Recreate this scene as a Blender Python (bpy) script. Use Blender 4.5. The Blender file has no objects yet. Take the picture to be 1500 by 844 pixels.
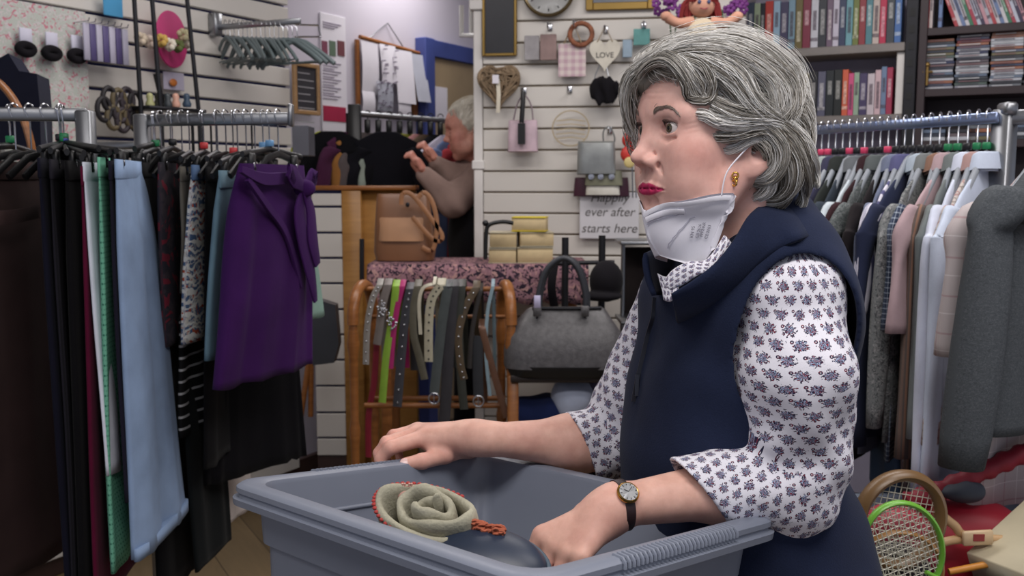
import bpy, math, random
import numpy as np
from mathutils import Vector, Matrix
R = math.radians
SC = bpy.context.scene
COL = SC.collection
random.seed(7); np.random.seed(7)

# ---------------------------------------------------------------- camera
FPX = 1400.0                     # focal length in pixels of the 1500x844 frame
CAMZ = 1.40
PITCH = math.atan((422-265)/FPX)
cd = bpy.data.cameras.new('camera'); cam = bpy.data.objects.new('camera', cd); COL.objects.link(cam)
cam.location = (0, 0, CAMZ); cam.rotation_euler = (math.pi/2-PITCH, 0, 0)
cd.sensor_width = 36; cd.lens = 36*FPX/1500; cd.clip_start = .05
cd.dof.use_dof = True; cd.dof.focus_distance = 1.25; cd.dof.aperture_fstop = 9.0
SC.camera = cam
# ---------------------------------------------------------------- world, lights, exposure
wd = bpy.data.worlds.new('world'); SC.world = wd; wd.use_nodes = True
wd.node_tree.nodes['Background'].inputs[0].default_value = (.80, .84, 1.0, 1)
wd.node_tree.nodes['Background'].inputs[1].default_value = .45
SC.view_settings.view_transform = 'Standard'; SC.view_settings.look = 'None'
SC.view_settings.exposure = 0.0; SC.view_settings.gamma = 1.0; SC.view_settings.use_curve_mapping = False
SC.cycles.use_denoising = True
SC.cycles.max_bounces = 6; SC.cycles.diffuse_bounces = 3; SC.cycles.glossy_bounces = 3; SC.cycles.transmission_bounces = 4; SC.cycles.transparent_max_bounces = 6
CEIL = 2.75
LAMPS = [(-.9, .3, 12), (.5, .35, 27), (1.4, 1.5, 17), (-.6, 2.9, 14), (.9, 2.9, 17), (-.6, 4.9, 18)]   # ceiling fluorescent panels (x, y, watts); the first is added to brighten her face
for i, (x, y, w) in enumerate(LAMPS):
    ld = bpy.data.lights.new('ceiling_panel_light', 'AREA'); ld.shape = 'RECTANGLE'; ld.size = 1.2; ld.size_y = .5
    ld.energy = w; ld.color = (1.0, .955, .94)
    lo_ = bpy.data.objects.new('ceiling_panel_light', ld); lo_.location = (x, y, CEIL-.09); COL.objects.link(lo_)

# ---------------------------------------------------------------- pixel -> place
_f = np.array([0, math.cos(PITCH), -math.sin(PITCH)]); _u = np.array([0, math.sin(PITCH), math.cos(PITCH)]); _r = np.array([1., 0, 0])
def ray(px, py): return _f + _r*((px-750)/FPX) - _u*((py-422)/FPX)
CAM = np.array([0, 0, CAMZ])
def at(px, py, Y):
    d = ray(px, py); return CAM + d*(Y/d[1])
def atz(px, py, z):
    d = ray(px, py); return CAM + d*((z-CAMZ)/d[2])
class Plane:                      # an upright plane: wall, shelf front, panel
    def __init__(s, p, alpha):
        s.p = np.array([p[0], p[1], 0.]); s.a = alpha
        s.t = np.array([math.cos(alpha), math.sin(alpha), 0]); s.n = np.array([math.sin(alpha), -math.cos(alpha), 0])
    def hit(s, px, py, off=0):
        d = ray(px, py); q = s.p + s.n*off
        return CAM + d*(np.dot(q-CAM, s.n)/np.dot(d, s.n))
    def loc(s, P): return float(np.dot(P-s.p, s.t)), float(P[2])
    def w(s, u, z, off=0): return s.p + s.t*u + s.n*off + np.array([0, 0, z])
    def rect(s, x0, y0, x1, y1, off=0):     # local u0,u1,z0,z1 of a picture rectangle
        ym, xm = (y0+y1)/2, (x0+x1)/2
        u0 = s.loc(s.hit(x0, ym, off))[0]; u1 = s.loc(s.hit(x1, ym, off))[0]
        z1 = s.loc(s.hit(xm, y0, off))[1]; z0 = s.loc(s.hit(xm, y1, off))[1]
        return u0, u1, z0, z1

# ---------------------------------------------------------------- things, parts, labels
WM = {}
def thing(name, loc, label, cat, group=None, rz=0):
    o = bpy.data.objects.new(name, None); COL.objects.link(o); o.empty_display_size = .05
    o.location = [float(v) for v in loc]; o.rotation_euler = (0, 0, rz)
    WM[o.name] = Matrix.Translation(o.location) @ Matrix.Rotation(rz, 4, 'Z')
    return tag(o, label, cat, group)
def tag(o, label=None, cat=None, group=None, kind=None):
    if label: o['label'] = label
    if cat: o['category'] = cat
    if group: o['group'] = group
    if kind: o['kind'] = kind
    return o
def new_mesh(name, V, F, mats, parent=None, smooth=True, uv=None, world=True, mi=None, ang=50, col=None):
    V = np.asarray(V, dtype=np.float64)
    if parent is not None and world:
        M = np.array(WM[parent.name].inverted()); V = V @ M[:3, :3].T + M[:3, 3]
    me = bpy.data.meshes.new(name)
    if isinstance(F, np.ndarray):
        me.vertices.add(len(V)); me.vertices.foreach_set('co', V.astype(np.float32).ravel())
        n, k = F.shape
        me.loops.add(n*k); me.loops.foreach_set('vertex_index', F.astype(np.int32).ravel())
        me.polygons.add(n); me.polygons.foreach_set('loop_start', np.arange(0, n*k, k, dtype=np.int32))
        me.polygons.foreach_set('loop_total', np.full(n, k, dtype=np.int32)); me.update(calc_edges=True)
    else:
        me.from_pydata([tuple(v) for v in V], [], F)
    if uv is not None:
        l = me.uv_layers.new(name='UVMap')
        uv = np.asarray(uv, dtype=np.float32)
        if len(uv) == len(V):
            li = np.empty(len(me.loops), dtype=np.int32); me.loops.foreach_get('vertex_index', li); uv = uv[li]
        l.data.foreach_set('uv', uv.ravel())
    if col is not None:
        a = me.color_attributes.new('Col', 'FLOAT_COLOR', 'POINT')
        c = np.ones((len(V), 4), dtype=np.float32); c[:, :3] = col; a.data.foreach_set('color', c.ravel())
    for m in (mats if isinstance(mats, (list, tuple)) else [mats]): me.materials.append(m)
    if mi is not None: me.polygons.foreach_set('material_index', np.asarray(mi, dtype=np.int32))
    if smooth:
        me.polygons.foreach_set('use_smooth', np.ones(len(me.polygons), dtype=bool))
        if ang and len(me.polygons) < 60000: me.set_sharp_from_angle(angle=R(ang))
    me.update()
    o = bpy.data.objects.new(name, me); COL.objects.link(o)
    if parent is not None:
        o.parent = parent; WM[o.name] = WM[parent.name].copy()
    else: WM[o.name] = Matrix.Identity(4)
    return o
def struct(o): o['kind'] = 'structure'; return o

class MB:
    def __init__(s): s.V = []; s.F = []; s.UV = []; s.MI = []; s.m = 0
    def add(s, vs, fs, uv=None):
        b = len(s.V); s.V += [tuple(map(float, v)) for v in vs]; s.F += [tuple(b+i for i in f) for f in fs]
        s.UV += [tuple(map(float, q)) for q in uv] if uv is not None else [(0., 0.)]*len(vs); s.MI += [s.m]*len(fs)
        return s
    def box(s, c, d, rz=0, bev=0, M=None):
        hx, hy, hz = d[0]/2, d[1]/2, d[2]/2
        b = min(bev, hx*.9, hy*.9, hz*.9)
        vs = []; fs = []
        if b <= 0:
            vs = [(x, y, z) for z in (-hz, hz) for y in (-hy, hy) for x in (-hx, hx)]
            fs = [(0, 2, 3, 1), (4, 5, 7, 6), (0, 1, 5, 4), (2, 6, 7, 3), (0, 4, 6, 2), (1, 3, 7, 5)]
        else:
            def ring(ax, ay, z): 
                return [(-ax+b, -ay, z), (ax-b, -ay, z), (ax, -ay+b, z), (ax, ay-b, z), (ax-b, ay, z), (-ax+b, ay, z), (-ax, ay-b, z), (-ax, -ay+b, z)]
            def inner(z): return [(-hx+b, -hy+b, z), (hx-b, -hy+b, z), (hx-b, -hy+b, z), (hx-b, hy-b, z), (hx-b, hy-b, z), (-hx+b, hy-b, z), (-hx+b, hy-b, z), (-hx+b, -hy+b, z)]
            rs = [inner(-hz), ring(hx, hy, -hz+b), ring(hx, hy, hz-b), inner(hz)]
            for r_ in rs: vs += r_
            for k in range(3):
                for i in range(8):
                    j = (i+1) % 8; fs.append((k*8+i, k*8+j, k*8+8+j, k*8+8+i))
            fs.append(tuple(range(7, -1, -1))); fs.append(tuple(range(24, 32)))
        Mx = (Matrix.Translation([float(v) for v in c]) @ Matrix.Rotation(rz, 4, 'Z')) if M is None else M
        return s.add([Mx @ Vector(v) for v in vs], fs)
    def pbox(s, P, u0, u1, z0, z1, d0, d1, bev=0):      # box on a Plane
        c = P.w((u0+u1)/2, (z0+z1)/2, (d0+d1)/2)
        return s.box(c, (abs(u1-u0), abs(d1-d0), abs(z1-z0)), rz=P.a, bev=bev)
    def tube(s, path, r, n=8, flat=None, closed=False, up=(0, 0, 1)):
        P = [Vector([float(v) for v in p]) for p in path]; K = len(P)
        rr = r if isinstance(r, (list, tuple, np.ndarray)) else [r]*K
        vs = []; upv = Vector(up); prev = None
        for k in range(K):
            if closed: T = P[(k+1) % K]-P[k-1]
            else: T = P[min(k+1, K-1)]-P[max(k-1, 0)]
            if T.length < 1e-9: T = Vector((0, 0, 1))
            T.normalize()
            if prev is None:
                A = upv.cross(T)
                if A.length < .1: A = Vector((1, 0, 0)).cross(T)
                if A.length < .1: A = Vector((0, 1, 0)).cross(T)
            else: A = prev - T*prev.dot(T)
            A.normalize(); prev = A; B = T.cross(A)
            for i in range(n):
                t = 2*math.pi*i/n; f = flat or 1
                vs.append(P[k]+A*math.cos(t)*rr[k]+B*math.sin(t)*rr[k]*f)
        fs = []
        for k in range(K if closed else K-1):
            k2 = (k+1) % K
            for i in range(n): fs.append((k*n+i, k*n+(i+1) % n, k2*n+(i+1) % n, k2*n+i))
        if not closed: fs.append(tuple(range(n-1, -1, -1))); fs.append(tuple(range((K-1)*n, K*n)))
        return s.add(vs, fs)
    def strap(s, path, w, t, side):                    # flat band: width w along vectors side[k]
        P = [np.array(p, float) for p in path]; K = len(P); vs = []
        for k in range(K):
            T = P[min(k+1, K-1)]-P[max(k-1, 0)]; T /= np.linalg.norm(T)+1e-9
            S = np.array(side[k] if isinstance(side[0], (list, tuple, np.ndarray)) else side, float); S = S-T*np.dot(S, T); S /= np.linalg.norm(S)+1e-9
            Nn = np.cross(T, S); ww = w[k] if isinstance(w, (list, tuple)) else w
            for a, b in ((-1, -.6), (-.9, -1), (.9, -1), (1, -.6), (1, .6), (.9, 1), (-.9, 1), (-1, .6)): vs.append(P[k]+S*a*ww/2+Nn*b*t/2)
        fs = []
        for k in range(K-1):
            for i in range(8): fs.append((k*8+i, k*8+(i+1) % 8, k*8+8+(i+1) % 8, k*8+8+i))
        fs.append(tuple(range(7, -1, -1))); fs.append(tuple(range((K-1)*8, K*8)))
        return s.add(vs, fs)
    def lathe(s, prof, c=(0, 0, 0), n=24, axis=None, M=None):
        Mx = M if M is not None else Matrix.Translation([float(v) for v in c])
        vs = []; fs = []; K = len(prof)
        for r_, z in prof:
            for i in range(n): t = 2*math.pi*i/n; vs.append(Mx @ Vector((r_*math.cos(t), r_*math.sin(t), z)))
        for k in range(K-1):
            for i in range(n): fs.append((k*n+i, k*n+(i+1) % n, k*n+n+(i+1) % n, k*n+n+i))
        if prof[0][0] > 1e-6: fs.append(tuple(range(n-1, -1, -1)))
        if prof[-1][0] > 1e-6: fs.append(tuple(range((K-1)*n, K*n)))
        return s.add(vs, fs)
    def prism(s, pts, d, M):                            # polygon in local xz, extruded along local y by +-d/2
        n = len(pts)
        vs = [M @ Vector((x, -d/2, z)) for x, z in pts]+[M @ Vector((x, d/2, z)) for x, z in pts]
        fs = [tuple(range(n)), tuple(range(2*n-1, n-1, -1))]+[(i, n+i, n+(i+1) % n, (i+1) % n) for i in range(n)]
        return s.add(vs, fs)
    def ellip(s, c, r, M=None, n=16, m=10):
        vs = []; fs = []
        Mx = (Matrix.Translation([float(v) for v in c])) @ (M if M is not None else Matrix.Identity(4))
        rr = r if isinstance(r, (list, tuple)) else (r, r, r)
        vs.append(Mx @ Vector((0, 0, -rr[2])))
        for k in range(1, m):
            p = -math.pi/2+math.pi*k/m
            for i in range(n): t = 2*math.pi*i/n; vs.append(Mx @ Vector((rr[0]*math.cos(p)*math.cos(t), rr[1]*math.cos(p)*math.sin(t), rr[2]*math.sin(p))))
        vs.append(Mx @ Vector((0, 0, rr[2])))
        for i in range(n): fs.append((0, 1+(i+1) % n, 1+i))
        for k in range(m-2):
            for i in range(n): a = 1+k*n; fs.append((a+i, a+(i+1) % n, a+n+(i+1) % n, a+n+i))
        a = 1+(m-2)*n; L = len(vs)-1
        for i in range(n): fs.append((a+i, a+(i+1) % n, L))
        return s.add(vs, fs)
    def loft(s, rings, uvs=None, caps=True):
        n = len(rings[0]); K = len(rings); vs = [p for r_ in rings for p in r_]; fs = []
        for k in range(K-1):
            for i in range(n): fs.append((k*n+i, k*n+(i+1) % n, k*n+n+(i+1) % n, k*n+n+i))
        if caps: fs.append(tuple(range(n-1, -1, -1))); fs.append(tuple(range((K-1)*n, K*n)))
        return s.add(vs, fs, [q for u in uvs for q in u] if uvs else None)
    def build(s, name, mat, parent=None, smooth=True, world=True, ang=50):
        return new_mesh(name, s.V, s.F, mat, parent, smooth, uv=s.UV, world=world, mi=s.MI if isinstance(mat, (list, tuple)) else None, ang=ang)
def torus(mb, c, Rr, r, M=None, n=32, m=8, sx=1, sz=1):   # ring in local xz
    pts = []
    Mx = Matrix.Translation([float(v) for v in c]) @ (M if M is not None else Matrix.Identity(4))
    for i in range(n): t = 2*math.pi*i/n; pts.append(Mx @ Vector((Rr*sx*math.cos(t), 0, Rr*sz*math.sin(t))))
    return mb.tube(pts, r, n=m, closed=True, up=Mx.to_3x3() @ Vector((0, 1, 0)))
def spline(pts, n):
    P = np.array(pts, float); K = len(P); out = []
    for q in np.linspace(0, K-1-1e-6, n):
        i = int(q); t = q-i
        p0, p1, p2, p3 = P[max(i-1, 0)], P[i], P[min(i+1, K-1)], P[min(i+2, K-1)]
        out.append(.5*((2*p1)+(-p0+p2)*t+(2*p0-5*p1+4*p2-p3)*t*t+(-p0+3*p1-3*p2+p3)*t**3))
    return np.array(out)

# ---------------------------------------------------------------- materials
def lin(c):
    return tuple((v/12.92 if v <= .04045 else ((v+.055)/1.055)**2.4) for v in (x/255 for x in c))+(1.,)
_mc = {}
class NT:
    def __init__(s, name):
        s.m = bpy.data.materials.new(name); s.m.use_nodes = True; s.t = s.m.node_tree; s.N = s.t.nodes; s.b = s.N['Principled BSDF']; s.out = s.N['Material Output']
    def n(s, typ, **kw):
        x = s.N.new(typ)
        for k, v in kw.items(): setattr(x, k, v)
        return x
    def L(s, a, b): s.t.links.new(a, b)
    def m2(s, op, a, b=None, c=None):
        x = s.n('ShaderNodeMath', operation=op)
        for i, v in enumerate((a, b, c)):
            if v is None: continue
            if isinstance(v, (int, float)): x.inputs[i].default_value = v
            else: s.L(v, x.inputs[i])
        return x.outputs[0]
    def mix(s, f, a, b):
        x = s.n('ShaderNodeMix', data_type='RGBA')
        for i, v in ((0, f), (6, a), (7, b)):
            if isinstance(v, (int, float)): x.inputs[i].default_value = v
            elif isinstance(v, tuple): x.inputs[i].default_value = v
            else: s.L(v, x.inputs[i])
        return x.outputs[2]
    def tc(s, k='Object'): return s.n('ShaderNodeTexCoord').outputs[k]
    def noise(s, v, scale, detail=3, rough=.5, dist=0):
        x = s.n('ShaderNodeTexNoise'); s.L(v, x.inputs['Vector']); x.inputs['Scale'].default_value = scale
        x.inputs['Detail'].default_value = detail; x.inputs['Roughness'].default_value = rough; x.inputs['Distortion'].default_value = dist
        return x.outputs['Fac'], x.outputs['Color']
    def ramp(s, f, stops, const=False):
        x = s.n('ShaderNodeValToRGB'); s.L(f, x.inputs[0]); e = x.color_ramp.elements
        if const: x.color_ramp.interpolation = 'CONSTANT'
        while len(e) < len(stops): e.new(.5)
        for i, (p, c) in enumerate(stops): e[i].position = p; e[i].color = c
        return x.outputs[0]
    def bump(s, f, st, dist=.002):
        x = s.n('ShaderNodeBump'); x.inputs['Strength'].default_value = st; x.inputs['Distance'].default_value = dist
        s.L(f, x.inputs['Height']); s.L(x.outputs[0], s.b.inputs['Normal'])
    def xyz(s, v):
        x = s.n('ShaderNodeSeparateXYZ'); s.L(v, x.inputs[0]); return x.outputs
    def base(s, c):
        if isinstance(c, tuple): s.b.inputs['Base Color'].default_value = c
        else: s.L(c, s.b.inputs['Base Color'])
    def set(s, **kw):
        for k, v in kw.items(): s.b.inputs[k.replace('_', ' ')].default_value = v
        return s
def mat(name, rgb, rough=.6, metal=0, var=.12, vs=6, bump=0, bs=400, **kw):
    key = (name, rgb, rough, metal, var, vs, bump, bs, tuple(sorted(kw.items())))
    if key in _mc: return _mc[key]
    t = NT(name); c = lin(rgb); v = t.tc()
    f, _ = t.noise(v, vs, 4)
    dk = tuple(x*(1-var) for x in c[:3])+(1,); lt = tuple(min(1, x*(1+var)) for x in c[:3])+(1,)
    t.base(t.ramp(f, [(.3, dk), (.7, lt)]))
    t.set(Roughness=rough, Metallic=metal)
    if bump: g, _ = t.noise(v, bs, 2); t.bump(g, bump)
    for k, x in kw.items(): t.b.inputs[k.replace('_', ' ')].default_value = x
    _mc[key] = t.m; return t.m
def fabric(name, rgb, rough=.9, weave=900, bump=.25, var=.1): 
    key = ('fab', name, rgb)
    if key in _mc: return _mc[key]
    t = NT(name); c = lin(rgb); v = t.tc()
    f, _ = t.noise(v, 9, 5); g, _ = t.noise(v, weave, 2)
    s_ = t.m2('ADD', t.m2('MULTIPLY', f, .7), t.m2('MULTIPLY', g, .3))
    dk = tuple(x*(1-var*1.6) for x in c[:3])+(1,); lt = tuple(min(1, x*(1+var*1.6)) for x in c[:3])+(1,)
    t.base(t.ramp(s_, [(.35, dk), (.65, lt)])); t.set(Roughness=rough); t.b.inputs['Specular IOR Level'].default_value = .12
    t.b.inputs['Sheen Weight'].default_value = .04; t.b.inputs['Sheen Roughness'].default_value = .5
    t.bump(g, bump, .0008); _mc[key] = t.m; return t.m
def patfab(name, kind, c0, c1, c2=None, s=.02, w=.3):
    """patterned cloth on garment UVs (metres): stripes, check, plaid, dots, blotch"""
    key = ('pat', name, kind, c0, c1, c2, s, w)
    if key in _mc: return _mc[key]
    t = NT(name); uv = t.tc('UV'); x, y, _ = t.xyz(uv)
    A, B = lin(c0), lin(c1); D = lin(c2) if c2 else B
    fr = lambda a, k, o=0: t.m2('FRACT', t.m2('ADD', t.m2('DIVIDE', a, k), 100.0+o))
    if kind == 'stripes': col = t.mix(t.m2('LESS_THAN', fr(x, s), w), A, B)
    elif kind == 'hstripes': col = t.mix(t.m2('LESS_THAN', fr(y, s), w), A, B)
    elif kind == 'check':
        a = t.m2('LESS_THAN', fr(x, s), w); b = t.m2('LESS_THAN', fr(y, s), w)
        col = t.mix(t.m2('MULTIPLY', t.m2('ADD', a, b), .5), A, B)
    elif kind == 'plaid':
        a = t.m2('LESS_THAN', fr(x, s), w); b = t.m2('LESS_THAN', fr(y, s), w)
        a2 = t.m2('LESS_THAN', fr(x, s, .45), w*.6); b2 = t.m2('LESS_THAN', fr(y, s, .45), w*.6)
        col = t.mix(t.m2('MULTIPLY', t.m2('MAXIMUM', a, b), .55), A, B); col = t.mix(t.m2('MULTIPLY', t.m2('MAXIMUM', a2, b2), .7), col, D)
    elif kind == 'dots':
        row = t.m2('FLOOR', t.m2('DIVIDE', y, s)); off = t.m2('MULTIPLY', t.m2('PINGPONG', row, 1.0), .5)
        px = t.m2('SUBTRACT', t.m2('FRACT', t.m2('ADD', t.m2('DIVIDE', x, s), t.m2('ADD', off, 100.0))), .5); py = t.m2('SUBTRACT', fr(y, s), .5)
        r2 = t.m2('ADD', t.m2('MULTIPLY', px, px), t.m2('MULTIPLY', py, py)); col = t.mix(t.m2('LESS_THAN', r2, w*w), A, B)
    else:
        f, _ = t.noise(uv, 1/s, 3, .6, 1.2); g, _ = t.noise(uv, .6/s, 2, .5, 2.0)
        col = t.mix(t.m2('GREATER_THAN', f, .5+w*.12), A, B); col = t.mix(t.m2('GREATER_THAN', g, .6), col, D)
        if kind == 'swirl':
            wv = t.n('ShaderNodeTexWave', wave_type='RINGS'); t.L(uv, wv.inputs['Vector']); wv.inputs['Scale'].default_value = .35/s; wv.inputs['Distortion'].default_value = 9; wv.inputs['Detail'].default_value = 2; wv.inputs['Detail Scale'].default_value = 1.5
            col = t.mix(t.m2('GREATER_THAN', wv.outputs['Fac'], .62), col, lin((205, 205, 200)))
    t.base(col); t.set(Roughness=.9); t.b.inputs['Specular IOR Level'].default_value = .2
    g, _ = t.noise(t.tc(), 900, 2); t.bump(g, .25, .0008)
    _mc[key] = t.m; return t.m
def wood(name, rgb, rgb2, rough=.4, scale=(2, 2, 14), rot=0):
    key = ('wood', name, rgb)
    if key in _mc: return _mc[key]
    t = NT(name); mp = t.n('ShaderNodeMapping'); t.L(t.tc(), mp.inputs[0]); mp.inputs['Scale'].default_value = scale
    f, _ = t.noise(mp.outputs[0], 4, 5, .6, .6)
    t.base(t.ramp(f, [(.3, lin(rgb)), (.7, lin(rgb2))])); t.set(Roughness=rough); _mc[key] = t.m; return t.m
CHROME = mat('chrome', (190, 192, 198), .22, 1.0, var=.03)
STEEL = mat('brushed_steel', (150, 152, 156), .38, 1.0, var=.05)
DKMETAL = mat('dark_metal', (42, 42, 46), .45, .6)
BLKPLA = mat('black_plastic', (20, 20, 22), .4)
WHTPLA = mat('white_plastic', (225, 225, 222), .4, var=.03)
GREYPLA = mat('grey_plastic', (140, 148, 150), .45)
GREYHANG = mat('grey_hanger_plastic', (96, 108, 110), .4)
PALEPLA = mat('pale_hanger_plastic', (150, 156, 164), .4)
PINE = wood('varnished_pine', (126, 76, 34), (158, 100, 50), .35)
PAPER = mat('paper', (222, 218, 226), .85, var=.03)
BLACKINK = mat('black_ink', (28, 28, 32), .8)
# ================================================================ the setting
def floor_mat():
    t = NT('laminate_floor'); v = t.tc()
    br = t.n('ShaderNodeTexBrick'); mp = t.n('ShaderNodeMapping'); t.L(v, mp.inputs[0]); mp.inputs['Rotation'].default_value = (0, 0, R(60))
    t.L(mp.outputs[0], br.inputs[0]); br.inputs['Scale'].default_value = 1; br.inputs['Brick Width'].default_value = 1.2; br.inputs['Row Height'].default_value = .19
    br.inputs['Mortar Size'].default_value = .002; br.inputs['Color1'].default_value = lin((128, 108, 78)); br.inputs['Color2'].default_value = lin((106, 88, 60)); br.inputs['Mortar'].default_value = lin((50, 40, 28))
    m3 = t.n('ShaderNodeMapping'); t.L(mp.outputs[0], m3.inputs[0]); m3.inputs['Scale'].default_value = (1.5, 12, 1)
    f, _ = t.noise(m3.outputs[0], 3, 5, .6, .8)
    t.base(t.mix(t.m2('MULTIPLY', f, .6), br.outputs[0], lin((70, 58, 40)))); t.set(Roughness=.4); return t.m
WALLP = mat('painted_wall', (196, 190, 202), .8, var=.04, vs=2, bump=.05, bs=60)
SLATM = mat('slatwall_laminate', (208, 203, 196), .45, var=.03, vs=2)
NAVYIN = mat('blue_slat_insert', (38, 48, 110), .5)
GROOVE = mat('tan_slat_groove', (168, 150, 128), .6)
fm = MB(); fm.add([(-5, -1.5, 0), (5, -1.5, 0), (5, 8, 0), (-5, 8, 0)], [(0, 1, 2, 3)]); struct(fm.build('floor', floor_mat(), smooth=False))
fm = MB(); fm.box((0, 3.2, CEIL+.05), (10, 9.6, .1)); struct(fm.build('ceiling', mat('ceiling_white', (215, 215, 215), .9), smooth=False))
for i, (x, y, w) in enumerate(LAMPS):
    o = thing('ceiling_lamp', (x, y, CEIL), 'white rectangular ceiling lamp, out of the frame above %s' % ('the brown trousers, added face light', 'the grey tub', 'the shirts rack', 'the belt stand', 'the partition', 'the blue door frame')[i], 'lamp', 'ceiling lamps')
    m = MB(); m.box((x, y, CEIL-.03), (1.3, .6, .06), bev=.008); m.build('lamp_housing', WHTPLA, o)

WL = Plane((-3.452+.571*4, 4.0), math.atan2(1, .571))       # left wall
PB = Plane((-.155, 4.05), R(-8))                              # slatted partition behind the woman
BS = Plane((1.01, 4.15), R(-27))                              # book shelves
m = MB(); m.pbox(WL, -3.6, 3.2, 0, CEIL, -.16, -.06); struct(m.build('wall_left', WALLP, smooth=False))
m = MB(); m.box((1.0, 6.4, CEIL/2), (6, .12, CEIL)); struct(m.build('wall_back', WALLP, smooth=False))
m = MB(); m.pbox(BS, -.9, 2.6, 0, CEIL, -.50, -.40); struct(m.build('wall_right', WALLP, smooth=False))
m = MB(); m.pbox(WL, -3.6, 1.2, 0, .1, -.06, -.035, .004); struct(m.build('baseboard_left', mat('dark_skirting', (60, 40, 36), .5), smooth=False))
# blue grooved slatwall on the left wall
uend = WL.loc(WL.hit(428, 120))[0]
o = thing('slatwall_panel', WL.w(-1, 0), 'white slatted wall panel with blue grooves behind the left clothes racks', 'wall panel')
m = MB(); z = .14
sp = .0875; z0 = WL.loc(WL.hit(300, 112))[1]; z0 -= math.floor(z0/sp)*sp
while z0 < 2.6:
    m.pbox(WL, -3.2, uend, z0+.006, z0+sp-.006, -.04, -.012, .003); z0 += sp
m.build('slat_board', SLATM, o, smooth=False)
m = MB(); m.pbox(WL, -3.2, uend, .1, 2.65, -.058, -.040); m.build('groove_backing', NAVYIN, o, smooth=False)
# partition
uR = PB.loc(PB.hit(1092, 60))[0]
o = thing('slatwall_partition', PB.w(.5, 0), 'cream slatted display partition directly behind the woman', 'wall panel')
m = MB(); sp = PB.loc(PB.hit(760, 220))[1]-PB.loc(PB.hit(760, 251))[1]; z0 = PB.loc(PB.hit(760, 251))[1]; z0 -= math.floor(z0/sp)*sp
while z0 < 2.6:
    m.pbox(PB, .035, uR, z0+.0035, z0+sp-.0035, -.016, 0, .003); z0 += sp
m.build('slat_board', SLATM, o, smooth=False)
m = MB(); m.pbox(PB, .03, uR, .02, 2.62, -.05, -.016); m.build('groove_backing', GROOVE, o, smooth=False)
m = MB(); m.pbox(PB, -.005, .033, 0, 2.65, -.055, .006, .004); zz = PB.loc(PB.hit(700, 246))[1]; m.pbox(PB, -.012, .04, zz-.006, zz+.03, -.05, .012, .003)
zz = PB.loc(PB.hit(700, 8))[1]; m.pbox(PB, -.02, .045, zz-.02, zz+.02, -.05, .02, .004); m.build('edge_post', mat('cream_post', (214, 210, 206), .4), o, smooth=False)
# door on the left wall
def wl(x, y, off=0): return WL.loc(WL.hit(x, y, off))
u0, u1 = wl(622, 150)[0], wl(636, 150)[0]; zt = wl(630, 56)[1]
d = MB(); d.pbox(WL, u0, u1, 0, zt, -.06, .01, .004); d.pbox(WL, u1, u1+1.0, zt-.09, zt, -.06, -.01, .004)
BLUEP = mat('blue_paint', (58, 70, 130), .5)
o = d.build('door_1', [BLUEP], smooth=False); struct(o)
d = MB(); d.pbox(WL, u1, u1+.9, .01, zt-.09, -.058, -.03, .003)
dp = d.build('door_leaf', mat('tan_door', (158, 138, 108), .6, var=.06), o, smooth=False)
d = MB(); q = wl(643, 126); q2 = wl(661, 168); d.pbox(WL, q[0], q2[0], q2[1]-.02, q[1], -.03, -.025); d.build('door_notice', PAPER, o, smooth=False)
# pipes up in the corner
m = MB(); a = at(676, 8, 4.6); b = at(676, 52, 4.6); c = at(700, 52, 4.5)
m.tube([a, b, c], .012, 10); m.tube([at(690, -10, 4.6), at(690, 52, 4.6)], .01, 10); tag(m.build('heating_pipe', WHTPLA), 'white pipes running down beside the partition, above the doorway', 'pipe')

# ================================================================ the grey storage tub
RZ = 1.0                                              # rim height
TA = -.764; hx, hy = .2719, .2366                  # it is tipped a little away from the camera
LX, LY = 2*hx, 2*hy
TM = Matrix.Translation((-.0145, 1.180, RZ)) @ Matrix.Rotation(.0537, 4, 'Y') @ Matrix.Rotation(-.1179, 4, 'X') @ Matrix.Rotation(TA, 4, 'Z')
tubc = (-.0145, 1.180)
# local corners: left (-x,-y), back (-x,+y), right (+x,+y), front (+x,-y)
def tubp(x, y, z): return np.array(TM @ Vector((x, y, z-RZ)))
TR = TM.to_3x3().to_4x4()
def tbox(mb, c, d, bev=.002): return mb.box(None, d, bev=bev, M=Matrix.Translation([float(v) for v in tubp(*c)]) @ TR)
def rrect(hx, hy, r, z, n=7):
    out = []
    for cx, cy, a0 in ((hx-r, hy-r, 0), (-hx+r, hy-r, 90), (-hx+r, -hy+r, 180), (hx-r, -hy+r, 270)):
        for k in range(n): a = R(a0+90*k/(n-1)); out.append(TM @ Vector((cx+r*math.cos(a), cy+r*math.sin(a), z-RZ)))
    return out
TUBM = mat('grey_tub_plastic', (118, 124, 138), .42, var=.05, vs=8, bump=.04, bs=900)
tub = thing('storage_tub', (tubc[0], tubc[1], RZ-.33), 'large grey plastic storage tub the woman leans over in the foreground', 'storage tub')
prof = [(-.004, -.028, .042), (0, -.027, .042), (.001, -.019, .042), (-.004, -.017, .042), (-.005, -.014, .042), (-.002, -.011, .042), (-.002, -.005, .042), (-.006, -.001, .042), (-.012, 0, .040), (-.024, 0, .037), (-.030, -.002, .034), (-.033, -.008, .032), (-.034, -.05, .03), (-.040, -.062, .03), (-.043, -.13, .03), (-.050, -.14, .03), (-.072, -.322, .03), (-.085, -.325, .025)]
rings = [rrect(hx+a, hy+a, r, RZ+z) for a, z, r in prof]
inn = rings[:]
outp = [(-.004, -.028), (-.0255, -.029), (-.030, -.075), (-.036, -.078), (-.044, -.20), (-.05, -.205), (-.066, -.33), (-.09, -.33)]
outr = [rrect(hx+a, hy+a, .038, RZ+z) for a, z in outp]
m = MB(); m.loft(outr[::-1]+rings[1:], caps=True); ob = m.build('tub_body', TUBM, tub, ang=40)
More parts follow.
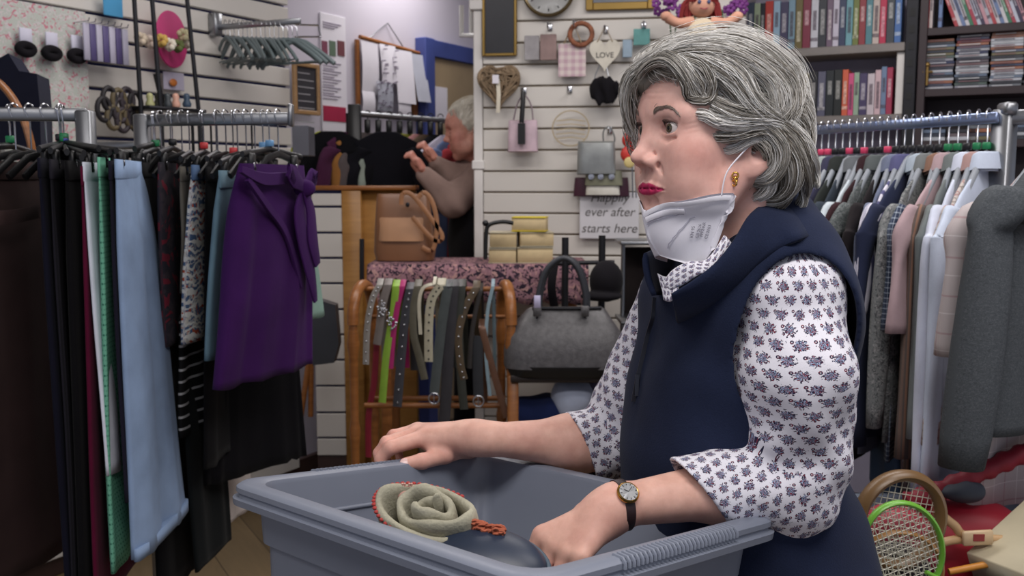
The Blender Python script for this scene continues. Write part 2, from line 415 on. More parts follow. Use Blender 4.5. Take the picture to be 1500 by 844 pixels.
# grip ridges on the two handle stretches of the rim, and the moulded ledges inside
for sgn in (-1, 1):
    m = MB()
    for k in range(30):
        y = -.10+.0075*k
        m.tube([tubp(sgn*(hx-.016), y, RZ+.0005), tubp(sgn*(hx-.004), y, RZ-.001), tubp(sgn*(hx-.0005), y, RZ-.006), tubp(sgn*(hx-.0005), y, RZ-.011)], .0022, 6)
    m.build('grip_ridges', TUBM, tub)
m = MB(); tbox(m, (-hx+.0365, -.02, RZ-.052), (.007, .28, .006)); m.build('moulded_ledge', TUBM, tub)
m = MB(); tbox(m, (.0, hy-.045, RZ-.135), (.40, .010, .007)); m.build('moulded_ledge', TUBM, tub)
# stand carrying the tub, below the frame
tb = thing('sorting_stand', (tubc[0], tubc[1], 0), 'plain wooden stand with a sloping top under the grey tub, below the frame', 'stand')
m = MB(); tbox(m, (-.03, -.03, RZ-.346), (.30, .26, .03), .004); m.build('stand_top', PINE, tb)
p = tubp(-.03, -.03, RZ-.36); m = MB(); m.box((p[0], p[1], p[2]/2), (.07, .07, p[2]), rz=TA, bev=.004); m.box((p[0], p[1], .015), (.34, .30, .03), rz=TA, bev=.004); m.build('pedestal', PINE, tb)
# ================================================================ sculpting tools: distance fields turned into one smooth mesh
def ell(P, c, r):
    q = (P-np.array(c))/np.array(r); k0 = np.linalg.norm(q, axis=1); k1 = np.linalg.norm(q/np.array(r), axis=1)+1e-9
    return k0*(k0-1)/k1
def rc(P, a, b, ra, rb=None):
    a = np.array(a, float); b = np.array(b, float); rb = ra if rb is None else rb
    ba = b-a; t = np.clip(((P-a)@ba)/(ba@ba+1e-12), 0, 1)
    return np.linalg.norm(P-a-t[:, None]*ba, axis=1)-(ra+(rb-ra)*t)
def su(a, b, k): h = np.clip(k-np.abs(a-b), 0, None)/k; return np.minimum(a, b)-h*h*k*.25
def ss(a, b, k): return -su(-a, b, k)
def chain(P, pts, rr, k=.006):
    d = None
    for i in range(len(pts)-1):
        e = rc(P, pts[i], pts[i+1], rr[i], rr[i+1]); d = e if d is None else su(d, e, k)
    return d
def sculpt(fn, lo, hi, h):
    lo = np.array(lo, float); hi = np.array(hi, float); B = 8
    nb = np.ceil((hi-lo)/(h*B)).astype(int); n = nb*B+1
    H = h*B
    cx = [lo[i]+H*(np.arange(nb[i])+.5) for i in range(3)]
    G = np.stack(np.meshgrid(*cx, indexing='ij'), -1).reshape(-1, 3)
    dc = fn(G); keep = np.abs(dc) < H*1.35
    D = np.full(n, 1.0, dtype=np.float32)
    dcs = dc.reshape(nb)
    sg = np.where(dcs < 0, -1., 1.).astype(np.float32)
    D[:nb[0]*B, :nb[1]*B, :nb[2]*B] = np.repeat(np.repeat(np.repeat(sg, B, 0), B, 1), B, 2)
    kb = np.argwhere(keep.reshape(nb)); o = np.stack(np.meshgrid(*[np.arange(B+1)]*3, indexing='ij'), -1).reshape(-1, 3)
    for s in range(0, len(kb), 600):
        ii = (kb[s:s+600, None, :]*B+o[None]).reshape(-1, 3)
        D[ii[:, 0], ii[:, 1], ii[:, 2]] = fn(lo+ii*h)
    S = D < 0
    c = np.zeros(n-1, dtype=np.uint8)
    for dx in (0, 1):
        for dy in (0, 1):
            for dz in (0, 1): c += S[dx:n[0]-1+dx, dy:n[1]-1+dy, dz:n[2]-1+dz]
    idx = np.argwhere((c > 0) & (c < 8)); vid = np.full(n-1, -1, dtype=np.int64); vid[idx[:, 0], idx[:, 1], idx[:, 2]] = np.arange(len(idx))
    acc = np.zeros((len(idx), 3)); cnt = np.zeros(len(idx)); cs = [(i, j, k) for i in (0, 1) for j in (0, 1) for k in (0, 1)]
    for a in cs:
        for ax in range(3):
            if a[ax]: continue
            b = list(a); b[ax] = 1
            d0 = D[idx[:, 0]+a[0], idx[:, 1]+a[1], idx[:, 2]+a[2]]; d1 = D[idx[:, 0]+b[0], idx[:, 1]+b[1], idx[:, 2]+b[2]]
            mk = (d0 < 0) != (d1 < 0); t = np.where(mk, d0/(d0-d1+1e-20), 0)
            p = np.array(a, float)+np.zeros((len(idx), 3)); p[:, ax] += t; acc += p*mk[:, None]; cnt += mk
    V = lo+(idx+acc/np.maximum(cnt, 1)[:, None])*h
    Fs = []
    for ax in range(3):
        u, v = (ax+1) % 3, (ax+2) % 3
        sl0 = [slice(None)]*3; sl1 = [slice(None)]*3; sl0[ax] = slice(0, n[ax]-1); sl1[ax] = slice(1, n[ax])
        E = np.argwhere(S[tuple(sl0)] != S[tuple(sl1)])
        E = E[(E[:, u] > 0) & (E[:, v] > 0) & (E[:, u] < n[u]-1) & (E[:, v] < n[v]-1)]
        q = []
        for du, dv in ((1, 1), (0, 1), (0, 0), (1, 0)):
            g = E.copy(); g[:, u] -= du; g[:, v] -= dv; q.append(vid[g[:, 0], g[:, 1], g[:, 2]])
        Q = np.stack(q, 1); ins = S[E[:, 0], E[:, 1], E[:, 2]]
        Q[~ins] = Q[~ins][:, ::-1]; Fs.append(Q[(Q >= 0).all(1)])
    return V, np.concatenate(Fs)
def relax(V, F, it=1, lam=.5):
    n = len(V)
    for _ in range(it):
        s = np.zeros_like(V); c = np.zeros(n)
        for k in range(4):
            a, b = F[:, k], F[:, (k+1) % 4]
            for j in range(3): s[:, j] += np.bincount(a, V[b, j], n)+np.bincount(b, V[a, j], n)
            c += np.bincount(a, minlength=n)+np.bincount(b, minlength=n)
        V = V+lam*(s/np.maximum(c, 1)[:, None]-V)
    return V
def march(fn, px, py, t0=.7, t1=2.0, frame=None):
    """points where picture rays meet a distance field (or pass nearest to it)"""
    D = np.array([ray(a, b) for a, b in zip(px, py)]); D /= np.linalg.norm(D, axis=1)[:, None]
    t = np.full(len(D), t0); bt = t.copy(); bd = np.full(len(D), 9.)
    for _ in range(70):
        P = CAM+D*t[:, None]; d = fn(P if frame is None else frame(P)); m_ = d < bd; bd = np.where(m_, d, bd); bt = np.where(m_, t, bt)
        t = np.where((d > .0004) & (t < t1), t+np.maximum(d*.8, .0003), t)
    return CAM+D*bt[:, None]
def mesh_join(parts):
    Vs, Fs, n = [], [], 0
    for V, F in parts: Vs.append(V); Fs.append(F+n); n += len(V)
    return np.concatenate(Vs), np.concatenate(Fs)

# ================================================================ the head (own frame: x forward, y to the person's left, z up, metres)
def sym(P): Q = P.copy(); Q[:, 1] = np.abs(Q[:, 1]); return Q
EYE = np.array([.0765, .0315, 0.])
LIPX = {}
def lips_d(Q, up=True):
    if not LIPX:
        LIPX['u'] = None
        def sx(y, z, dx):
            xs = np.linspace(.125, .04, 120); d = head_sdf(np.stack([xs, np.full(120, y), np.full(120, z)], 1), neck=False); return xs[np.argmax(d < 0)]+dx
        pu = [(0, -.0672, -.0008), (.008, -.0662, -.0004), (.019, -.0684, -.0006), (.0300, -.0712, -.0008)]; pl = [(0, -.0742, -.0010), (.010, -.0740, -.0010), (.0200, -.0730, -.0012), (.0295, -.0716, -.0008)]
        u = [(sx(y, z, d), y, z) for y, z, d in pu]; l = [(sx(y, z, d), y, z) for y, z, d in pl]; p = [(sx(y, z, .0010), y, z) for y, z in ((0, -.0703), (.013, -.0706), (.028, -.0714), (.0325, -.0728))]
        LIPX.update(u=u, l=l, p=p)
    if up: return chain(Q, LIPX['u'], [.0036, .0038, .0030, .0014], .003)
    return chain(Q, LIPX['l'], [.0042, .0040, .0032, .0014], .003)
def head_sdf(P, fine=True, neck=True):
    Q = sym(P)
    d = ell(Q, (-.004, 0, .028), (.0965, .0735, .0690))
    d = su(d, ell(Q, (.040, 0, .010), (.054, .0610, .062)), .03)
    d = su(d, ell(Q, (.042, 0, -.045), (.050, .0545, .066)), .03)
    d = su(d, rc(Q, (-.002, .056, -.050), (.030, .046, -.082), .0175, .015), .03)
    d = su(d, rc(Q, (.030, .046, -.082), (.071, .012, -.105), .015, .0150), .028)
    d = su(d, ell(Q, (.0735, 0, -.103), (.0165, .019, .0145)), .018)
    d = su(d, ell(Q, (.060, .043, -.030), (.024, .0185, .017)), .024)
    d = su(d, ell(Q, (.060, .036, -.064), (.026, .022, .027)), .026)
    d = su(d, ell(Q, (.0685, 0, -.070), (.0235, .029, .026)), .02)
    d = su(d, rc(Q, (.084, .010, .017), (.073, .044, .016), .0095, .008), .016)
    d = ss(d, ell(Q, (.1000, .031, -.001), (.0130, .0165, .0115)), .014)
    # nose
    nb = rc(Q, (.0885, 0, .006), (.1040, 0, -.027), .0070, .0082)
    nb = su(nb, ell(Q, (.1085, 0, -.0335), (.0105, .0082, .0080)), .008)
    nb = su(nb, ell(Q, (.0980, .0112, -.0385), (.0100, .0060, .0068)), .006)
    d = su(d, nb, .011)
    if fine:
        d = ss(d, ell(Q, (.1000, .0078, -.0462), (.0070, .0042, .0050)), .0025)
        d = ss(d, chain(Q, [(.0945, .0140, -.0290), (.0900, .0180, -.0370), (.0905, .0170, -.0450)], [.0008]*3, .002), .0045)
        # lids with an almond opening
        lid = np.linalg.norm(Q-EYE, axis=1)-.0139
        d = su(d, lid, .006)
        zc = .0009-.9*0*(Q[:, 1]-EYE[1])
        ap = ell(Q, (EYE[0]+.0115, EYE[1]+.0002, .0006), (.0140, .0138, .0070))
        d = ss(d, ap, .0012)
        d = ss(d, chain(Q, [(.0900, .0205, .0060), (.0925, .0270, .0100), (.0905, .0360, .0098), (.0840, .0440, .0050)], [.0008]*4, .002), .0035)
        d = ss(d, chain(Q, [(.0910, .0230, -.0110), (.0895, .0330, -.0145), (.0830, .0420, -.0120)], [.0006]*3, .002), .005)
        # lips, folds
        if LIPX.get('u', 1) is None: return d
        d = su(d, lips_d(Q), .0035); d = su(d, lips_d(Q, False), .0035)
        d = ss(d, chain(Q, LIPX['p'], [.0010, .0010, .0009, .0008], .002), .0020)
        d = ss(d, rc(Q, (.0950, 0, -.0865), (.0900, .010, -.0860), .0035), .010)
        d = ss(d, chain(Q, [(.0930, .0205, -.0430), (.0865, .0285, -.0560), (.0790, .0350, -.0700), (.0720, .0370, -.0820)], [.0010]*4, .002), .0065)
        d = ss(d, rc(Q, (.0740, .0320, -.0790), (.0720, .0300, -.0920), .0008), .006)
        fl_ = np.clip((Q[:, 0]-.055)*60, 0, 1)*np.clip((Q[:, 2]-.032)*120, 0, 1)*np.clip((.064-Q[:, 2])*120, 0, 1)*np.clip((.038-Q[:, 1])*60, 0, 1)
        d = d+.00035*fl_*np.sin(Q[:, 2]*900+2*np.sin(Q[:, 1]*60))
        cf = np.exp(-((Q-np.array([.066, .052, .002]))**2).sum(1)/(.009**2)); d = d+.0004*cf*np.sin(Q[:, 2]*1100+Q[:, 0]*300)
        # ear
        ea = math.radians(14); c_, s_ = math.cos(ea), math.sin(ea)
        E = Q-np.array([-.010, .0755, -.026]); X = E[:, 0]*c_+E[:, 2]*s_*.0+E[:, 1]*0; 
        X = E[:, 0]*c_-E[:, 2]*(-s_); Z = E[:, 2]*c_+E[:, 0]*(-s_); Yy = E[:, 1]*.9+E[:, 0]*.38
        A = np.stack([X, Yy, Z], 1)
        ear = ell(A, (0, 0, 0), (.0175, .0055, .0290)); ear = su(ear, ell(A, (.002, -.001, -.0245), (.0085, .0045, .0095)), .006)
        ear = ss(ear, ell(A, (.0025, .0075, .0040), (.0118, .0072, .0200)), .003)
        ear = su(ear, chain(A, [(.012, .001, .004), (.004, .0035, -.002), (-.006, .0035, .006), (-.007, .0030, .016)], [.0022]*4, .003), .002)
        ear = su(ear, ell(A, (.0125, .001, -.004), (.0035, .0040, .0055)), .003)
        ear = ss(ear, ell(A, (.006, .0020, -.001), (.0042, .0060, .0060)), .003)
        d = su(d, ear, .004)
    else:
        d = su(d, ell(Q, (-.008, .0745, -.014), (.014, .006, .028)), .004)
    if neck:
        n_ = rc(P, (-.020, -.002, -.070), (-.060, -.020, -.190), .050, .057)
        n_ = su(n_, rc(P, (.030, 0, -.112), (-.01, -.01, -.165), .016, .03), .03)
        n_ = su(n_, rc(P, (-.030, .050, -.085), (.0, .012, -.195), .010, .011), .018)
        d = su(d, n_, .022)
        d = d+.0004*np.sin(P[:, 2]*520+P[:, 0]*160)*np.clip((-P[:, 2]-.12)*20, 0, 1)
    return d
HS = 1.045; HA = R(22)
HO = at(1049, 192, 1.25)
HF = np.array([-math.cos(HA), -math.sin(HA), 0]); HL = np.array([math.sin(HA), -math.cos(HA), 0]); HU = np.array([0, 0, 1.])
HM = np.stack([HF, HL, HU])                     # rows
def h2w(P): return np.asarray(P, float)*HS@HM+HO
def w2h(W): return ((np.asarray(W, float)-HO)@HM.T)/HS
def skin_color(L, base, lips=True):
    Q = sym(L); n = len(Q); c = np.tile(np.array(base), (n, 1))
    def blend(w, col): 
        nonlocal c
        w = np.clip(w, 0, 1)[:, None]; c = c*(1-w)+np.array(col)*w
    g = lambda p, r: np.exp(-((Q-np.array(p))**2).sum(1)/(r*r))
    blend(.50*g((.065, .050, -.035), .024), lin((198, 128, 118))[:3])
    blend(.35*g((.110, 0, -.045), .016), lin((200, 130, 122))[:3])
    blend(.35*g((.083, .034, .010), .010), lin((160, 140, 138))[:3])
    blend(.30*g((.086, .030, -.010), .010), lin((185, 135, 125))[:3])
    if lips:
        y_ = Q[:, 1]; zu = np.interp(y_, [0, .007, .018, .0325], [-.0642, -.0628, -.0662, -.0712]); zl = np.interp(y_, [0, .012, .022, .0325], [-.0792, -.0782, -.0756, -.0714])
        blend(np.where((Q[:, 0] > .060) & (y_ < .0325), np.minimum(zu-Q[:, 2], Q[:, 2]-zl)/.0009+.3, 0), lin((188, 48, 98))[:3])
    return c
def eyeset(parent, S=1.0, h2w=h2w, gaze=(.985, .16, .02)):
    G = np.array(gaze); G = G/np.linalg.norm(G)
    for sy in (1, -1):
        e = EYE*np.array([1, sy, 1]); ew = h2w(e[None])[0]; gw = h2w((e+G*.01)[None])[0]-ew; gw /= np.linalg.norm(gw)
        q = Vector(gw).to_track_quat('Z', 'Y').to_matrix().to_4x4(); r = .0124*HS
        m = MB(); m.ellip(ew, r, n=24, m=16); eb = m.build('eyeball', EYEW, parent, ang=None)
        Mx = Matrix.Translation([float(v) for v in ew]) @ q
        pr = [(r*1.012*math.sin(a), r*1.012*math.cos(a)) for a in np.linspace(0, .46, 7)]
        m = MB(); m.lathe([(a+1e-7, b) for a, b in pr], M=Mx, n=24); m.build('iris', IRISM, eb, ang=None)
        pr = [(r*1.02*math.sin(a), r*1.02*math.cos(a)) for a in np.linspace(0, .20, 5)]
        m = MB(); m.lathe([(a+1e-7, b) for a, b in pr], M=Mx, n=16); m.build('pupil', PUPM, eb, ang=None)
EYEW = mat('eye_white', (214, 204, 200), .12, var=.04, vs=60)
IRISM = mat('hazel_iris', (82, 74, 58), .15, var=.4, vs=400)
PUPM = mat('pupil', (8, 8, 8), .08)
def skinmat(name):
    t = NT(name); a = t.n('ShaderNodeVertexColor', layer_name='Col'); v = t.tc()
    f, _ = t.noise(v, 45, 5, .6); g, _ = t.noise(v, 1500, 3, .6); k, _ = t.noise(v, 14, 3, .5)
    c1 = t.mix(t.m2('MULTIPLY', t.m2('GREATER_THAN', f, .5), 0.0), a.outputs[0], lin((160, 110, 95)))
    rp = t.ramp(f, [(.35, (.90, .84, .82, 1)), (.65, (1.05, 1.04, 1.03, 1))])
    mx = t.n('ShaderNodeMix', data_type='RGBA', blend_type='MULTIPLY'); mx.inputs[0].default_value = 1; t.L(c1, mx.inputs[6]); t.L(rp, mx.inputs[7])
    rp2 = t.ramp(k, [(.4, (.96, .90, .90, 1)), (.62, (1.03, 1.03, 1.02, 1))])
    m3 = t.n('ShaderNodeMix', data_type='RGBA', blend_type='MULTIPLY'); m3.inputs[0].default_value = 1; t.L(mx.outputs[2], m3.inputs[6]); t.L(rp2, m3.inputs[7])
    t.base(m3.outputs[2]); t.set(Roughness=.5); t.b.inputs['Specular IOR Level'].default_value = .35
    t.b.inputs['Subsurface Weight'].default_value = .12; t.b.inputs['Subsurface Radius'].default_value = (1, .35, .2); t.b.inputs['Subsurface Scale'].default_value = .006
    s_ = t.m2('ADD', t.m2('MULTIPLY', g, .35), t.m2('MULTIPLY', f, .65)); t.bump(s_, .35, .0012); return t.m
SKIN = skinmat('skin'); SKBASE = lin((224, 182, 170))[:3]; HANDBASE = lin((220, 176, 160))[:3]

# ---------------------------------------------------------------- torso frame (f forward, l to her left, z)
TB = R(12); TC = np.array([.330, 1.345, 0.])
TF = np.array([-math.cos(TB), -math.sin(TB), 0]); TL = np.array([math.sin(TB), -math.cos(TB), 0]); TMx = np.stack([TF, TL, HU])
def t2w(P): return np.asarray(P, float)@TMx+TC
def w2t(W): return (np.asarray(W, float)-TC)@TMx.T
def torso(P, o=0.):                               # world points
    Q = w2t(P); A = Q.copy(); A[:, 1] = np.abs(A[:, 1])
    d = ell(Q, (.0, 0, 1.165), (.125+o, .155+o, .165+o))
    d = su(d, ell(A, (.062, .062, 1.115), (.060+o, .074+o, .080+o)), .05)
    d = su(d, ell(Q, (.018, 0, .985), (.140+o, .165+o, .165+o)), .06)
    d = su(d, ell(Q, (-.030, 0, .80), (.158+o, .190+o, .200+o)), .06)
    d = su(d, rc(A, (-.02, .02, 1.318), (-.010, .140, 1.262), .058+o, .050+o), .05)
    d = su(d, rc(Q, (-.01, .01, 1.29), (.02, .03, 1.37), .070+o, .060+o), .04)
    return d
SH = at(1165, 440, 1.195); EL = at(1163, 702, 1.205); CF = at(1018, 716, 1.165); WR = at(905, 741, 1.13)
SH2 = t2w(np.array([[.01, -.155, 1.262]]))[0]; EL2 = at(905, 652, 1.475); CF2 = at(846, 648, 1.455); WR2 = at(716, 643, 1.42)
SHT = w2t(SH[None])[0]
def armhole(P, sg=1):
    Q = w2t(P)*np.array([1, sg, 1]); f = (Q[:, 0]-SHT[0]-.006)/.076; z = (Q[:, 2]-SHT[2]+.058)/.116
    r = np.sqrt(f*f+z*z+1e-9); return np.maximum((r-1)*.076, .085-Q[:, 1])
def armhole2(P): return armhole(P, -1)
def folds(P, a, dirs):
    s = 0
    for (kx, ky, kz, ph, w) in dirs: s = s+w*np.sin(P[:, 0]*kx+P[:, 1]*ky+P[:, 2]*kz+ph+1.3*np.sin(P[:, 2]*23+P[:, 0]*17+ph))
    return a*s
def vest_sdf(P):
    d = torso(P, .012); Q = w2t(P); d0 = None
    for sg in (1, -1): d = su(d, ell(Q*np.array([1, sg, 1]), (SHT[0], .105, SHT[2]-.035), (.106, .098, .148)), .035)
    d = d+folds(P, .0022, [(18, 10, 30, 0, 1), (-30, 12, 22, 2, .8), (40, 30, -16, 4, .4)])
    d = np.maximum(d, -(d+.009))             # a shell, open at arms, neck and hem
    d = ss(d, armhole(P), .010); d = ss(d, armhole2(P), .010)
    d = ss(d, rc(Q, (-.010, .018, 1.33), (.055, .045, 1.44), .062, .075), .008)
    d = np.maximum(d, .72-P[:, 2])
    return d
def up1(P, o=0.):
    u = rc(P, SH+TL*-.02, EL+np.array([.004, .0, .030]), .071+o, .064+o)
    return su(u, rc(P, SH+np.array([.0, -.02, -.09]), EL+np.array([.0, 0, .06]), .071+o, .064+o), .03)
def lo1(P, o=0.):
    return rc(P, EL+np.array([0, 0, -.006]), CF+(CF-EL)*.35, .062+o, .040+o)
def up2(P, o=0.): return rc(P, SH2, EL2+np.array([.01, 0, .03]), .066+o, .066+o)
def lo2(P, o=0.): return rc(P, EL2, CF2+(CF2-EL2)*.35, .060+o, .046+o)
def sleeve_d(P, o=0.): return su(up1(P, o), lo1(P, o), .014)
CD = (CF-EL)/np.linalg.norm(CF-EL); CD = CD+np.array([0, 0, -.75]); CD /= np.linalg.norm(CD)
CD2 = (CF2-EL2)/np.linalg.norm(CF2-EL2); CD2 = CD2+np.array([0, 0, -.5]); CD2 /= np.linalg.norm(CD2)
def cuffed(P, lo, C, D, fold):
    l = lo(P)+fold; s_ = (P-C)@D
    l = np.maximum(l, s_); return np.maximum(l, -np.maximum(lo(P, -.006)+fold, -.045-s_))
WRK = [(60, 20, 55, 0, 1), (-45, 25, 70, 2, .9), (90, -40, 35, 4, .6), (30, 80, -60, 1, .5)]
def shirt_sdf(P):
    near = np.clip(1-np.linalg.norm(P-(EL+np.array([-.01, 0, .03])), axis=1)/.14, 0, 1); near2 = np.clip(1-np.linalg.norm(P-EL2, axis=1)/.16, 0, 1)
    f1 = folds(P, .0012, WRK)*(.8+2.6*near); f2 = folds(P, .0012, WRK)*(.8+2.4*near2)
    a = su(up1(P)+f1, cuffed(P, lo1, CF, CD, f1), .012); a = su(a, rc(P, EL+np.array([-.005, 0, -.025]), at(1114, 800, 1.225), .046, .008), .03); b = su(up2(P)+f2, cuffed(P, lo2, CF2, CD2, f2), .014)
    t = torso(P, -.003); t = np.maximum(t, w2t(P)[:, 2]-1.33); t = np.maximum(t, .70-P[:, 2])
    return su(su(a, t, .02), b, .02)
# ---------------------------------------------------------------- arms and hands
rimY = [tubp(-hx, y, RZ) for y in np.linspace(-.22, .22, 45)]
def rim_at(px):
    best = min(rimY, key=lambda p: abs((750+FPX*p[0]/((p-CAM)@_f))-px)); return best
RY = rim_at(600)[1]; RY2 = rim_at(565)[1]
HB = dict(
 idx=[at(624, 640, RY+.012), at(572, 656, RY2+.018), at(558, 672, RY2+.020), at(558, 694, RY2+.010)],
 mid=[at(610, 635, RY+.034), at(566, 648, RY2+.040), at(555, 664, RY2+.042), at(558, 690, RY2+.030)],
 rng=[at(612, 630, RY+.055), at(576, 638, RY2+.068), at(562, 655, RY2+.070), at(568, 678, RY2+.054)],
 pin=[at(622, 634, RY+.074), at(594, 641, RY2+.090), at(582, 654, RY2+.092), at(586, 674, RY2+.078)],
 thb=[at(688, 652, RY+.05), at(652, 667, RY+.002), at(618, 676, RY-.024), at(594, 680, RY-.032)])
HR = dict(idx=[.0130, .0108, .0096, .0078], mid=[.0118, .0094, .0086, .0072], rng=[.0110, .0088, .0080, .0068], pin=[.0098, .0076, .0070, .0060], thb=[.0165, .0130, .0120, .0098])
def hand_d(P, wr, hb, kk=.012):
    d = None
    for i, f in enumerate(('idx', 'mid', 'rng', 'pin')):
        k0 = hb[f][0]; e = rc(P, wr+(k0-wr)*.10, k0, .0185, HR[f][0]*1.08)
        d = e if d is None else su(d, e, .016)
    for f in ('idx', 'mid', 'rng', 'pin', 'thb'):
        d = su(d, chain(P, hb[f], HR[f], .004), .005 if f != 'thb' else .010)
    d = su(d, rc(P, wr, hb['thb'][0], .018, .0165), .018)
    # knuckle creases
    for f in ('idx', 'mid', 'thb'):
        p = hb[f][1 if f != 'thb' else 2]; w = np.exp(-((P-p)**2).sum(1)/(.009**2)); ax = hb[f][2]-hb[f][1]; ax = ax/np.linalg.norm(ax); d = d+.0005*w*np.sin(((P-p)@ax)*1900)
    # tendons on the back of the hand
    return d
HN = dict(
 idx=[at(796, 786, 1.125), at(772, 826, 1.12), at(772, 858, 1.115), at(780, 880, 1.11)],
 mid=[at(813, 800, 1.108), at(793, 838, 1.10), at(792, 868, 1.095), at(800, 890, 1.09)],
 rng=[at(833, 810, 1.092), at(816, 846, 1.085), at(814, 872, 1.08), at(820, 892, 1.08)],
 pin=[at(852, 815, 1.078), at(838, 846, 1.072), at(836, 868, 1.07), at(840, 884, 1.07)],
 thb=[at(862, 758, 1.155), at(826, 784, 1.168), at(806, 814, 1.168), at(800, 842, 1.16)])
def arm_near(P):
    d = rc(P, EL, EL+(WR-EL)*.4, .036, .039); d = su(d, rc(P, EL+(WR-EL)*.4, WR, .0370, .0250), .03)
    d = su(d, rc(P, WR+np.array([0, 0, .002]), WR+(HN['mid'][0]-WR)*.25, .0245, .025), .015)
    d = su(d, hand_d(P, WR+(HN['mid'][0]-WR)*.12, HN), .016)
    return d
def arm_far(P):
    d = rc(P, EL2, EL2+(WR2-EL2)*.35, .042, .041); d = su(d, rc(P, EL2+(WR2-EL2)*.35, WR2, .0395, .0240), .03)
    d = su(d, rc(P, WR2, WR2+(HB['mid'][0]-WR2)*.3, .0235, .022), .015)
    d = su(d, rc(P, at(634, 650, RY+.012), at(686, 648, RY+.06), .0150, .018), .012)
    return su(d, hand_d(P, WR2+(HB['mid'][0]-WR2)*.15, HB), .014)
def veins(P, o, k): return .0006*np.sin((P-o)@k)*1.0
woman = thing('person', (TC[0], TC[1], 0), 'grey-haired woman in navy fleece vest, patterned blouse and lowered white mask, reaching into the tub', 'person')
V1, F1 = sculpt(lambda P: head_sdf(P), (-.12, -.10, -.26), (.14, .10, .13), .0013)
V1 = relax(V1, F1, 1, .35); c1 = skin_color(V1, SKBASE); V1 = h2w(V1)
def bb(pts, r): p = np.array(pts); return p.min(0)-r, p.max(0)+r
lo_, hi_ = bb([EL, WR]+[q for v in HN.values() for q in v], .05); V2, F2 = sculpt(arm_near, lo_, hi_, .0016)
lo_, hi_ = bb([EL2, WR2]+[q for v in HB.values() for q in v], .05); V3, F3 = sculpt(arm_far, lo_, hi_, .0016)
V4, F4 = sculpt(lambda P: su(su(np.maximum(torso(P, -.012), .8-P[:, 2]), rc(P, SH-TL*.03, EL, .05, .038), .02), rc(P, SH2+TL*.03, EL2, .05, .038), .02), TC+np.array([-.3, -.35, .72]), TC+np.array([.3, .35, 1.45]), .012)
nail_cols = []
def handcol(V, hb):
    c = np.tile(np.array(HANDBASE), (len(V), 1)); pk = np.array(lin((212, 140, 132))[:3])
    for f in hb:
        for p in hb[f][1:]:
            w = .45*np.exp(-((V-p)**2).sum(1)/(.013**2))[:, None]; c = c*(1-w)+pk*w
    return c
Vb, Fb = mesh_join([(V1, F1), (relax(V2, F2, 1, .4), F2), (relax(V3, F3, 1, .4), F3), (V4, F4)])
cb = np.concatenate([c1, handcol(V2, HN), handcol(V3, HB), np.tile(np.array(SKBASE), (len(V4), 1))])
body = new_mesh('body', Vb, Fb, SKIN, woman, col=cb, ang=None)
eyeset(woman)
# thumb nail of the far hand
a, b = HB['thb'][2], HB['thb'][3]; ax = (b-a)/np.linalg.norm(b-a); nrm = np.array([.12, -.75, .65]); nrm -= ax*(nrm@ax); nrm /= np.linalg.norm(nrm); sd = np.cross(ax, nrm)
m = MB(); Mx = Matrix([list(ax)+[0], list(sd)+[0], list(nrm)+[0], [0, 0, 0, 1]]).transposed(); cpt = b+ax*.0015+nrm*.0078
m.ellip(cpt, (.0078, .0062, .0024), M=Mx, n=20, m=8); m.build('thumbnail', mat('fingernail', (226, 190, 184), .25, var=.02), woman)

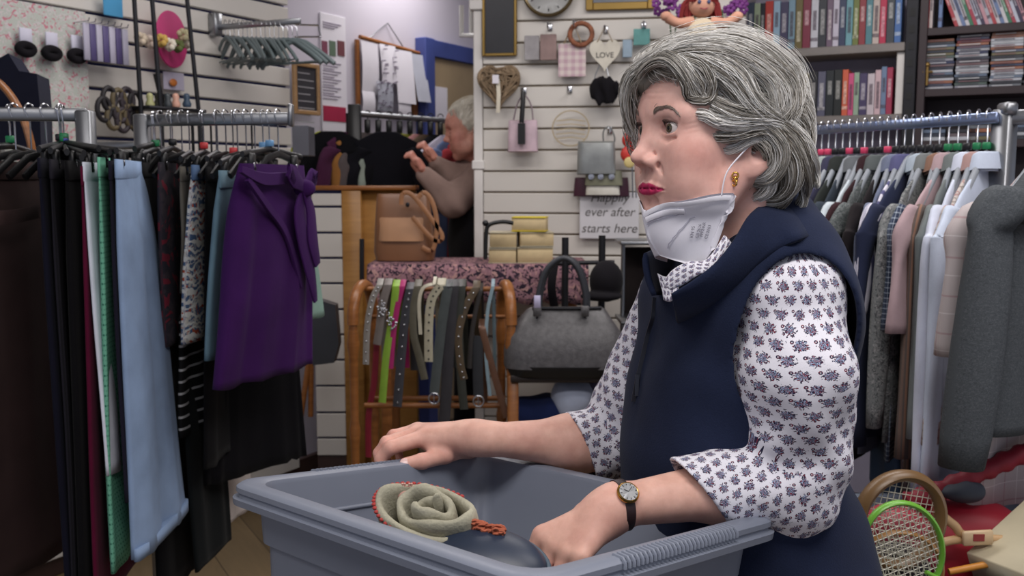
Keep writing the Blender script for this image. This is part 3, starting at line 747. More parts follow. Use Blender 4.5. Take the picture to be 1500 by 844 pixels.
# ---------------------------------------------------------------- clothes
FLEECE = fabric('navy_fleece', (31, 38, 60), .95, 500, .5, .12)
Vv, Fv = sculpt(vest_sdf, TC+np.array([-.26, -.28, .70]), TC+np.array([.26, .28, 1.42]), .0034)
Vv = relax(Vv, Fv, 2, .5); vest = new_mesh('fleece_vest', Vv, Fv, FLEECE, woman, ang=None)
def blouse_mat():
    t = NT('printed_blouse'); uv = t.tc('UV'); x, y, _ = t.xyz(uv); sx, sy = .0245, .0168
    Y = t.m2('DIVIDE', y, sy); row = t.m2('FLOOR', Y); off = t.m2('MULTIPLY', t.m2('PINGPONG', row, 1.0), .5)
    X = t.m2('ADD', t.m2('ADD', t.m2('DIVIDE', x, sx), off), 100.0)
    px = t.m2('MULTIPLY', t.m2('SUBTRACT', t.m2('FRACT', X), .5), sx); py = t.m2('MULTIPLY', t.m2('SUBTRACT', t.m2('FRACT', t.m2('ADD', Y, 100.0)), .5), sy)
    n1, nc = t.noise(uv, 230, 2, .6); n2, _ = t.noise(uv, 260, 2, .6)
    qx = t.m2('ADD', t.m2('MULTIPLY', px, .82), t.m2('MULTIPLY', t.m2('SUBTRACT', n1, .5), .0110)); qy = t.m2('ADD', t.m2('MULTIPLY', py, 1.0), t.m2('MULTIPLY', t.m2('SUBTRACT', n2, .5), .0110))
    r = t.m2('SQRT', t.m2('ADD', t.m2('MULTIPLY', qx, qx), t.m2('MULTIPLY', qy, qy)))
    th = t.m2('ARCTAN2', qy, qx); tw = t.m2('ADD', th, t.m2('MULTIPLY', r, 30.0))
    lobes = t.m2('SINE', t.m2('MULTIPLY', tw, 9.0)); 
    edge = t.m2('ADD', .0059, t.m2('MULTIPLY', lobes, .0014))
    M1 = t.m2('LESS_THAN', r, edge)
    # small side flourish
    fx = t.m2('SUBTRACT', px, .0090); fy = t.m2('SUBTRACT', py, .0040); fr = t.m2('SQRT', t.m2('ADD', t.m2('MULTIPLY', fx, fx), t.m2('MULTIPLY', fy, fy)))
    M2 = t.m2('LESS_THAN', t.m2('ABSOLUTE', t.m2('SUBTRACT', fr, .0014)), .0007)
    M = t.m2('MAXIMUM', M1, M2)
    inner = t.m2('SINE', t.m2('ADD', t.m2('MULTIPLY', tw, 8.0), t.m2('MULTIPLY', r, 1500.0)))
    g, _ = t.noise(uv, 420, 2, .6)
    colr = t.mix(t.m2('GREATER_THAN', g, .52), lin((42, 40, 66)), lin((128, 52, 66)))
    colr = t.mix(t.m2('MULTIPLY', t.m2('GREATER_THAN', inner, .45), t.m2('LESS_THAN', r, .0052)), colr, lin((168, 184, 212)))
    colr = t.mix(t.m2('MULTIPLY', t.m2('GREATER_THAN', r, t.m2('SUBTRACT', edge, .0009)), M1), colr, lin((36, 34, 58)))
    t.base(t.mix(M, lin((226, 224, 232)), colr)); t.set(Roughness=.75); t.b.inputs['Specular IOR Level'].default_value = .25
    k, _ = t.noise(t.tc(), 700, 2); t.bump(k, .2, .0006); return t.m
BLOUSE = blouse_mat()
Vs, Fs = sculpt(shirt_sdf, np.minimum(CF2, CF)-np.array([.04, .10, .34]), np.array([.55, 1.62, 1.36]), .0030)
Vs = relax(Vs, Fs, 2, .5)
def sleeve_uv(V, F):
    segs = [(SH, EL, np.array([-.2, -1, 0])), (EL, CF, np.array([0, -.8, .6])), (SH2, EL2, np.array([-.7, -.7, .3])), (EL2, CF2, np.array([0, -.8, .6])), (TC+np.array([0, 0, 1.3]), TC+np.array([0, 0, .8]), np.array([-1, -.3, 0]))]
    Cc = V[F].mean(1); ds = [np.maximum(rc(Cc, a, b, .065), 0) if i < 4 else np.abs(torso(Cc, -.003))+.004 for i, (a, b, _) in enumerate(segs)]
    seg = np.argmin(np.stack(ds), 0); UV = np.zeros((len(F), 4, 2))
    for i, (a, b, rf) in enumerate(segs):
        ax = (b-a)/np.linalg.norm(b-a); e1 = rf-ax*(rf@ax); e1 /= np.linalg.norm(e1); e2 = np.cross(ax, e1); mk = seg == i; rad = .066 if i < 4 else .14
        if not mk.any(): continue
        W = V[F[mk]]-a; th = np.arctan2(W@e2, W@e1); c0 = Cc[mk]-a; t0 = np.arctan2(c0@e2, c0@e1)[:, None]
        th = t0+(th-t0+np.pi) % (2*np.pi)-np.pi
        UV[mk, :, 0] = th*rad+i*.013; UV[mk, :, 1] = -(W@ax)
    return UV.reshape(-1, 2)
shirt = new_mesh('printed_blouse', Vs, Fs, BLOUSE, woman, uv=sleeve_uv(Vs, Fs), ang=None)
# vest collar: lofted band with a rolled edge, from near front end round the neck to the far front end
def band(T, B, th, K, name, material, parent, bulge=.0):
    T = spline([at(*p) for p in T], K); B = spline([at(*p) for p in B], K); rings = []; uvs = []
    cc = T.mean(0)
    for k in range(K):
        a, b = T[k], B[k]; tg = T[min(k+1, K-1)]-T[max(k-1, 0)]; dn = b-a; nn = np.cross(tg, dn); nn /= np.linalg.norm(nn)+1e-9
        if nn@(a-cc) < 0: nn = -nn
        pr = []
        S_ = 9
        for j in range(S_): s = j/(S_-1); pr.append(a+dn*s+nn*(th+bulge*math.sin(math.pi*s)))
        for j in range(S_): s = 1-j/(S_-1); pr.append(a+dn*s+nn*(bulge*.7*math.sin(math.pi*s)))
        pr[0] = pr[0]-nn*th*.3; pr[-1] = pr[-1]+nn*th*.3
        rings.append(pr); uvs.append([(k*.01, -j*.008) for j in range(2*S_)])
    m = MB(); m.loft(rings, uvs); return m.build(name, material, parent, ang=None)
COLT = [(982, 428, 1.165), (1012, 410, 1.158), (1046, 384, 1.158), (1074, 350, 1.168), (1100, 312, 1.195), (1140, 296, 1.26), (1180, 300, 1.34), (1150, 312, 1.42), (1080, 330, 1.445), (1015, 350, 1.41), (972, 362, 1.33), (948, 370, 1.255)]
_cb = march(vest_sdf, np.array([990, 1028, 1068, 1104, 1140, 1178]), np.array([470, 452, 424, 392, 366, 352]))
COLB = [(x, y, p[1]+.006) for x, y, p in zip([990, 1028, 1068, 1104, 1140, 1178], [470, 452, 424, 392, 366, 352], _cb)]+[(1212, 345, 1.36), (1180, 370, 1.45), (1085, 390, 1.475), (1020, 410, 1.44), (975, 430, 1.34), (962, 432, 1.24)]
band(COLT, COLB, .007, 60, 'vest_collar', FLEECE, woman, .004)
band([(972, 414, 1.178), (985, 396, 1.172), (1008, 384, 1.168), (1035, 380, 1.172), (1060, 345, 1.185)], [(984, 425, 1.172), (1003, 416, 1.165), (1026, 402, 1.160), (1046, 398, 1.168), (1072, 360, 1.182)], .003, 24, 'blouse_collar', BLOUSE, woman, .002)
band([(985, 400, 1.21), (975, 405, 1.22), (962, 400, 1.235)], [(992, 425, 1.195), (982, 440, 1.195), (972, 440, 1.21)], .003, 12, 'blouse_collar', BLOUSE, woman, .002)
zp = march(vest_sdf, np.array([960, 958, 950, 942, 934, 929]), np.array([436, 462, 490, 525, 560, 588]))
m = MB(); zz = spline(zp-np.array([0, .002, 0]), 24); m.strap(zz, .009, .003, (1, 0, 0)); zipo = m.build('zip', mat('dark_zip', (36, 38, 48), .4, .3), woman)
m = MB(); m.strap([zp[-2]+np.array([-.001, -.005, .012]), zp[-2]+np.array([-.002, -.007, -.004]), zp[-2]+np.array([-.002, -.007, -.018])], .006, .0025, (1, 0, 0)); m.build('zip_pull', mat('zip_pull', (60, 62, 70), .3, .7), zipo)
# trousers and shoes, below the frame
TRO = fabric('dark_trousers', (34, 36, 44))
def legs(P):
    Q = w2t(P); A = Q.copy(); A[:, 1] = np.abs(A[:, 1])
    d = ell(Q, (-.03, 0, .82), (.135, .172, .15)); d = su(d, rc(A, (-.03, .09, .80), (-.02, .10, .45), .092, .062), .04)
    return su(d, rc(A, (-.02, .10, .45), (-.05, .105, .06), .062, .048), .03)
Vl, Fl = sculpt(legs, TC+np.array([-.25, -.28, .0]), TC+np.array([.25, .28, .95]), .009); new_mesh('trousers', Vl, Fl, TRO, woman, ang=None)
for s in (-1, 1):
    m = MB(); p = t2w(np.array([[.01, s*.105, .045]]))[0]
    m.ellip(p, (.135, .048, .045), M=Matrix.Rotation(TB, 4, 'Z')); m.build('shoe', BLKPLA, woman)
# ================================================================ her hair, brows, mask, watch, earring
def hairmass(P):                                  # head frame
    d = ell(P, (-.014, .0, .026), (.100, .083, .073))
    d = su(d, ell(P, (-.055, 0, -.030), (.058, .078, .070)), .04)
    d = su(d, ell(P, (.056, -.020, .066), (.045, .050, .034)), .03)
    d = su(d, ell(P, (.010, .02, .071), (.075, .055, .030)), .03)
    d = su(d, ell(P, (.062, -.068, .020), (.024, .020, .060)), .015)     # lock on the far side of the face
    d = ss(d, ell(P, (.105, .022, -.028), (.070, .058, .092)), .006)
    d = ss(d, ell(P, (.055, .085, -.060), (.062, .045, .052)), .010)     # round the near ear and cheek
    d = ss(d, ell(P, (.02, 0, -.16), (.12, .12, .075)), .010)
    return d
hw = lambda W: hairmass(w2h(W))*HS
Vh, Fh = sculpt(hairmass, (-.15, -.12, -.14), (.14, .12, .16), .0026)
Vh = relax(Vh, Fh, 2, .5)
wn = .0022*np.sin(Vh[:, 0]*95+40*Vh[:, 2])*np.sin(Vh[:, 2]*80+Vh[:, 1]*60)
nrm_ = Vh-np.array([-.02, 0, .0]); nrm_ /= np.linalg.norm(nrm_, axis=1)[:, None]; Vh = Vh+nrm_*(wn-.004)[:, None]
def hairmat():
    t = NT('grey_hair'); a = t.n('ShaderNodeVertexColor', layer_name='Col'); t.base(a.outputs[0]); t.set(Roughness=.42); t.b.inputs['Specular IOR Level'].default_value = .4; return t.m
HAIRM = hairmat()
SV, SF, SCol, nS = [], [], [], 0
def add_strands(S, rad, col):                      # S: (n,K,3) world
    global nS
    n, K, _ = S.shape; T = np.gradient(S, axis=1); T /= np.linalg.norm(T, axis=2)[..., None]+1e-9
    A = np.cross(T, np.array([.31, .52, .79])); A /= np.linalg.norm(A, axis=2)[..., None]+1e-9; B = np.cross(T, A)
    taper = np.concatenate([np.linspace(.6, 1, 3), np.ones(max(K-7, 1)), np.linspace(1, .25, 4)])[:K]; taper = np.resize(taper, K)
    r = rad*taper[None, :, None]
    ring = np.stack([S+r*(A*math.cos(t)+B*math.sin(t)) for t in (0, 2.094, 4.189)], 2)      # n,K,3,3
    idx = (np.arange(n*K*3)+nS).reshape(n, K, 3); q = []
    for i in range(3):
        j = (i+1) % 3; q.append(np.stack([idx[:, :-1, i], idx[:, :-1, j], idx[:, 1:, j], idx[:, 1:, i]], -1).reshape(-1, 4))
    SV.append(ring.reshape(-1, 3)); SF.append(np.concatenate(q)); SCol.append(np.repeat(col, K*3, axis=0)); nS += n*K*3
GREYS = np.array([lin((168, 163, 154))[:3], lin((206, 202, 195))[:3], lin((242, 240, 236))[:3], lin((126, 118, 106))[:3], lin((86, 78, 68))[:3]])
def shades(n, tone):
    p = {'mid': [.38, .24, .12, .17, .09], 'light': [.14, .34, .48, .03, .01], 'dark': [.24, .08, .03, .35, .30]}[tone]
    return GREYS[np.random.choice(5, n, p=p)]*np.random.uniform(.85, 1.12, (n, 1))
# base strands grown over the whole head along the combing direction
def grad(P, e=.0015):
    g = np.stack([hairmass(P+np.eye(3)[i]*e)-hairmass(P-np.eye(3)[i]*e) for i in range(3)], 1); return g/(np.linalg.norm(g, axis=1)[:, None]+1e-9)
rng = np.random.default_rng(5)
def grow(n, K, step, seedV, lift, rad, tone='mid', wav=.35):
    P = seedV[rng.integers(0, len(seedV), n)].copy(); ph = P[:, 0]*34+P[:, 2]*26+rng.normal(size=n)*.25; out = []
    for k in range(K):
        g = grad(P); d = hairmass(P); P = P-g*(d-lift-.003*math.sin(k*.35))[:, None]; out.append(P.copy())
        back = np.stack([-.9+0*P[:, 0], np.sign(P[:, 1])*.35, -.25-9*np.clip(.055-P[:, 2], 0, .1)], 1)
        low = (P[:, 2] < -.03); back[low] += np.array([.35, 0, -.3])
        back = back-g*(back*g).sum(1)[:, None]; back /= np.linalg.norm(back, axis=1)[:, None]+1e-9
        side = np.cross(g, back); w = wav*np.sin(ph+k*.42)
        P = P+(back+side*w[:, None])*step
    S = np.stack(out, 1); cl = np.sin(out[0][:, 0]*230+out[0][:, 2]*150)+rng.normal(size=n)*.7
    c = shades(n, tone); c = c*(1+.14*cl[:, None]); add_strands(h2w(S.reshape(-1, 3)).reshape(S.shape), rad, np.clip(c, 0, 1))
grow(5200, 15, .0065, Vh, .0015, .00042)
grow(450, 13, .0065, Vh[(Vh[:, 2] > .02)], .0040, .0004, 'light', .6)
# hand-placed locks, drawn where the photograph shows them and laid on the hair surface
def lock(px, n=110, R0=.010, R1=.006, lift=.004, tone='mid', dz=None, rad=.0004, curl=0., K=22, dep=None):
    px = [(a, b+20*min(1, max(0, (125-b)/70))) for a, b in px]; pts = spline([(a, b, 0) for a, b in px], K); W = march(hw, pts[:, 0], pts[:, 1], .9, 1.6)
    if dep is not None: W = np.array([at(a, b, d_) for (a, b, _), d_ in zip(pts, np.interp(np.linspace(0, 1, K), np.linspace(0, 1, len(dep)), dep))])
    for _ in range(3): W[1:-1] = (W[:-2]+2*W[1:-1]+W[2:])/4
    L = w2h(W); g = grad(L) if dep is None else np.tile(np.array([.3, .95, 0]), (K, 1))
    bulk = np.sin(np.linspace(.15, math.pi*.92, K)); L = L+g*(lift+.0065*bulk)[:, None]
    T = np.gradient(L, axis=0); T /= np.linalg.norm(T, axis=1)[:, None]+1e-9; B = np.cross(T, g); B /= np.linalg.norm(B, axis=1)[:, None]+1e-9
    a = rng.uniform(0, 2*np.pi, n); rr = np.sqrt(rng.uniform(0, 1, n)); Rk = np.interp(np.linspace(0, 1, K), [0, .35, 1], [R0*.8, R0, R1])
    u = rr*np.cos(a); v = rr*np.sin(a)*.8; ph = rng.normal(size=n)*.5; kk = np.arange(K)
    fr = 1+.08*np.sin(ph[:, None]*3+kk[None]*.35)
    S = L[None]+B[None]*(u[:, None]*Rk[None]*fr)[..., None]+g[None]*(v[:, None]*Rk[None])[..., None]
    S = S+B[None]*(.0007*np.sin(kk[None]*.8+ph[:, None]*6))[..., None]
    c = shades(n, tone)*(1+.12*np.sin(u*7)[:, None]); add_strands(h2w(S.reshape(-1, 3)).reshape(S.shape), rad, np.clip(c, 0, 1))
LOCKS = [
 ([(940, 92), (975, 68), (1020, 55), (1070, 55), (1110, 72), (1140, 104), (1156, 140)], 'light', .012, .008),
 ([(950, 84), (990, 62), (1045, 60), (1090, 74), (1125, 104), (1145, 140), (1150, 165)], 'mid', .012, .008),
 ([(985, 60), (1040, 46), (1090, 52), (1130, 78), (1158, 115), (1166, 155)], 'mid', .012, .007),
 ([(1000, 52), (1060, 42), (1110, 56), (1150, 90), (1168, 130)], 'light', .010, .007),
 ([(1030, 72), (1068, 88), (1085, 118), (1100, 150), (1125, 168), (1146, 180)], 'light', .012, .006),
 ([(1010, 76), (1048, 92), (1072, 122), (1088, 152), (1112, 172), (1140, 184)], 'mid', .012, .006),
 ([(1055, 66), (1095, 84), (1122, 116), (1132, 150), (1140, 176)], 'light', .010, .006),
 ([(1090, 70), (1128, 96), (1150, 130), (1152, 160), (1142, 180)], 'dark', .009, .005),
 ([(1060, 98), (1080, 128), (1100, 152), (1126, 166), (1142, 168)], 'dark', .007, .004),
 ([(1044, 150), (1070, 164), (1100, 168), (1128, 172), (1146, 182)], 'mid', .012, .006),
 ([(1040, 172), (1066, 178), (1096, 176), (1126, 180), (1148, 190)], 'light', .010, .006),
 ([(1042, 196), (1064, 196), (1092, 190), (1118, 190), (1140, 200)], 'mid', .008, .006),
 ([(1040, 205), (1060, 214), (1082, 208), (1102, 200), (1125, 205)], 'light', .006, .005),
 ([(1105, 178), (1128, 192), (1142, 218), (1138, 246), (1120, 262), (1098, 260)], 'mid', .012, .006),
 ([(1112, 190), (1132, 212), (1132, 240), (1116, 256), (1094, 254), (1080, 244)], 'light', .007, .003),
 ([(1100, 196), (1118, 212), (1124, 232), (1114, 248)], 'dark', .008, .005),
 ([(1135, 180), (1156, 205), (1168, 240), (1172, 272), (1166, 292)], 'mid', .013, .007),
 ([(1145, 178), (1168, 206), (1182, 240), (1190, 270)], 'light', .009, .005),
 ([(1140, 200), (1156, 232), (1154, 265), (1136, 285), (1112, 288)], 'mid', .013, .007),
 ([(1130, 250), (1124, 272), (1104, 284), (1086, 284)], 'light', .009, .005),
 ([(1150, 255), (1146, 280), (1124, 296), (1096, 292)], 'dark', .010, .006),
 ([(1172, 262), (1166, 290), (1146, 302), (1116, 300)], 'mid', .010, .006),
 ([(1100, 258), (1092, 270), (1090, 286)], 'dark', .008, .004),
 # forelock that curls on the brow
 ([(948, 96), (962, 80), (982, 78), (1000, 92), (1008, 116), (1014, 138), (1028, 150), (1042, 146), (1048, 132), (1046, 120)], 'dark', .0075, .003),
 ([(940, 104), (954, 84), (976, 74), (998, 84), (1010, 106), (1016, 130), (1026, 146), (1040, 148)], 'mid', .010, .003),
 ([(968, 76), (992, 74), (1012, 90), (1022, 116), (1034, 140), (1042, 150)], 'light', .007, .003),
 ([(1000, 74), (1028, 84), (1040, 108), (1042, 130), (1038, 148)], 'mid', .010, .005),
 ([(1006, 84), (1024, 104), (1032, 128), (1030, 148)], 'dark', .008, .004),
 # temple sweep
 ([(1016, 150), (1034, 168), (1054, 176), (1080, 176)], 'light', .007, .005),
]
for px, tone, r0, r1 in LOCKS: lock(px, int(60+r0*9000), r0, r1, tone=tone)
# locks framing the far side of the face
for px, tone, r0 in (([(962, 96), (935, 106), (921, 134), (920, 168), (930, 196), (936, 206)], 'mid', .009), ([(955, 88), (928, 100), (914, 134), (915, 168), (926, 200)], 'light', .007),
                     ([(966, 104), (946, 116), (936, 140), (934, 170), (938, 202)], 'dark', .007), ([(972, 84), (940, 88), (920, 108), (912, 138), (918, 172)], 'mid', .009), ([(968, 110), (950, 108), (936, 118), (928, 132)], 'light', .006)):
    lock(px, 130, r0, r0*.55, lift=0, tone=tone, dep=[1.235, 1.26, 1.275, 1.28])
for i in range(60):                               # flyaway wisps
    p0 = LOCKS[int(rng.integers(0, 8))][0]; off = rng.normal(size=2)*7
    lock([(a+off[0]+rng.normal()*2, b+off[1]-3) for a, b in p0], 3, .010, .012, lift=.007+.004*rng.random(), tone='light', rad=.0003)
Vb_, Fb_ = h2w(Vh), Fh
vc = np.tile(np.array(lin((135, 129, 119))[:3]), (len(Vb_), 1))*(1+.2*np.sin(Vh[:, 0]*300+Vh[:, 2]*200))[:, None]
hb = np.concatenate([Vb_]+SV); hf = np.concatenate([Fb_]+[f+len(Vb_) for f in SF]); hc = np.concatenate([np.clip(vc, 0, 1)]+SCol)
new_mesh('hair', hb, hf, HAIRM, woman, col=hc, ang=None)
# eyebrows and lashes
SV, SF, SCol, nS = [], [], [], 0
hd = lambda W: head_sdf(w2h(W))*HS
HV = w2h(V1); HV = HV[(HV[:, 0] > .05) & (np.abs(HV[:, 1]) < .06) & (np.abs(HV[:, 2]-.01) < .04)]
def snap(p): 
    q = HV[np.argmin(((HV[:, 1:]-np.array(p))**2).sum(1)-HV[:, 0]*.004)]; return q
for sy in (1, -1):
    base = np.array([snap((sy*y, z)) for y, z in ((.018, .0180), (.025, .0225), (.033, .0250), (.041, .0240), (.048, .0195), (.053, .0140))])
    B_ = spline(base, 60); S = []
    for i in range(170):
        k = int(rng.integers(0, 52)); p = B_[k]+np.array([.0006, 0, rng.normal()*.0013*(1-k/80)]); t = B_[min(k+7, 59)]-B_[k]+np.array([0, 0, .0012*(1-k/30)]); t /= np.linalg.norm(t)
        S.append([p+t*.0062*s+np.array([.0007*math.sin(s*2.5), 0, 0]) for s in np.linspace(0, 1, 6)])
    S = np.array(S); add_strands(h2w(S.reshape(-1, 3)).reshape(S.shape), .00030, np.tile(np.array(lin((112, 98, 90))[:3]), (len(S), 1)))
    S = []
    for k in range(26):
        a = -1+2*k/25; p = EYE*np.array([1, sy, 1])+np.array([.0118-.0055*a*a, sy*a*.0128, .0062-.0048*a*a]); dr = np.array([.7, sy*a*.6, .55]); dr /= np.linalg.norm(dr)
        S.append([p+dr*.0055*s+np.array([0, 0, .0012*s*s]) for s in np.linspace(0, 1, 6)])
    S = np.array(S); add_strands(h2w(S.reshape(-1, 3)).reshape(S.shape), .00026, np.tile(np.array(lin((36, 30, 30))[:3]), (len(S), 1)))
new_mesh('eyebrows_and_lashes', np.concatenate(SV), np.concatenate(SF), HAIRM, woman, col=np.concatenate(SCol), ang=None)
# face mask, pulled down under the chin: two panels folded on a centre crease
MASKM = fabric('white_mask_cloth', (236, 234, 242), .85, 1400, .15, .03)
def mpan(sy, n=26):
    TL_, BL_, BR_, TR_ = [np.array(v) for v in ((.0995, 0, -.1000), (.078, 0, -.152), (.040, .046, -.165), (.018, .0700, -.0755))]
    out = []
    for i in range(n):
        u = i/(n-1); row = []
        for j in range(n):
            v = j/(n-1); top = TL_*(1-u)+TR_*u; bot = BL_*(1-u)+BR_*u; p = top*(1-v)+bot*v
            bu = math.sin(math.pi*u**.8); p = p+np.array([.55, .83, 0])*(.0165*bu*(1-.35*v))+np.array([0, 0, .0095*bu*(1-v)])
            p = p+np.array([.006, 0, -.001])*math.sin(math.pi*v)*(1-u)
            p = p+np.array([.3, .9, .2])*.0012*math.sin(v*9+u*5)*bu
            p[1] *= sy; row.append(p)
        out.append(row)
    return np.array(out)
def push(P, g=.0022):                               # keep cloth just outside the skin
    for _ in range(3):
        d = head_sdf(P); e = .002; gr = np.stack([head_sdf(P+np.eye(3)[i]*e)-head_sdf(P-np.eye(3)[i]*e) for i in range(3)], 1); gr /= np.linalg.norm(gr, axis=1)[:, None]+1e-9
        P = P+gr*np.clip(g-d, 0, None)[:, None]
    return P
m = MB()
for sy in (1, -1):
    G = mpan(sy); n = G.shape[0]; G = push(G.reshape(-1, 3)).reshape(G.shape)
    for _ in range(6): G[1:-1, 1:-1] = (G[:-2, 1:-1]+G[2:, 1:-1]+G[1:-1, :-2]+G[1:-1, 2:]+G[1:-1, 1:-1]*2)/6; G[:, 0] = G[:, 0]*.6+.4*np.stack([np.convolve(np.pad(G[:, 0, c], 2, mode='edge'), np.ones(5)/5, 'valid') for c in range(3)], 1)
    G[0, :, 1] = 0; A = G.reshape(-1, 3); nr = np.tile(np.array([.55, .83*sy, 0]), (len(A), 1)); In = A-nr*.0014; A = h2w(A); In = h2w(In)
    fs = [];
    for i in range(n-1):
        for j in range(n-1):
            q = (i*n+j, i*n+j+1, (i+1)*n+j+1, (i+1)*n+j); q = q if sy > 0 else q[::-1]; fs.append(q[::-1]); fs.append(tuple(x+n*n for x in q))
    ed = [(i, 0) for i in range(n)]+[(n-1, j) for j in range(n)]+[(i, n-1) for i in range(n-1, -1, -1)]+[(0, j) for j in range(n-1, -1, -1)]
    for a, b in zip(ed[:-1], ed[1:]):
        if a != b: fs.append((a[0]*n+a[1], b[0]*n+b[1], b[0]*n+b[1]+n*n, a[0]*n+a[1]+n*n))
    m.add(list(A)+list(In), fs)
mask = m.build('face_mask', MASKM, woman, ang=None)
Gm = mpan(1, 40); Gw = h2w(push(Gm.reshape(-1, 3))).reshape(40, 40, 3)
def mpt(u, v, off=.0012):
    i, j = min(int(u*39), 38), min(int(v*39), 38); p = Gw[i, j]; t1 = Gw[i+1, j]-p; t2 = Gw[i, j+1]-p; nn = np.cross(t1, t2); nn /= np.linalg.norm(nn)
    if nn[1] > 0: nn = -nn
    return p+nn*off, t1/np.linalg.norm(t1), t2/np.linalg.norm(t2), nn
def mstrip(pts, w, name, th=.0008, mm=MASKM):
    P = [mpt(u, v) for u, v in pts]; b = MB(); b.strap([p[0] for p in P], w, th, [p[2] for p in P]); return b.build(name, mm, mask)
mstrip([(.02+.025*k, .06) for k in range(38)], .006, 'mask_edge_seam')
mstrip([(.03+.04*k, .19) for k in range(13)], .007, 'mask_nose_clip', .0016)
DART = mat('mask_crease', (176, 174, 188), .9, var=.02)
mstrip([(.04+.05*k, .285-.004*k) for k in range(10)], .0012, 'mask_crease', .0005, DART)
mstrip([(.62-.040*k, .30+.055*k) for k in range(10)], .0012, 'mask_crease', .0005, DART)
mstrip([(.975, .04+.058*k) for k in range(17)], .007, 'mask_side_seam', .0012)
for k, (txt, u, v, s_) in enumerate([('KN 95', .66, .62, .0058), ('GB 2626', .72, .64, .0052), ('FFP2 NR', .79, .60, .0052), ('CE 2163', .86, .62, .0052)]):
    tcv = bpy.data.curves.new('t', 'FONT'); tcv.body = txt; tcv.size = s_; tcv.extrude = .0001; to = bpy.data.objects.new('t', tcv); COL.objects.link(to)
    bpy.context.view_layer.update(); me = bpy.data.meshes.new_from_object(to.evaluated_get(bpy.context.evaluated_depsgraph_get())); bpy.data.objects.remove(to)
    p, t1, t2, nn = mpt(u, v, .0014); ex_ = -t2; ey_ = np.cross(nn, ex_); co = np.array([v_.co[:] for v_ in me.vertices]); V_ = p+co[:, :1]*ex_+co[:, 1:2]*ey_+co[:, 2:]*nn
    new_mesh('mask_print', V_, [tuple(q.vertices) for q in me.polygons], mat('grey_print', (120, 118, 132), .9), mask, smooth=False)
for nm, pts in (('mask_ear_loop', [(.95, .08), ]),):
    pass
e0 = mpt(.84, .04)[0]; earb = h2w(np.array([[-.006, .0790, -.010], [-.018, .0790, -.004], [-.026, .074, -.020], [-.018, .076, -.046]])); e1 = mpt(.97, .25)[0]
mid = at(1078, 238, 1.155); m = MB(); m.tube(spline([e0, at(1064, 254, e0[1]), at(1084, 228, earb[0][1]-.006), earb[0], earb[1], earb[2], earb[3], at(1080, 276, earb[3][1]+.003), e1], 40), .0014, 8, flat=.7); m.build('mask_ear_loop', MASKM, woman)
# knotted gold earring
GOLD = mat('gold', (212, 166, 84), .22, 1.0, var=.05)
lob = at(1077, 262, h2w(np.array([[.002, .079, -.056]]))[0][1]); m = MB()
for a_, o_ in ((0, (0, 0, .004)), (1.0, (.001, 0, -.001)), (2.1, (-.001, 0, -.005))): torus(m, lob+np.array(o_), .0036, .0013, M=Matrix.Rotation(a_, 4, 'Z') @ Matrix.Rotation(a_*.7, 4, 'Y'), n=16, m=8)
m.build('gold_earring', GOLD, woman)
# wristwatch
ax = (WR-EL)/np.linalg.norm(WR-EL); wc = WR-ax*.004+np.array([0, 0, .0]); fn_ = np.array([.05, -.62, .62]); fn_ -= ax*(fn_@ax); fn_ /= np.linalg.norm(fn_); sd = np.cross(ax, fn_)
m = MB(); STRAP = mat('brown_leather_strap', (44, 26, 28), .5); pth = []; 
for k in range(36): a_ = 2*math.pi*k/36; pth.append(wc+(fn_*math.cos(a_)*1.0+sd*math.sin(a_)*1.02)*.0300)
m.strap(pth+[pth[0]], .0125, .0022, [ax]*37); m.build('watch_strap', STRAP, woman)
Mx = Matrix([list(ax)+[0], list(sd)+[0], list(fn_)+[0], [0, 0, 0, 1]]).transposed(); Mx = Matrix.Translation([float(v) for v in wc+fn_*.0300]) @ Mx
m = MB(); m.lathe([(.0001, -.001), (.0125, -.001), (.0138, .001), (.0138, .0035), (.0122, .0052), (.0112, .0046)], M=Mx, n=32); case = m.build('watch_case', GOLD, woman)
m = MB(); m.lathe([(.0001, .0050), (.0114, .0050)], M=Mx, n=32); m.build('watch_face', mat('silver_watch_face', (226, 228, 230), .15, .5, var=.02), case)
m = MB()
for k in range(12):
    a_ = k*math.pi/6; p = Mx @ Vector((math.cos(a_)*.0095, math.sin(a_)*.0095, .0054)); m.box((0, 0, 0), (.0022, .0007, .0004), M=Matrix.Translation(p) @ Mx.to_3x3().to_4x4() @ Matrix.Rotation(a_, 4, 'Z'))
for a_, l_ in ((.6, .006), (2.4, .0085)):
    p = Mx @ Vector((math.cos(a_)*l_/2, math.sin(a_)*l_/2, .0056)); m.box((0, 0, 0), (l_, .0007, .0004), M=Matrix.Translation(p) @ Mx.to_3x3().to_4x4() @ Matrix.Rotation(a_, 4, 'Z'))
m.build('watch_hands_and_marks', BLACKINK, case)
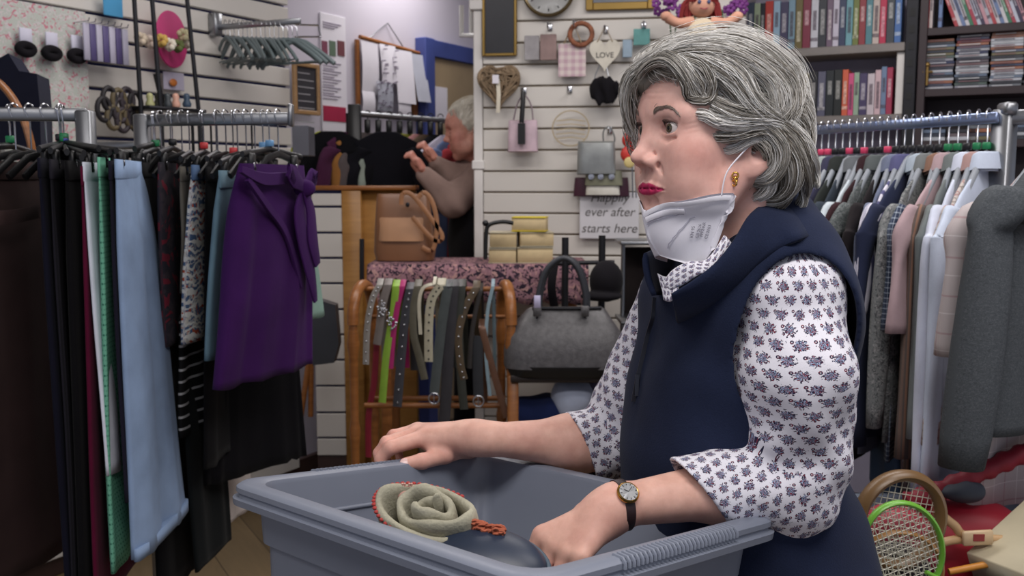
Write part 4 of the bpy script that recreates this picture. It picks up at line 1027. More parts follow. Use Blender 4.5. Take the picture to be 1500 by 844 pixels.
# ================================================================ clothes on rails: builders
def garment(name, label, mtl, ty, by, Yn, Yf, tn, tf, bn, bf, cat, group=None, th=.016, amp=.006, waves=3, seed=0, bulge=.0, waist=.0, hem=None, parts=None, sway=0., K=26, split=False):
    """a hanging piece of cloth between its near edge (Yn) and far edge (Yf); pixel columns of both edges at top and hem"""
    rs = random.Random(seed*7+3)
    P0, P1 = at(tn, ty, Yn), at(tf, ty, Yf); z1 = P0[2]; P1[2] = z1
    B0 = at(bn, by, Yn); z0 = max(B0[2], .06); B1 = at(bf, by, Yf); 
    M = 44; rings = []; uvs = []; ph = [rs.uniform(0, 6) for _ in range(4)]
    for k in range(K):
        s = k/(K-1); e = s**.85
        a = P0[:2]*(1-e)+B0[:2]*e; b = P1[:2]*(1-e)+B1[:2]*e; z = z1*(1-s)+z0*s
        d = b-a; W = np.linalg.norm(d); d = d/W; n_ = np.array([-d[1], d[0]])
        t_ = th*(.45+.9*min(1, s*5)) if s < .2 else th*1.35; t_ *= (1+bulge*math.sin(math.pi*s))
        am = amp*min(1, s*1.6+.12); ring = []; uv = []
        for i in range(M):
            q = 2*math.pi*i/M; cu, sn = math.cos(q), math.sin(q)
            u = .5-.5*np.sign(cu)*abs(cu)**.75; o = t_/2*np.sign(sn)*abs(sn)**.6
            fl = am*(math.sin(2*math.pi*waves*u+ph[0]+1.2*s)+.5*math.sin(2*math.pi*waves*1.9*u+ph[1]-2*s))+.5*am*math.sin(5*s+ph[2]+2*u)+sway*s*s
            if split and s > .3: o *= 1-.55*math.exp(-((u-.5)/.07)**2)
            p = a+d*(W*u)+n_*(o+fl); ring.append((p[0], p[1], z+.004*math.sin(6.28*u*waves+ph[3])*(s > .97))); uv.append((W*u+(.37 if sn < 0 else 0), z))
        rings.append(ring); uvs.append(uv)
    rings.insert(0, [tuple(np.array(p)*.25+np.array([*(P0[:2]+P1[:2])/2, z1])*.75) if False else (p[0], p[1], z1+.001) for p in rings[0]]); uvs.insert(0, uvs[0])
    root = thing(name, ((P0[0]+P1[0])/2, (P0[1]+P1[1])/2, z0), label, cat, group)
    m = MB(); m.loft(rings[::-1], uvs[::-1]); m.build('cloth', mtl, root, ang=None)
    d = (P1-P0); W = np.linalg.norm(d); d /= W; n_ = np.array([-d[1], d[0], 0])
    if waist:        # waistband
        m = MB(); rr = []
        for zz, g in ((.004, .001), (.004, .0022), (-waist, .0030), (-waist-.003, .001)):
            ring = []
            for i in range(M):
                q = 2*math.pi*i/M; cu, sn = math.cos(q), math.sin(q); u = .5-.5*np.sign(cu)*abs(cu)**.75; o = (th*.30+g)*np.sign(sn)*abs(sn)**.6
                p = P0+d*((W+2*g)*u-g)+n_*(o+amp*.12*(math.sin(2*math.pi*waves*u+ph[0])+.5*math.sin(2*math.pi*waves*1.9*u+ph[1]))); ring.append((p[0], p[1], z1+zz))
            rr.append(ring)
        m.loft(rr[::-1]); m.build('waistband', mtl, root, ang=None)
    return root, P0, P1, B0, B1
def clip_hanger(P0, P1, rz, label, group, cube=None, name='clip_hanger', railpt=None, bar=BLKPLA):
    """hook over the rail, black bar, two clips"""
    c = (P0+P1)/2; d = P1-P0; W = np.linalg.norm(d); d /= W; top = railpt if railpt is not None else np.array([c[0], c[1], rz])
    o = thing(name, top, label, 'clothes hanger', group)
    zb = P0[2]+.028; cb = np.array([top[0], top[1], zb])
    m = MB(); hk = [(0, 0)]; r = .016
    pts = [cb+np.array([0, 0, .01]), np.array([top[0], top[1], rz-.035])]+[np.array([top[0], top[1], rz-.008])+d*(r*(1-math.cos(a)))*1.0-np.array([0, 0, 0])+np.array([0, 0, r*math.sin(a)]) for a in np.linspace(.2, 3.5, 9)]
    pts = [np.array(p, float)-(d*r if i >= 2 else d*0) for i, p in enumerate(pts)]
    m.tube(pts, .0019, 6); m.build('hook', CHROME, o)
    m = MB(); m.tube([P0+d*.01+np.array([0, 0, .022]), cb+np.array([0, 0, .012]), P1-d*.01+np.array([0, 0, .022])], .0055, 8, flat=1.4); m.build('bar', bar, o)
    for q in (P0+d*W*.16, P1-d*W*.16):
        m = MB(); Mx = Matrix([list(d)+[0], [-d[1], d[0], 0, 0], [0, 0, 1, 0], [0, 0, 0, 1]]).transposed(); Mx = Matrix.Translation([float(v) for v in q+np.array([0, 0, .003])]) @ Mx
        m.box(0, (.026, .014, .046), bev=.004, M=Mx); cl_ = m.build('clip', bar, o)
        m = MB(); m.box(0, (.010, .017, .016), bev=.003, M=Mx @ Matrix.Translation((0, 0, -.006))); m.build('clip_spring', CHROME, cl_)
    if cube:
        m = MB(); m.box(cb+np.array([0, 0, .026]), (.015, .018, .016), rz=math.atan2(d[1], d[0]), bev=.002); m.build('size_cube', mat('size_cube_'+cube, {'green': (30, 130, 80), 'pink': (214, 62, 100), 'blue': (44, 60, 170), 'black': (26, 26, 30), 'red': (205, 60, 62), 'lightblue': (110, 160, 205), 'white': (220, 220, 220)}[cube], .4, var=.03), o)
    return o
# rails
def rail(name_root, A, B, part='rail', w=.03, h=.015, matl=STEEL):
    A = np.array(A); B = np.array(B); d = B-A; L = np.linalg.norm(d); c = (A+B)/2
    m = MB(); m.box(c, (L, h, w), rz=math.atan2(d[1], d[0]), bev=.003); return m.build(part, matl, name_root)
RA, RB = at(-160, 166, 2.14), at(128, 168, 2.20); RC, RD = at(214, 178, 2.45), at(424, 172, 2.38)
rz1, rz2 = (RA[2]+RB[2])/2, (RC[2]+RD[2])/2; RA[2] = RB[2] = rz1; RC[2] = RD[2] = rz2
o = thing('clothes_rack', (RB[0], RB[1], 0), 'chrome clothes rack arm at far left carrying trousers', 'clothes rack')
rail(o, RA, RB); m = MB(); m.box((RB[0]-.005, RB[1], (rz1+.01)/2), (.034, .04, rz1+.01), bev=.004); m.build('post', STEEL, o)
m = MB(); m.box((RB[0]-.005, RB[1], .02), (.08, .6, .03), bev=.006); m.build('foot', STEEL, o)
o = thing('clothes_rack', (RC[0], RC[1], 0), 'chrome clothes rack left of centre carrying skirts and the purple skirt', 'clothes rack')
rail(o, RC, RD); m = MB(); m.box((RC[0]-.01, RC[1], (rz2+.015)/2), (.034, .04, rz2+.015), bev=.004); m.build('post', STEEL, o)
m = MB(); m.box(RD+np.array([.004, 0, .008]), (.010, .03, .055), rz=0, bev=.003); m.build('end_cap', STEEL, o)
m = MB(); m.box((RC[0]-.005, RC[1], .02), (.08, .6, .03), bev=.006); m.build('foot', STEEL, o)
RE, RF = at(140, 212, 2.62), at(222, 213, 2.60); RE[2] = RF[2]; rail(o, RE, RF, 'back_rail', .02)
c_ = mat
FB = lambda n, rgb: fabric(n, rgb)
R1 = [  # label, material, tn,tf,bn,bf, ty,by, cube, name, thickness
 ('brown wool trousers with cuffed pockets hanging at the far left edge', FB('brown_wool', (64, 46, 45)), -75, 66, -85, 112, 236, 905, 'green', 'trousers', .03, .003, 2),
 ('dark navy trousers next to the brown ones on the left rail', FB('dark_navy_cloth', (18, 18, 32)), 56, 112, 96, 172, 234, 900, 'black', 'trousers', .018, .004, 2),
 ('black pinstriped trousers between navy and plain black ones', patfab('black_pinstripe', 'stripes', (15, 14, 18), (34, 32, 40), s=.012, w=.12), 73, 124, 106, 180, 236, 900, 'green', 'trousers', .018, .004, 2),
 ('plain black trousers left of the white pair', FB('black_cloth', (12, 11, 14)), 97, 150, 124, 196, 238, 905, 'black', 'trousers', .022, .004, 2),
 ('maroon trousers showing low down beside the green dotted pair', FB('maroon_cloth', (84, 14, 44)), 119, 168, 140, 204, 246, 905, 'red', 'trousers', .014, .003, 2),
 ('white trousers hanging between black and green dotted pairs', FB('white_cotton', (216, 220, 232)), 122, 176, 158, 214, 240, 700, 'blue', 'trousers', .012, .003, 2),
 ('mint green trousers with dark pin dots', patfab('green_dotted', 'dots', (112, 178, 150), (48, 110, 92), s=.011, w=.2), 144, 190, 166, 212, 233, 842, 'green', 'trousers', .014, .004, 2),
 ('short dark slate trousers behind the pale blue jeans', FB('dark_slate', (28, 26, 40)), 160, 204, 184, 226, 238, 738, 'black', 'trousers', .012, .003, 2),
 ('pale blue cropped jeans with turned-up hems', FB('pale_blue_denim', (138, 160, 192)), 170, 208, 200, 276, 236, 822, 'black', 'trousers', .020, .005, 2)]
for i, (lb, mt, tn, tf, bn, bf, ty, by, cube, nm, th, am, wv) in enumerate(R1):
    Yn, Yf = 1.99+.004*i, 2.36
    if i == 0: Yn = 1.93
    g, P0, P1, B0, B1 = garment(nm, lb, mt, ty, by, Yn, Yf, tn, tf, bn, bf, 'trousers', 'trousers on the left rail', th, am, wv, i+1, waist=.035, split=True)
    mid = (P0+P1)/2; xr = min(mid[0], RB[0]-.05); rp = np.array([xr, RA[1]+(RB[1]-RA[1])*.8, rz1])
    clip_hanger(P0, P1, rz1+.014, 'black clip hanger holding the '+lb.split(' trousers')[0].split(' cropped')[0]+' trousers or jeans', 'clip hangers on the left rail', cube, railpt=rp)
    if i == 0:    # hip seam and cuffed pocket flap of the brown pair
        d = (P1-P0)/np.linalg.norm(P1-P0); n_ = np.array([d[1], -d[0], 0])
        m = MB(); m.strap([at(-40, 322, 1.925), at(20, 318, 2.05), at(56, 310, 2.22)], .030, .003, (0, 0, 1)); m.build('pocket_flap', mt, g)
    if i == 8:
        zc = B0[2]+.012; m = MB(); W = np.linalg.norm(B1-B0); dd = (B1-B0)/W; rr = []
        for zz, gg in ((-.014, .013), (-.014, .0165), (.014, .0165), (.014, .013)):
            rr.append([tuple((B0+B1)/2*np.array([1, 1, 0])+dd*np.array([1, 1, 0])*math.copysign(abs(math.cos(q))**.75, math.cos(q))*(W/2+gg-.013)+np.array([-dd[1], dd[0], 0])*math.copysign(abs(math.sin(q))**.7, math.sin(q))*gg+np.array([0, 0, B0[2]+.012+zz])) for q in np.linspace(0, 2*math.pi, 36, endpoint=False)])
        m.loft(rr); m.build('turned_up_hem', mt, g, ang=None)
STR = patfab('black_white_stripe', 'hstripes', (22, 22, 24), (168, 170, 166), s=.034, w=.22)
R2 = [
 ('black top with thin pale stripes hanging at the left end of the middle rail', STR, 196, 250, 210, 262, 232, 470, None, 'top', 'top', .018, .004, 2, 2.26, 2.62, 0),
 ('long black trousers hanging behind the floral pieces', FB('black_cloth', (12, 11, 14)), 206, 262, 232, 318, 240, 880, 'green', 'trousers', 'trousers', .022, .004, 2, 2.30, 2.66, .03),
 ('dark grey top with faded red flowers', patfab('dark_floral', 'blotch', (44, 42, 50), (58, 52, 58), (110, 36, 50), s=.05, w=.6), 232, 278, 240, 292, 238, 508, 'black', 'top', 'top', .020, .004, 2, 2.28, 2.62, 0),
 ('narrow olive skirt between the floral top and the paisley skirt', FB('olive_cloth', (98, 94, 86)), 264, 300, 265, 305, 246, 428, None, 'skirt', 'skirt', .014, .003, 2, 2.30, 2.60, .03),
 ('black skirt with white horizontal stripes low on the middle rail', patfab('bw_wavy_stripe', 'hstripes', (20, 20, 22), (170, 170, 172), s=.030, w=.20), 262, 318, 264, 340, 470, 640, None, 'skirt', 'skirt', .018, .005, 2, 2.33, 2.64, 0),
 ('multicoloured paisley skirt in blue, white and orange', patfab('paisley', 'swirl', (74, 96, 128), (190, 186, 178), (166, 76, 52), s=.022, w=.2), 282, 322, 271, 326, 244, 506, 'red', 'skirt', 'skirt', .022, .004, 2, 2.28, 2.60, .03),
 ('narrow black skirt right of the paisley skirt', FB('black_cloth', (12, 11, 14)), 302, 344, 302, 352, 246, 690, None, 'skirt', 'skirt', .014, .003, 2, 2.30, 2.60, .03),
 ('grey-blue denim skirt left of the purple skirt', FB('greyblue_denim', (104, 132, 146)), 322, 362, 304, 362, 252, 528, 'red', 'skirt', 'skirt', .022, .004, 2, 2.24, 2.58, .035),
 ('long teal-edged black trousers low beside the tub', FB('teal_black', (14, 18, 20)), 268, 322, 286, 338, 560, 838, None, 'trousers', 'trousers', .016, .003, 2, 2.36, 2.6, 0),
 ('cream skirt hem showing below the black pleated skirt', FB('cream_cotton', (196, 186, 180)), 296, 350, 303, 372, 640, 792, None, 'skirt', 'skirt', .012, .003, 2, 2.50, 2.80, 0),
 ('long black pleated skirt under the purple skirt', FB('black_pleated', (13, 12, 16)), 318, 420, 298, 446, 300, 712, None, 'skirt', 'skirt', .034, .007, 9, 2.42, 2.72, .03),
 ('pale green garment behind the purple skirt', FB('pale_green_cotton', (132, 160, 148)), 394, 440, 410, 474, 246, 480, 'lightblue', 'top', 'top', .016, .004, 2, 2.50, 2.74, .0),
]
for i, (lb, mt, tn, tf, bn, bf, ty, by, cube, nm, ct, th, am, wv, Yn, Yf, wb) in enumerate(R2):
    g, P0, P1, B0, B1 = garment(nm, lb, mt, ty, by, Yn, Yf, tn, tf, bn, bf, ct, 'clothes on the middle rail', th, am, wv, i+31, waist=wb, split=(nm == 'trousers'))
    if ty < 300:
        mid = (P0+P1)/2; t = np.clip((mid[0]-RC[0])/(RD[0]-RC[0]), .04, .97); rp = RC+(RD-RC)*t
        clip_hanger(P0, P1, rz2+.014, 'black clip hanger holding the '+lb.split(' hanging')[0].split(' left of')[0].split(' behind')[0].split(' under')[0].split(' between')[0].split(' right of')[0], 'clip hangers on the middle rail', cube, railpt=rp)
    elif ty >= 300:
        m = MB(); m.tube([P0+np.array([.0, 0, 0]), np.array([P0[0]*.5+P1[0]*.5, P0[1]*.5+P1[1]*.5, P0[2]+.1]), np.array([(P0[0]+P1[0])/2, (P0[1]+P1[1])/2, rz2+.0])], .003, 6); m.build('hanging_loop', BLKPLA, g)
# the purple wrap dress, shown nearly full face
PUR = fabric('purple_cotton', (60, 24, 82), .8, 700, .3)
g, P0, P1, B0, B1 = garment('skirt', 'deep purple wrap skirt tied with a bow, nearest on the middle rail', PUR, 240, 572, 2.18, 2.50, 352, 444, 310, 455, 'skirt', 'clothes on the middle rail', .040, .0075, 3, 77, waist=.0, bulge=.3)
clip_hanger(P0, P1, rz2+.014, 'black clip hanger holding the purple skirt', 'clip hangers on the middle rail', 'lightblue', railpt=RC+(RD-RC)*.86)
def onp(px, py, off=.03): 
    D = ray(px, py); n_ = np.cross(P1-P0, [0, 0, 1.]); n_ /= np.linalg.norm(n_); 
    if n_[1] > 0: n_ = -n_
    q = P0+n_*off; return CAM+D*(np.dot(q-CAM, n_)/np.dot(D, n_))
def cloth_path(mb, pts, ws, off=.034, th=.006, side=None):
    P = spline([onp(a, b, off) for a, b in pts], 18); w = list(np.interp(np.linspace(0, 1, 18), np.linspace(0, 1, len(ws)), ws)); dd = (P1-P0)/np.linalg.norm(P1-P0)
    mb.strap(P, w, th, [dd if side is None else side]*18)
m = MB(); cloth_path(m, [(352, 248), (385, 262), (420, 262), (440, 270)], [.014, .03, .03, .02], .030, .010, (0, 0, 1)); m.build('wrap_belt', PUR, g)
m = MB(); m.ellip(onp(446, 276, .05), (.028, .016, .022)); m.build('bow_knot', PUR, g)
m = MB(); cloth_path(m, [(446, 276), (432, 262), (424, 252), (430, 268)], [.02, .05, .04, .02], .050, .008, (0, 0, 1)); m.build('bow_loop', PUR, g)
m = MB(); cloth_path(m, [(446, 276), (456, 264), (460, 256), (456, 272)], [.02, .05, .04, .02], .050, .008, (0, 0, 1)); m.build('bow_loop', PUR, g)
m = MB(); cloth_path(m, [(446, 280), (438, 310), (444, 350), (455, 400), (462, 442)], [.02, .05, .06, .05, .016], .046); m.build('bow_tail', PUR, g)
m = MB(); cloth_path(m, [(446, 280), (455, 310), (458, 350), (465, 388)], [.02, .045, .055, .03], .052); m.build('bow_tail', PUR, g)
m = MB(); cloth_path(m, [(362, 262), (390, 300), (420, 345), (440, 420)], [.012, .020, .020, .010], .028, .009); m.build('wrap_fold', PUR, g)
# spare empty hooks and hangers on the rails
proto = None
def empty_hanger(p, rz, d, label, group, L=.17):
    o = thing('clothes_hanger', p, label, 'clothes hanger', group); r = .016
    m = MB(); m.tube([np.array([p[0], p[1], rz-.10])]+[np.array([p[0], p[1], rz-.03])]+[np.array([p[0], p[1], rz-.006])+d*(-r*math.cos(a))+np.array([0, 0, r*math.sin(a)]) for a in np.linspace(0, 3.3, 8)], .0019, 6); m.build('hook', CHROME, o)
    m = MB(); c = np.array([p[0], p[1], rz-.10]); m.tube([c-d*L*1.0-np.array([0, 0, .055]), c-d*L*.5-np.array([0, 0, .012]), c, c+d*L*.5-np.array([0, 0, .012]), c+d*L-np.array([0, 0, .055])], .006, 6, flat=1.5); m.build('arms', BLKPLA, o)
    return o
dn = np.array([.25, .97, 0]); ordn = ['first', 'second', 'third', 'fourth', 'fifth', 'sixth', 'seventh', 'eighth', 'ninth', 'tenth', 'eleventh', 'twelfth', 'thirteenth', 'fourteenth', 'fifteenth', 'sixteenth', 'seventeenth', 'eighteenth', 'nineteenth', 'twentieth', 'twenty-first', 'twenty-second', 'twenty-third', 'twenty-fourth', 'twenty-fifth', 'twenty-sixth']
for i, t in enumerate((.10, .17, .25, .40, .50, .56, .64, .70, .76, .92)):
    empty_hanger(RC+(RD-RC)*t, rz2+.014, dn, 'empty black hanger on the middle rail, %s from its left end' % ordn[i], 'empty hangers on the middle rail', .12)
for i, t in enumerate((.62, .70, .78, .86)):
    empty_hanger(RA+(RB-RA)*t, rz1+.014, dn, 'empty black hanger on the far left rail, %s from the left' % ordn[i], 'empty hangers on the far left rail', .12)
# ================================================================ right-hand rack of shirts
QA = at(1176, 186, 2.86); QB = at(1462, 180, 2.26); rzR = (QA[2]+QB[2])/2; QA[2] = QB[2] = rzR
QD = (QB-QA)/np.linalg.norm(QB-QA); QN = np.array([QD[1], -QD[0], 0])
if QN[0] > 0: QN = -QN                                # towards the near-left shoulders
RAILB = mat('bluish_steel_rail', (150, 164, 196), .3, .9)
rk = thing('clothes_rack', (QB[0], QB[1], 0), 'chrome clothes rack at right carrying the shirts, ending in a T-shaped arm', 'clothes rack')
rail(rk, QA, QB, w=.026, h=.012, matl=RAILB)
m = MB(); m.box((QB[0]+.02, QB[1]+.01, (rzR+.02)/2), (.05, .035, rzR+.02), rz=math.atan2(QD[1], QD[0]), bev=.004); m.build('post', STEEL, rk)
m = MB(); T1 = QB+np.array([.02, .0, .0]); T2 = T1+np.array([.30, -.16, 0]); m.box((T1+T2)/2, (np.linalg.norm(T2-T1), .022, .034), rz=math.atan2(-.16, .30), bev=.004); m.build('end_arm', STEEL, rk)
m = MB(); m.box(T1+np.array([0, 0, .02]), (.030, .05, .03), bev=.006); m.build('bracket', STEEL, rk)
m = MB(); m.box((QB[0], QB[1], .02), (.6, .08, .03), rz=.6, bev=.006); m.build('foot', STEEL, rk)
m = MB(); m.box((QA[0]-.0, QA[1], rzR/2), (.035, .035, rzR), bev=.003); m.build('post', STEEL, rk)
def shirt_on_hanger(c, dn, rz, label, mtl, group, cube, sleeve=.34, width=.2, length=.68, slope=.125, collar=True, thick=.016, lean=.0, name='shirt', cat='shirt', hang=True, sw=.048, hangmat=PALEPLA, seed=0, cuffmat=None, zoff=.0, pitch=0.):
    """dn: unit vector of the hanger bar, pointing at the near shoulder"""
    rs = random.Random(seed+5); nx = np.array([dn[1], -dn[0], 0]); zt = rz-.125+zoff; up = np.array([0, 0, 1.])
    if nx[1] > 0: nx = -nx
    root = thing(name, (c[0], c[1], zt-length), label, cat, group)
    def P(u, n, z): return np.array([c[0], c[1], zt])+dn*u+nx*n+up*z
    prof = [(0, .045), (-.006, .060), (-.020, .095), (-.045, .150), (-.075, width*.93), (-.10, width), (-.16, width*.97), (-.26, width*.95), (-.38, width*.97), (-.50, width), (-.60, width*1.02), (-length, width*1.03)]
    prof = [(z*(slope/.085) if z > -.11 else z, w) for z, w in prof]
    M = 40; rings = []; uvs = []; ph = rs.uniform(0, 6)
    for k, (z, w) in enumerate(prof):
        t = thick*(.35+.65*min(1, -z/.1)); am = .0045*min(1, -z/.25); r_ = []; uv = []
        for i in range(M):
            q = 2*math.pi*i/M; cu, sn = math.cos(q), math.sin(q); u = w*math.copysign(abs(cu)**.8, cu); n = t*math.copysign(abs(sn)**.7, sn)+am*(math.sin(u*34+ph)+.5*math.sin(u*61+ph*2-z*4))+lean*z
            r_.append(P(u, n, z)); uv.append((u, z))
        rings.append(r_); uvs.append(uv)
    m = MB(); m.loft(rings[::-1], uvs[::-1]); m.build('body', mtl, root, ang=None)
    for s in (1, -1):
        L = sleeve; A = np.array([s*(width-.035), 0, -slope*.80]); B = np.array([s*(width+.035), lean*-.3, -slope-.10]); Cc = np.array([s*(width+.045+pitch*s), lean*-.4, -slope-L]); pts = spline([A, (A*.45+B*.55)+np.array([s*.016, 0, .012]), B, Cc], 16); rr = []; uv = []
        for k, p in enumerate(pts):
            f = k/15; ru = sw*(1.0-.30*f)*(.75 if k == 0 else 1); rn = (thick*.95+.004)*(1+.25*math.sin(f*9+ph)); ring = []; uu = []
            for i in range(20):
                q = 2*math.pi*i/20; wob = .0035*math.sin(q*3+f*10+ph)
                ring.append(P(p[0]+(ru+wob)*math.cos(q), p[1]+(rn+wob)*math.sin(q)+lean*p[2], p[2]-.012*math.cos(q)*(-s)*(1-f))); uu.append((q*.03+.5, p[2]))
            rr.append(ring); uv.append(uu)
        m = MB(); m.loft(rr, uv); m.build('sleeve', mtl, root, ang=None)
    if collar:
        m = MB(); rr = []
        for z, g in ((-.012, .058), (.026, .050), (.034, .052), (.030, .056), (-.006, .068)):
            rr.append([P(g*math.cos(q), g*.55*math.sin(q), z-.012*max(0, -math.sin(q))) for q in np.linspace(0, 2*math.pi, 28, endpoint=False)])
        m.loft(rr, caps=False); m.build('collar', mtl, root, ang=None)
    if hang:
        h = thing('clothes_hanger', (c[0], c[1], rz), (cube+' size-cube' if cube else 'plain')+' pale plastic hanger holding the '+label.split(',')[0], 'clothes hanger', 'hangers on the right rack'); r = .016
        m = MB(); b0 = np.array([c[0], c[1], zt+.03]); m.tube([b0, np.array([c[0], c[1], rz-.03])]+[np.array([c[0], c[1], rz-.006])+dn*(-r*math.cos(a))+up*(r*math.sin(a)) for a in np.linspace(0, 3.6, 9)], .002, 6); m.build('hook', CHROME, h)
        m = MB(); m.tube([P(-width*.93, 0, -slope-.012), P(-.09, 0, -.036), P(-.03, 0, .020), P(0, 0, .030), P(.03, 0, .020), P(.09, 0, -.036), P(width*.93, 0, -slope-.012)], .0075, 8, flat=1.2); m.build('arms', hangmat, h)
        if cube: m = MB(); m.box(b0+up*.018, (.015, .018, .017), rz=math.atan2(dn[1], dn[0]), bev=.002); m.build('size_cube', mat('size_cube_'+cube, {'green': (30, 130, 80), 'pink': (226, 72, 112), 'black': (26, 26, 30)}[cube], .4, var=.03), h)
    return root
F_ = fabric
RS = [
 ('pale sage shirt', F_('pale_sage', (150, 160, 158)), 'black', .5, 1), ('dark slate shirt', F_('slate_shirt', (58, 64, 78)), 'black', .52, 1), ('slate blue polo shirt', F_('slateblue', (60, 68, 86)), 'pink', .5, 0),
 ('pale grey-green shirt', F_('pale_greygreen', (156, 166, 162)), 'pink', .5, 1), ('dusty navy shirt', F_('dusty_navy', (62, 62, 84)), 'black', .52, 1), ('dark olive shirt', F_('dark_olive', (48, 52, 50)), 'black', .5, 1),
 ('charcoal blue shirt', F_('charcoal_blue', (52, 60, 70)), 'pink', .5, 0), ('mid grey shirt', F_('mid_grey', (104, 108, 112)), 'black', .5, 1), ('off-white knitted shirt', F_('offwhite_knit', (196, 206, 212)), 'pink', .50, 0),
 ('dark maroon-brown shirt', F_('maroonbrown', (54, 34, 38)), 'black', .6, 1), ('grey-green flecked shirt', patfab('grey_flecked', 'blotch', (92, 98, 98), (120, 124, 124), (70, 74, 76), s=.006, w=.3), 'black', .5, 1), ('near-black shirt', F_('near_black', (36, 32, 34)), 'pink', .6, 0),
 ('faded slate blue shirt', F_('faded_slateblue', (112, 120, 142)), 'black', .5, 1), ('white short-sleeved shirt with navy and lilac bars', patfab('white_navy_bars', 'stripes', (216, 214, 226), (92, 92, 130), (150, 150, 170), s=.034, w=.42), 'black', .24, 1),
 ('navy shirt', F_('navy_shirt', (44, 50, 74)), 'black', .56, 0), ('navy and white checked short-sleeved shirt', patfab('navy_white_check', 'check', (52, 62, 84), (172, 184, 196), s=.012, w=.22), 'black', .26, 1), ('grey speckled shirt', patfab('grey_speckle', 'blotch', (120, 124, 124), (80, 82, 84), (150, 150, 150), s=.008, w=.4), 'black', .5, 1),
 ('brown and tan striped shirt', patfab('brown_stripe', 'stripes', (98, 88, 84), (140, 108, 92), s=.022, w=.35), 'black', .56, 1), ('dusty pink shirt', F_('dusty_pink', (178, 154, 158)), 'green', .26, 1), ('grey-green shirt with a rounded collar', F_('greygreen2', (112, 118, 118)), 'green', .5, 1),
 ('large white long-sleeved shirt', F_('white_shirt', (206, 212, 228)), 'black', .62, 1), ('cream and red checked shirt', patfab('cream_red_check', 'plaid', (196, 186, 180), (150, 84, 84), (120, 110, 100), s=.034, w=.14), 'green', .5, 1), ('pale blue-white shirt', F_('bluewhite', (196, 206, 224)), 'green', .62, 1)]
N = len(RS)
for i, (lb, mt, cube, sl, col_) in enumerate(RS):
    t = .04+.92*i/(N-1); c = QA+(QB-QA)*t; rs = random.Random(i*3+1); a = .44+rs.uniform(-.10, .10); dn = QN*math.cos(a)+QD*math.sin(a)*1.0
    shirt_on_hanger(c, dn, rzR+.013, lb+', %s from the left on the right-hand rail' % ordn[i], mt, 'shirts on the right rail', cube, sleeve=sl, width=.205+rs.uniform(-.012, .012), length=.70+rs.uniform(-.04, .07), collar=bool(col_), lean=0, seed=i, thick=.013)
# the plaid shirt and the grey sweatshirt on the end arm
PLAID = patfab('pale_plaid', 'plaid', (186, 176, 176), (164, 128, 132), (214, 208, 208), s=.075, w=.05)
dnp = np.array([-.86, -.50, 0]); dnp /= np.linalg.norm(dnp)
cP = at(1549, 200, 2.08); shirt_on_hanger(np.array([cP[0], cP[1], 0]), dnp, rzR+.01, 'pale pink and grey plaid short-sleeved shirt, behind the grey sweatshirt at the right edge', PLAID, None, 'green', sleeve=.27, width=.25, length=.76, thick=.03, sw=.085, seed=51, slope=.15, zoff=.035)
GSW = patfab('grey_marl', 'blotch', (74, 78, 82), (86, 90, 94), (66, 70, 74), s=.003, w=.3)
cS = at(1580, 210, 1.98); shirt_on_hanger(np.array([cS[0], cS[1], 0]), dnp, rzR-.0, 'charcoal grey marl sweatshirt at the right edge, nearest on the rack', GSW, None, 'black', sleeve=.50, width=.25, length=.62, thick=.036, sw=.066, seed=52, name='sweatshirt', cat='sweatshirt', slope=.17, zoff=.095, pitch=.03)
jn = garment('trousers', 'dark jeans hanging low behind the checked shirt', F_('blue_denim', (66, 84, 112)), 420, 700, 2.6, 2.4, 1278, 1316, 1276, 1316, 'trousers', None, .02, .004, 2, 90)[0]
# ================================================================ left wall display
def upbox(P, name, label, cat, px, mtl, d0=.0, th=.02, group=None, bev=.002, sub=None):
    u0, u1, z0, z1 = P.rect(*px, d0+th); m = MB(); m.pbox(P, u0, u1, z0, z1, d0, d0+th, bev); o = m.build(name, mtl, smooth=False)
    tag(o, label, cat, group); return o, (u0, u1, z0, z1)
FLORAL = patfab('floral_paper', 'blotch', (188, 192, 184), (206, 198, 198), (196, 130, 142), s=.014, w=.4)
def uvpanel(P, px, off, th, mtl, name, parent=None):
    u0, u1, z0, z1 = P.rect(*px, off+th); vs = [P.w(u, z, o) for o in (off, off+th) for u, z in ((u0, z0), (u1, z0), (u1, z1), (u0, z1))]
    fs = [(4, 5, 6, 7), (3, 2, 1, 0), (0, 1, 5, 4), (1, 2, 6, 5), (2, 3, 7, 6), (3, 0, 4, 7)]
    return new_mesh(name, vs, fs, mtl, parent, smooth=False, uv=[(u, z) for _ in (0, 1) for u, z in ((u0, z0), (u1, z0), (u1, z1), (u0, z1))]), (u0, u1, z0, z1)
o, _ = uvpanel(WL, (4, 8, 132, 330), .005, .02, FLORAL, 'floral_display_board'); tag(o, 'pale floral papered display board on the left wall, top left', 'display board')
# dark chair-like folded bag and wooden hoop in the corner
m = MB(); P_ = [at(-14, 92, 2.9), at(12, 78, 2.9), at(28, 104, 2.9), at(54, 108, 2.9), at(58, 150, 2.9), at(60, 215, 2.9), at(-20, 215, 2.9)]; q = np.array(P_); m.add([tuple(v) for v in q]+[tuple(v+np.array([-.04, .16, 0])) for v in q], [tuple(range(7))[::-1], tuple(range(7, 14))]+[(i, (i+1) % 7, 7+(i+1) % 7, 7+i) for i in range(7)]); tag(m.build('shoulder_bag', F_('dark_navy_canvas', (34, 36, 52))), 'dark navy canvas bag hanging at the far left above the rack', 'bag')
m = MB(); m.tube(spline([at(-30, 108, 2.75), at(0, 122, 2.75), at(28, 160, 2.75), at(46, 214, 2.75), at(52, 280, 2.75)], 20), .016, 10, flat=.6); tag(m.build('wooden_hoop', PINE), 'curved varnished wooden hoop at the far left behind the hangers', 'hoop')
m = MB()
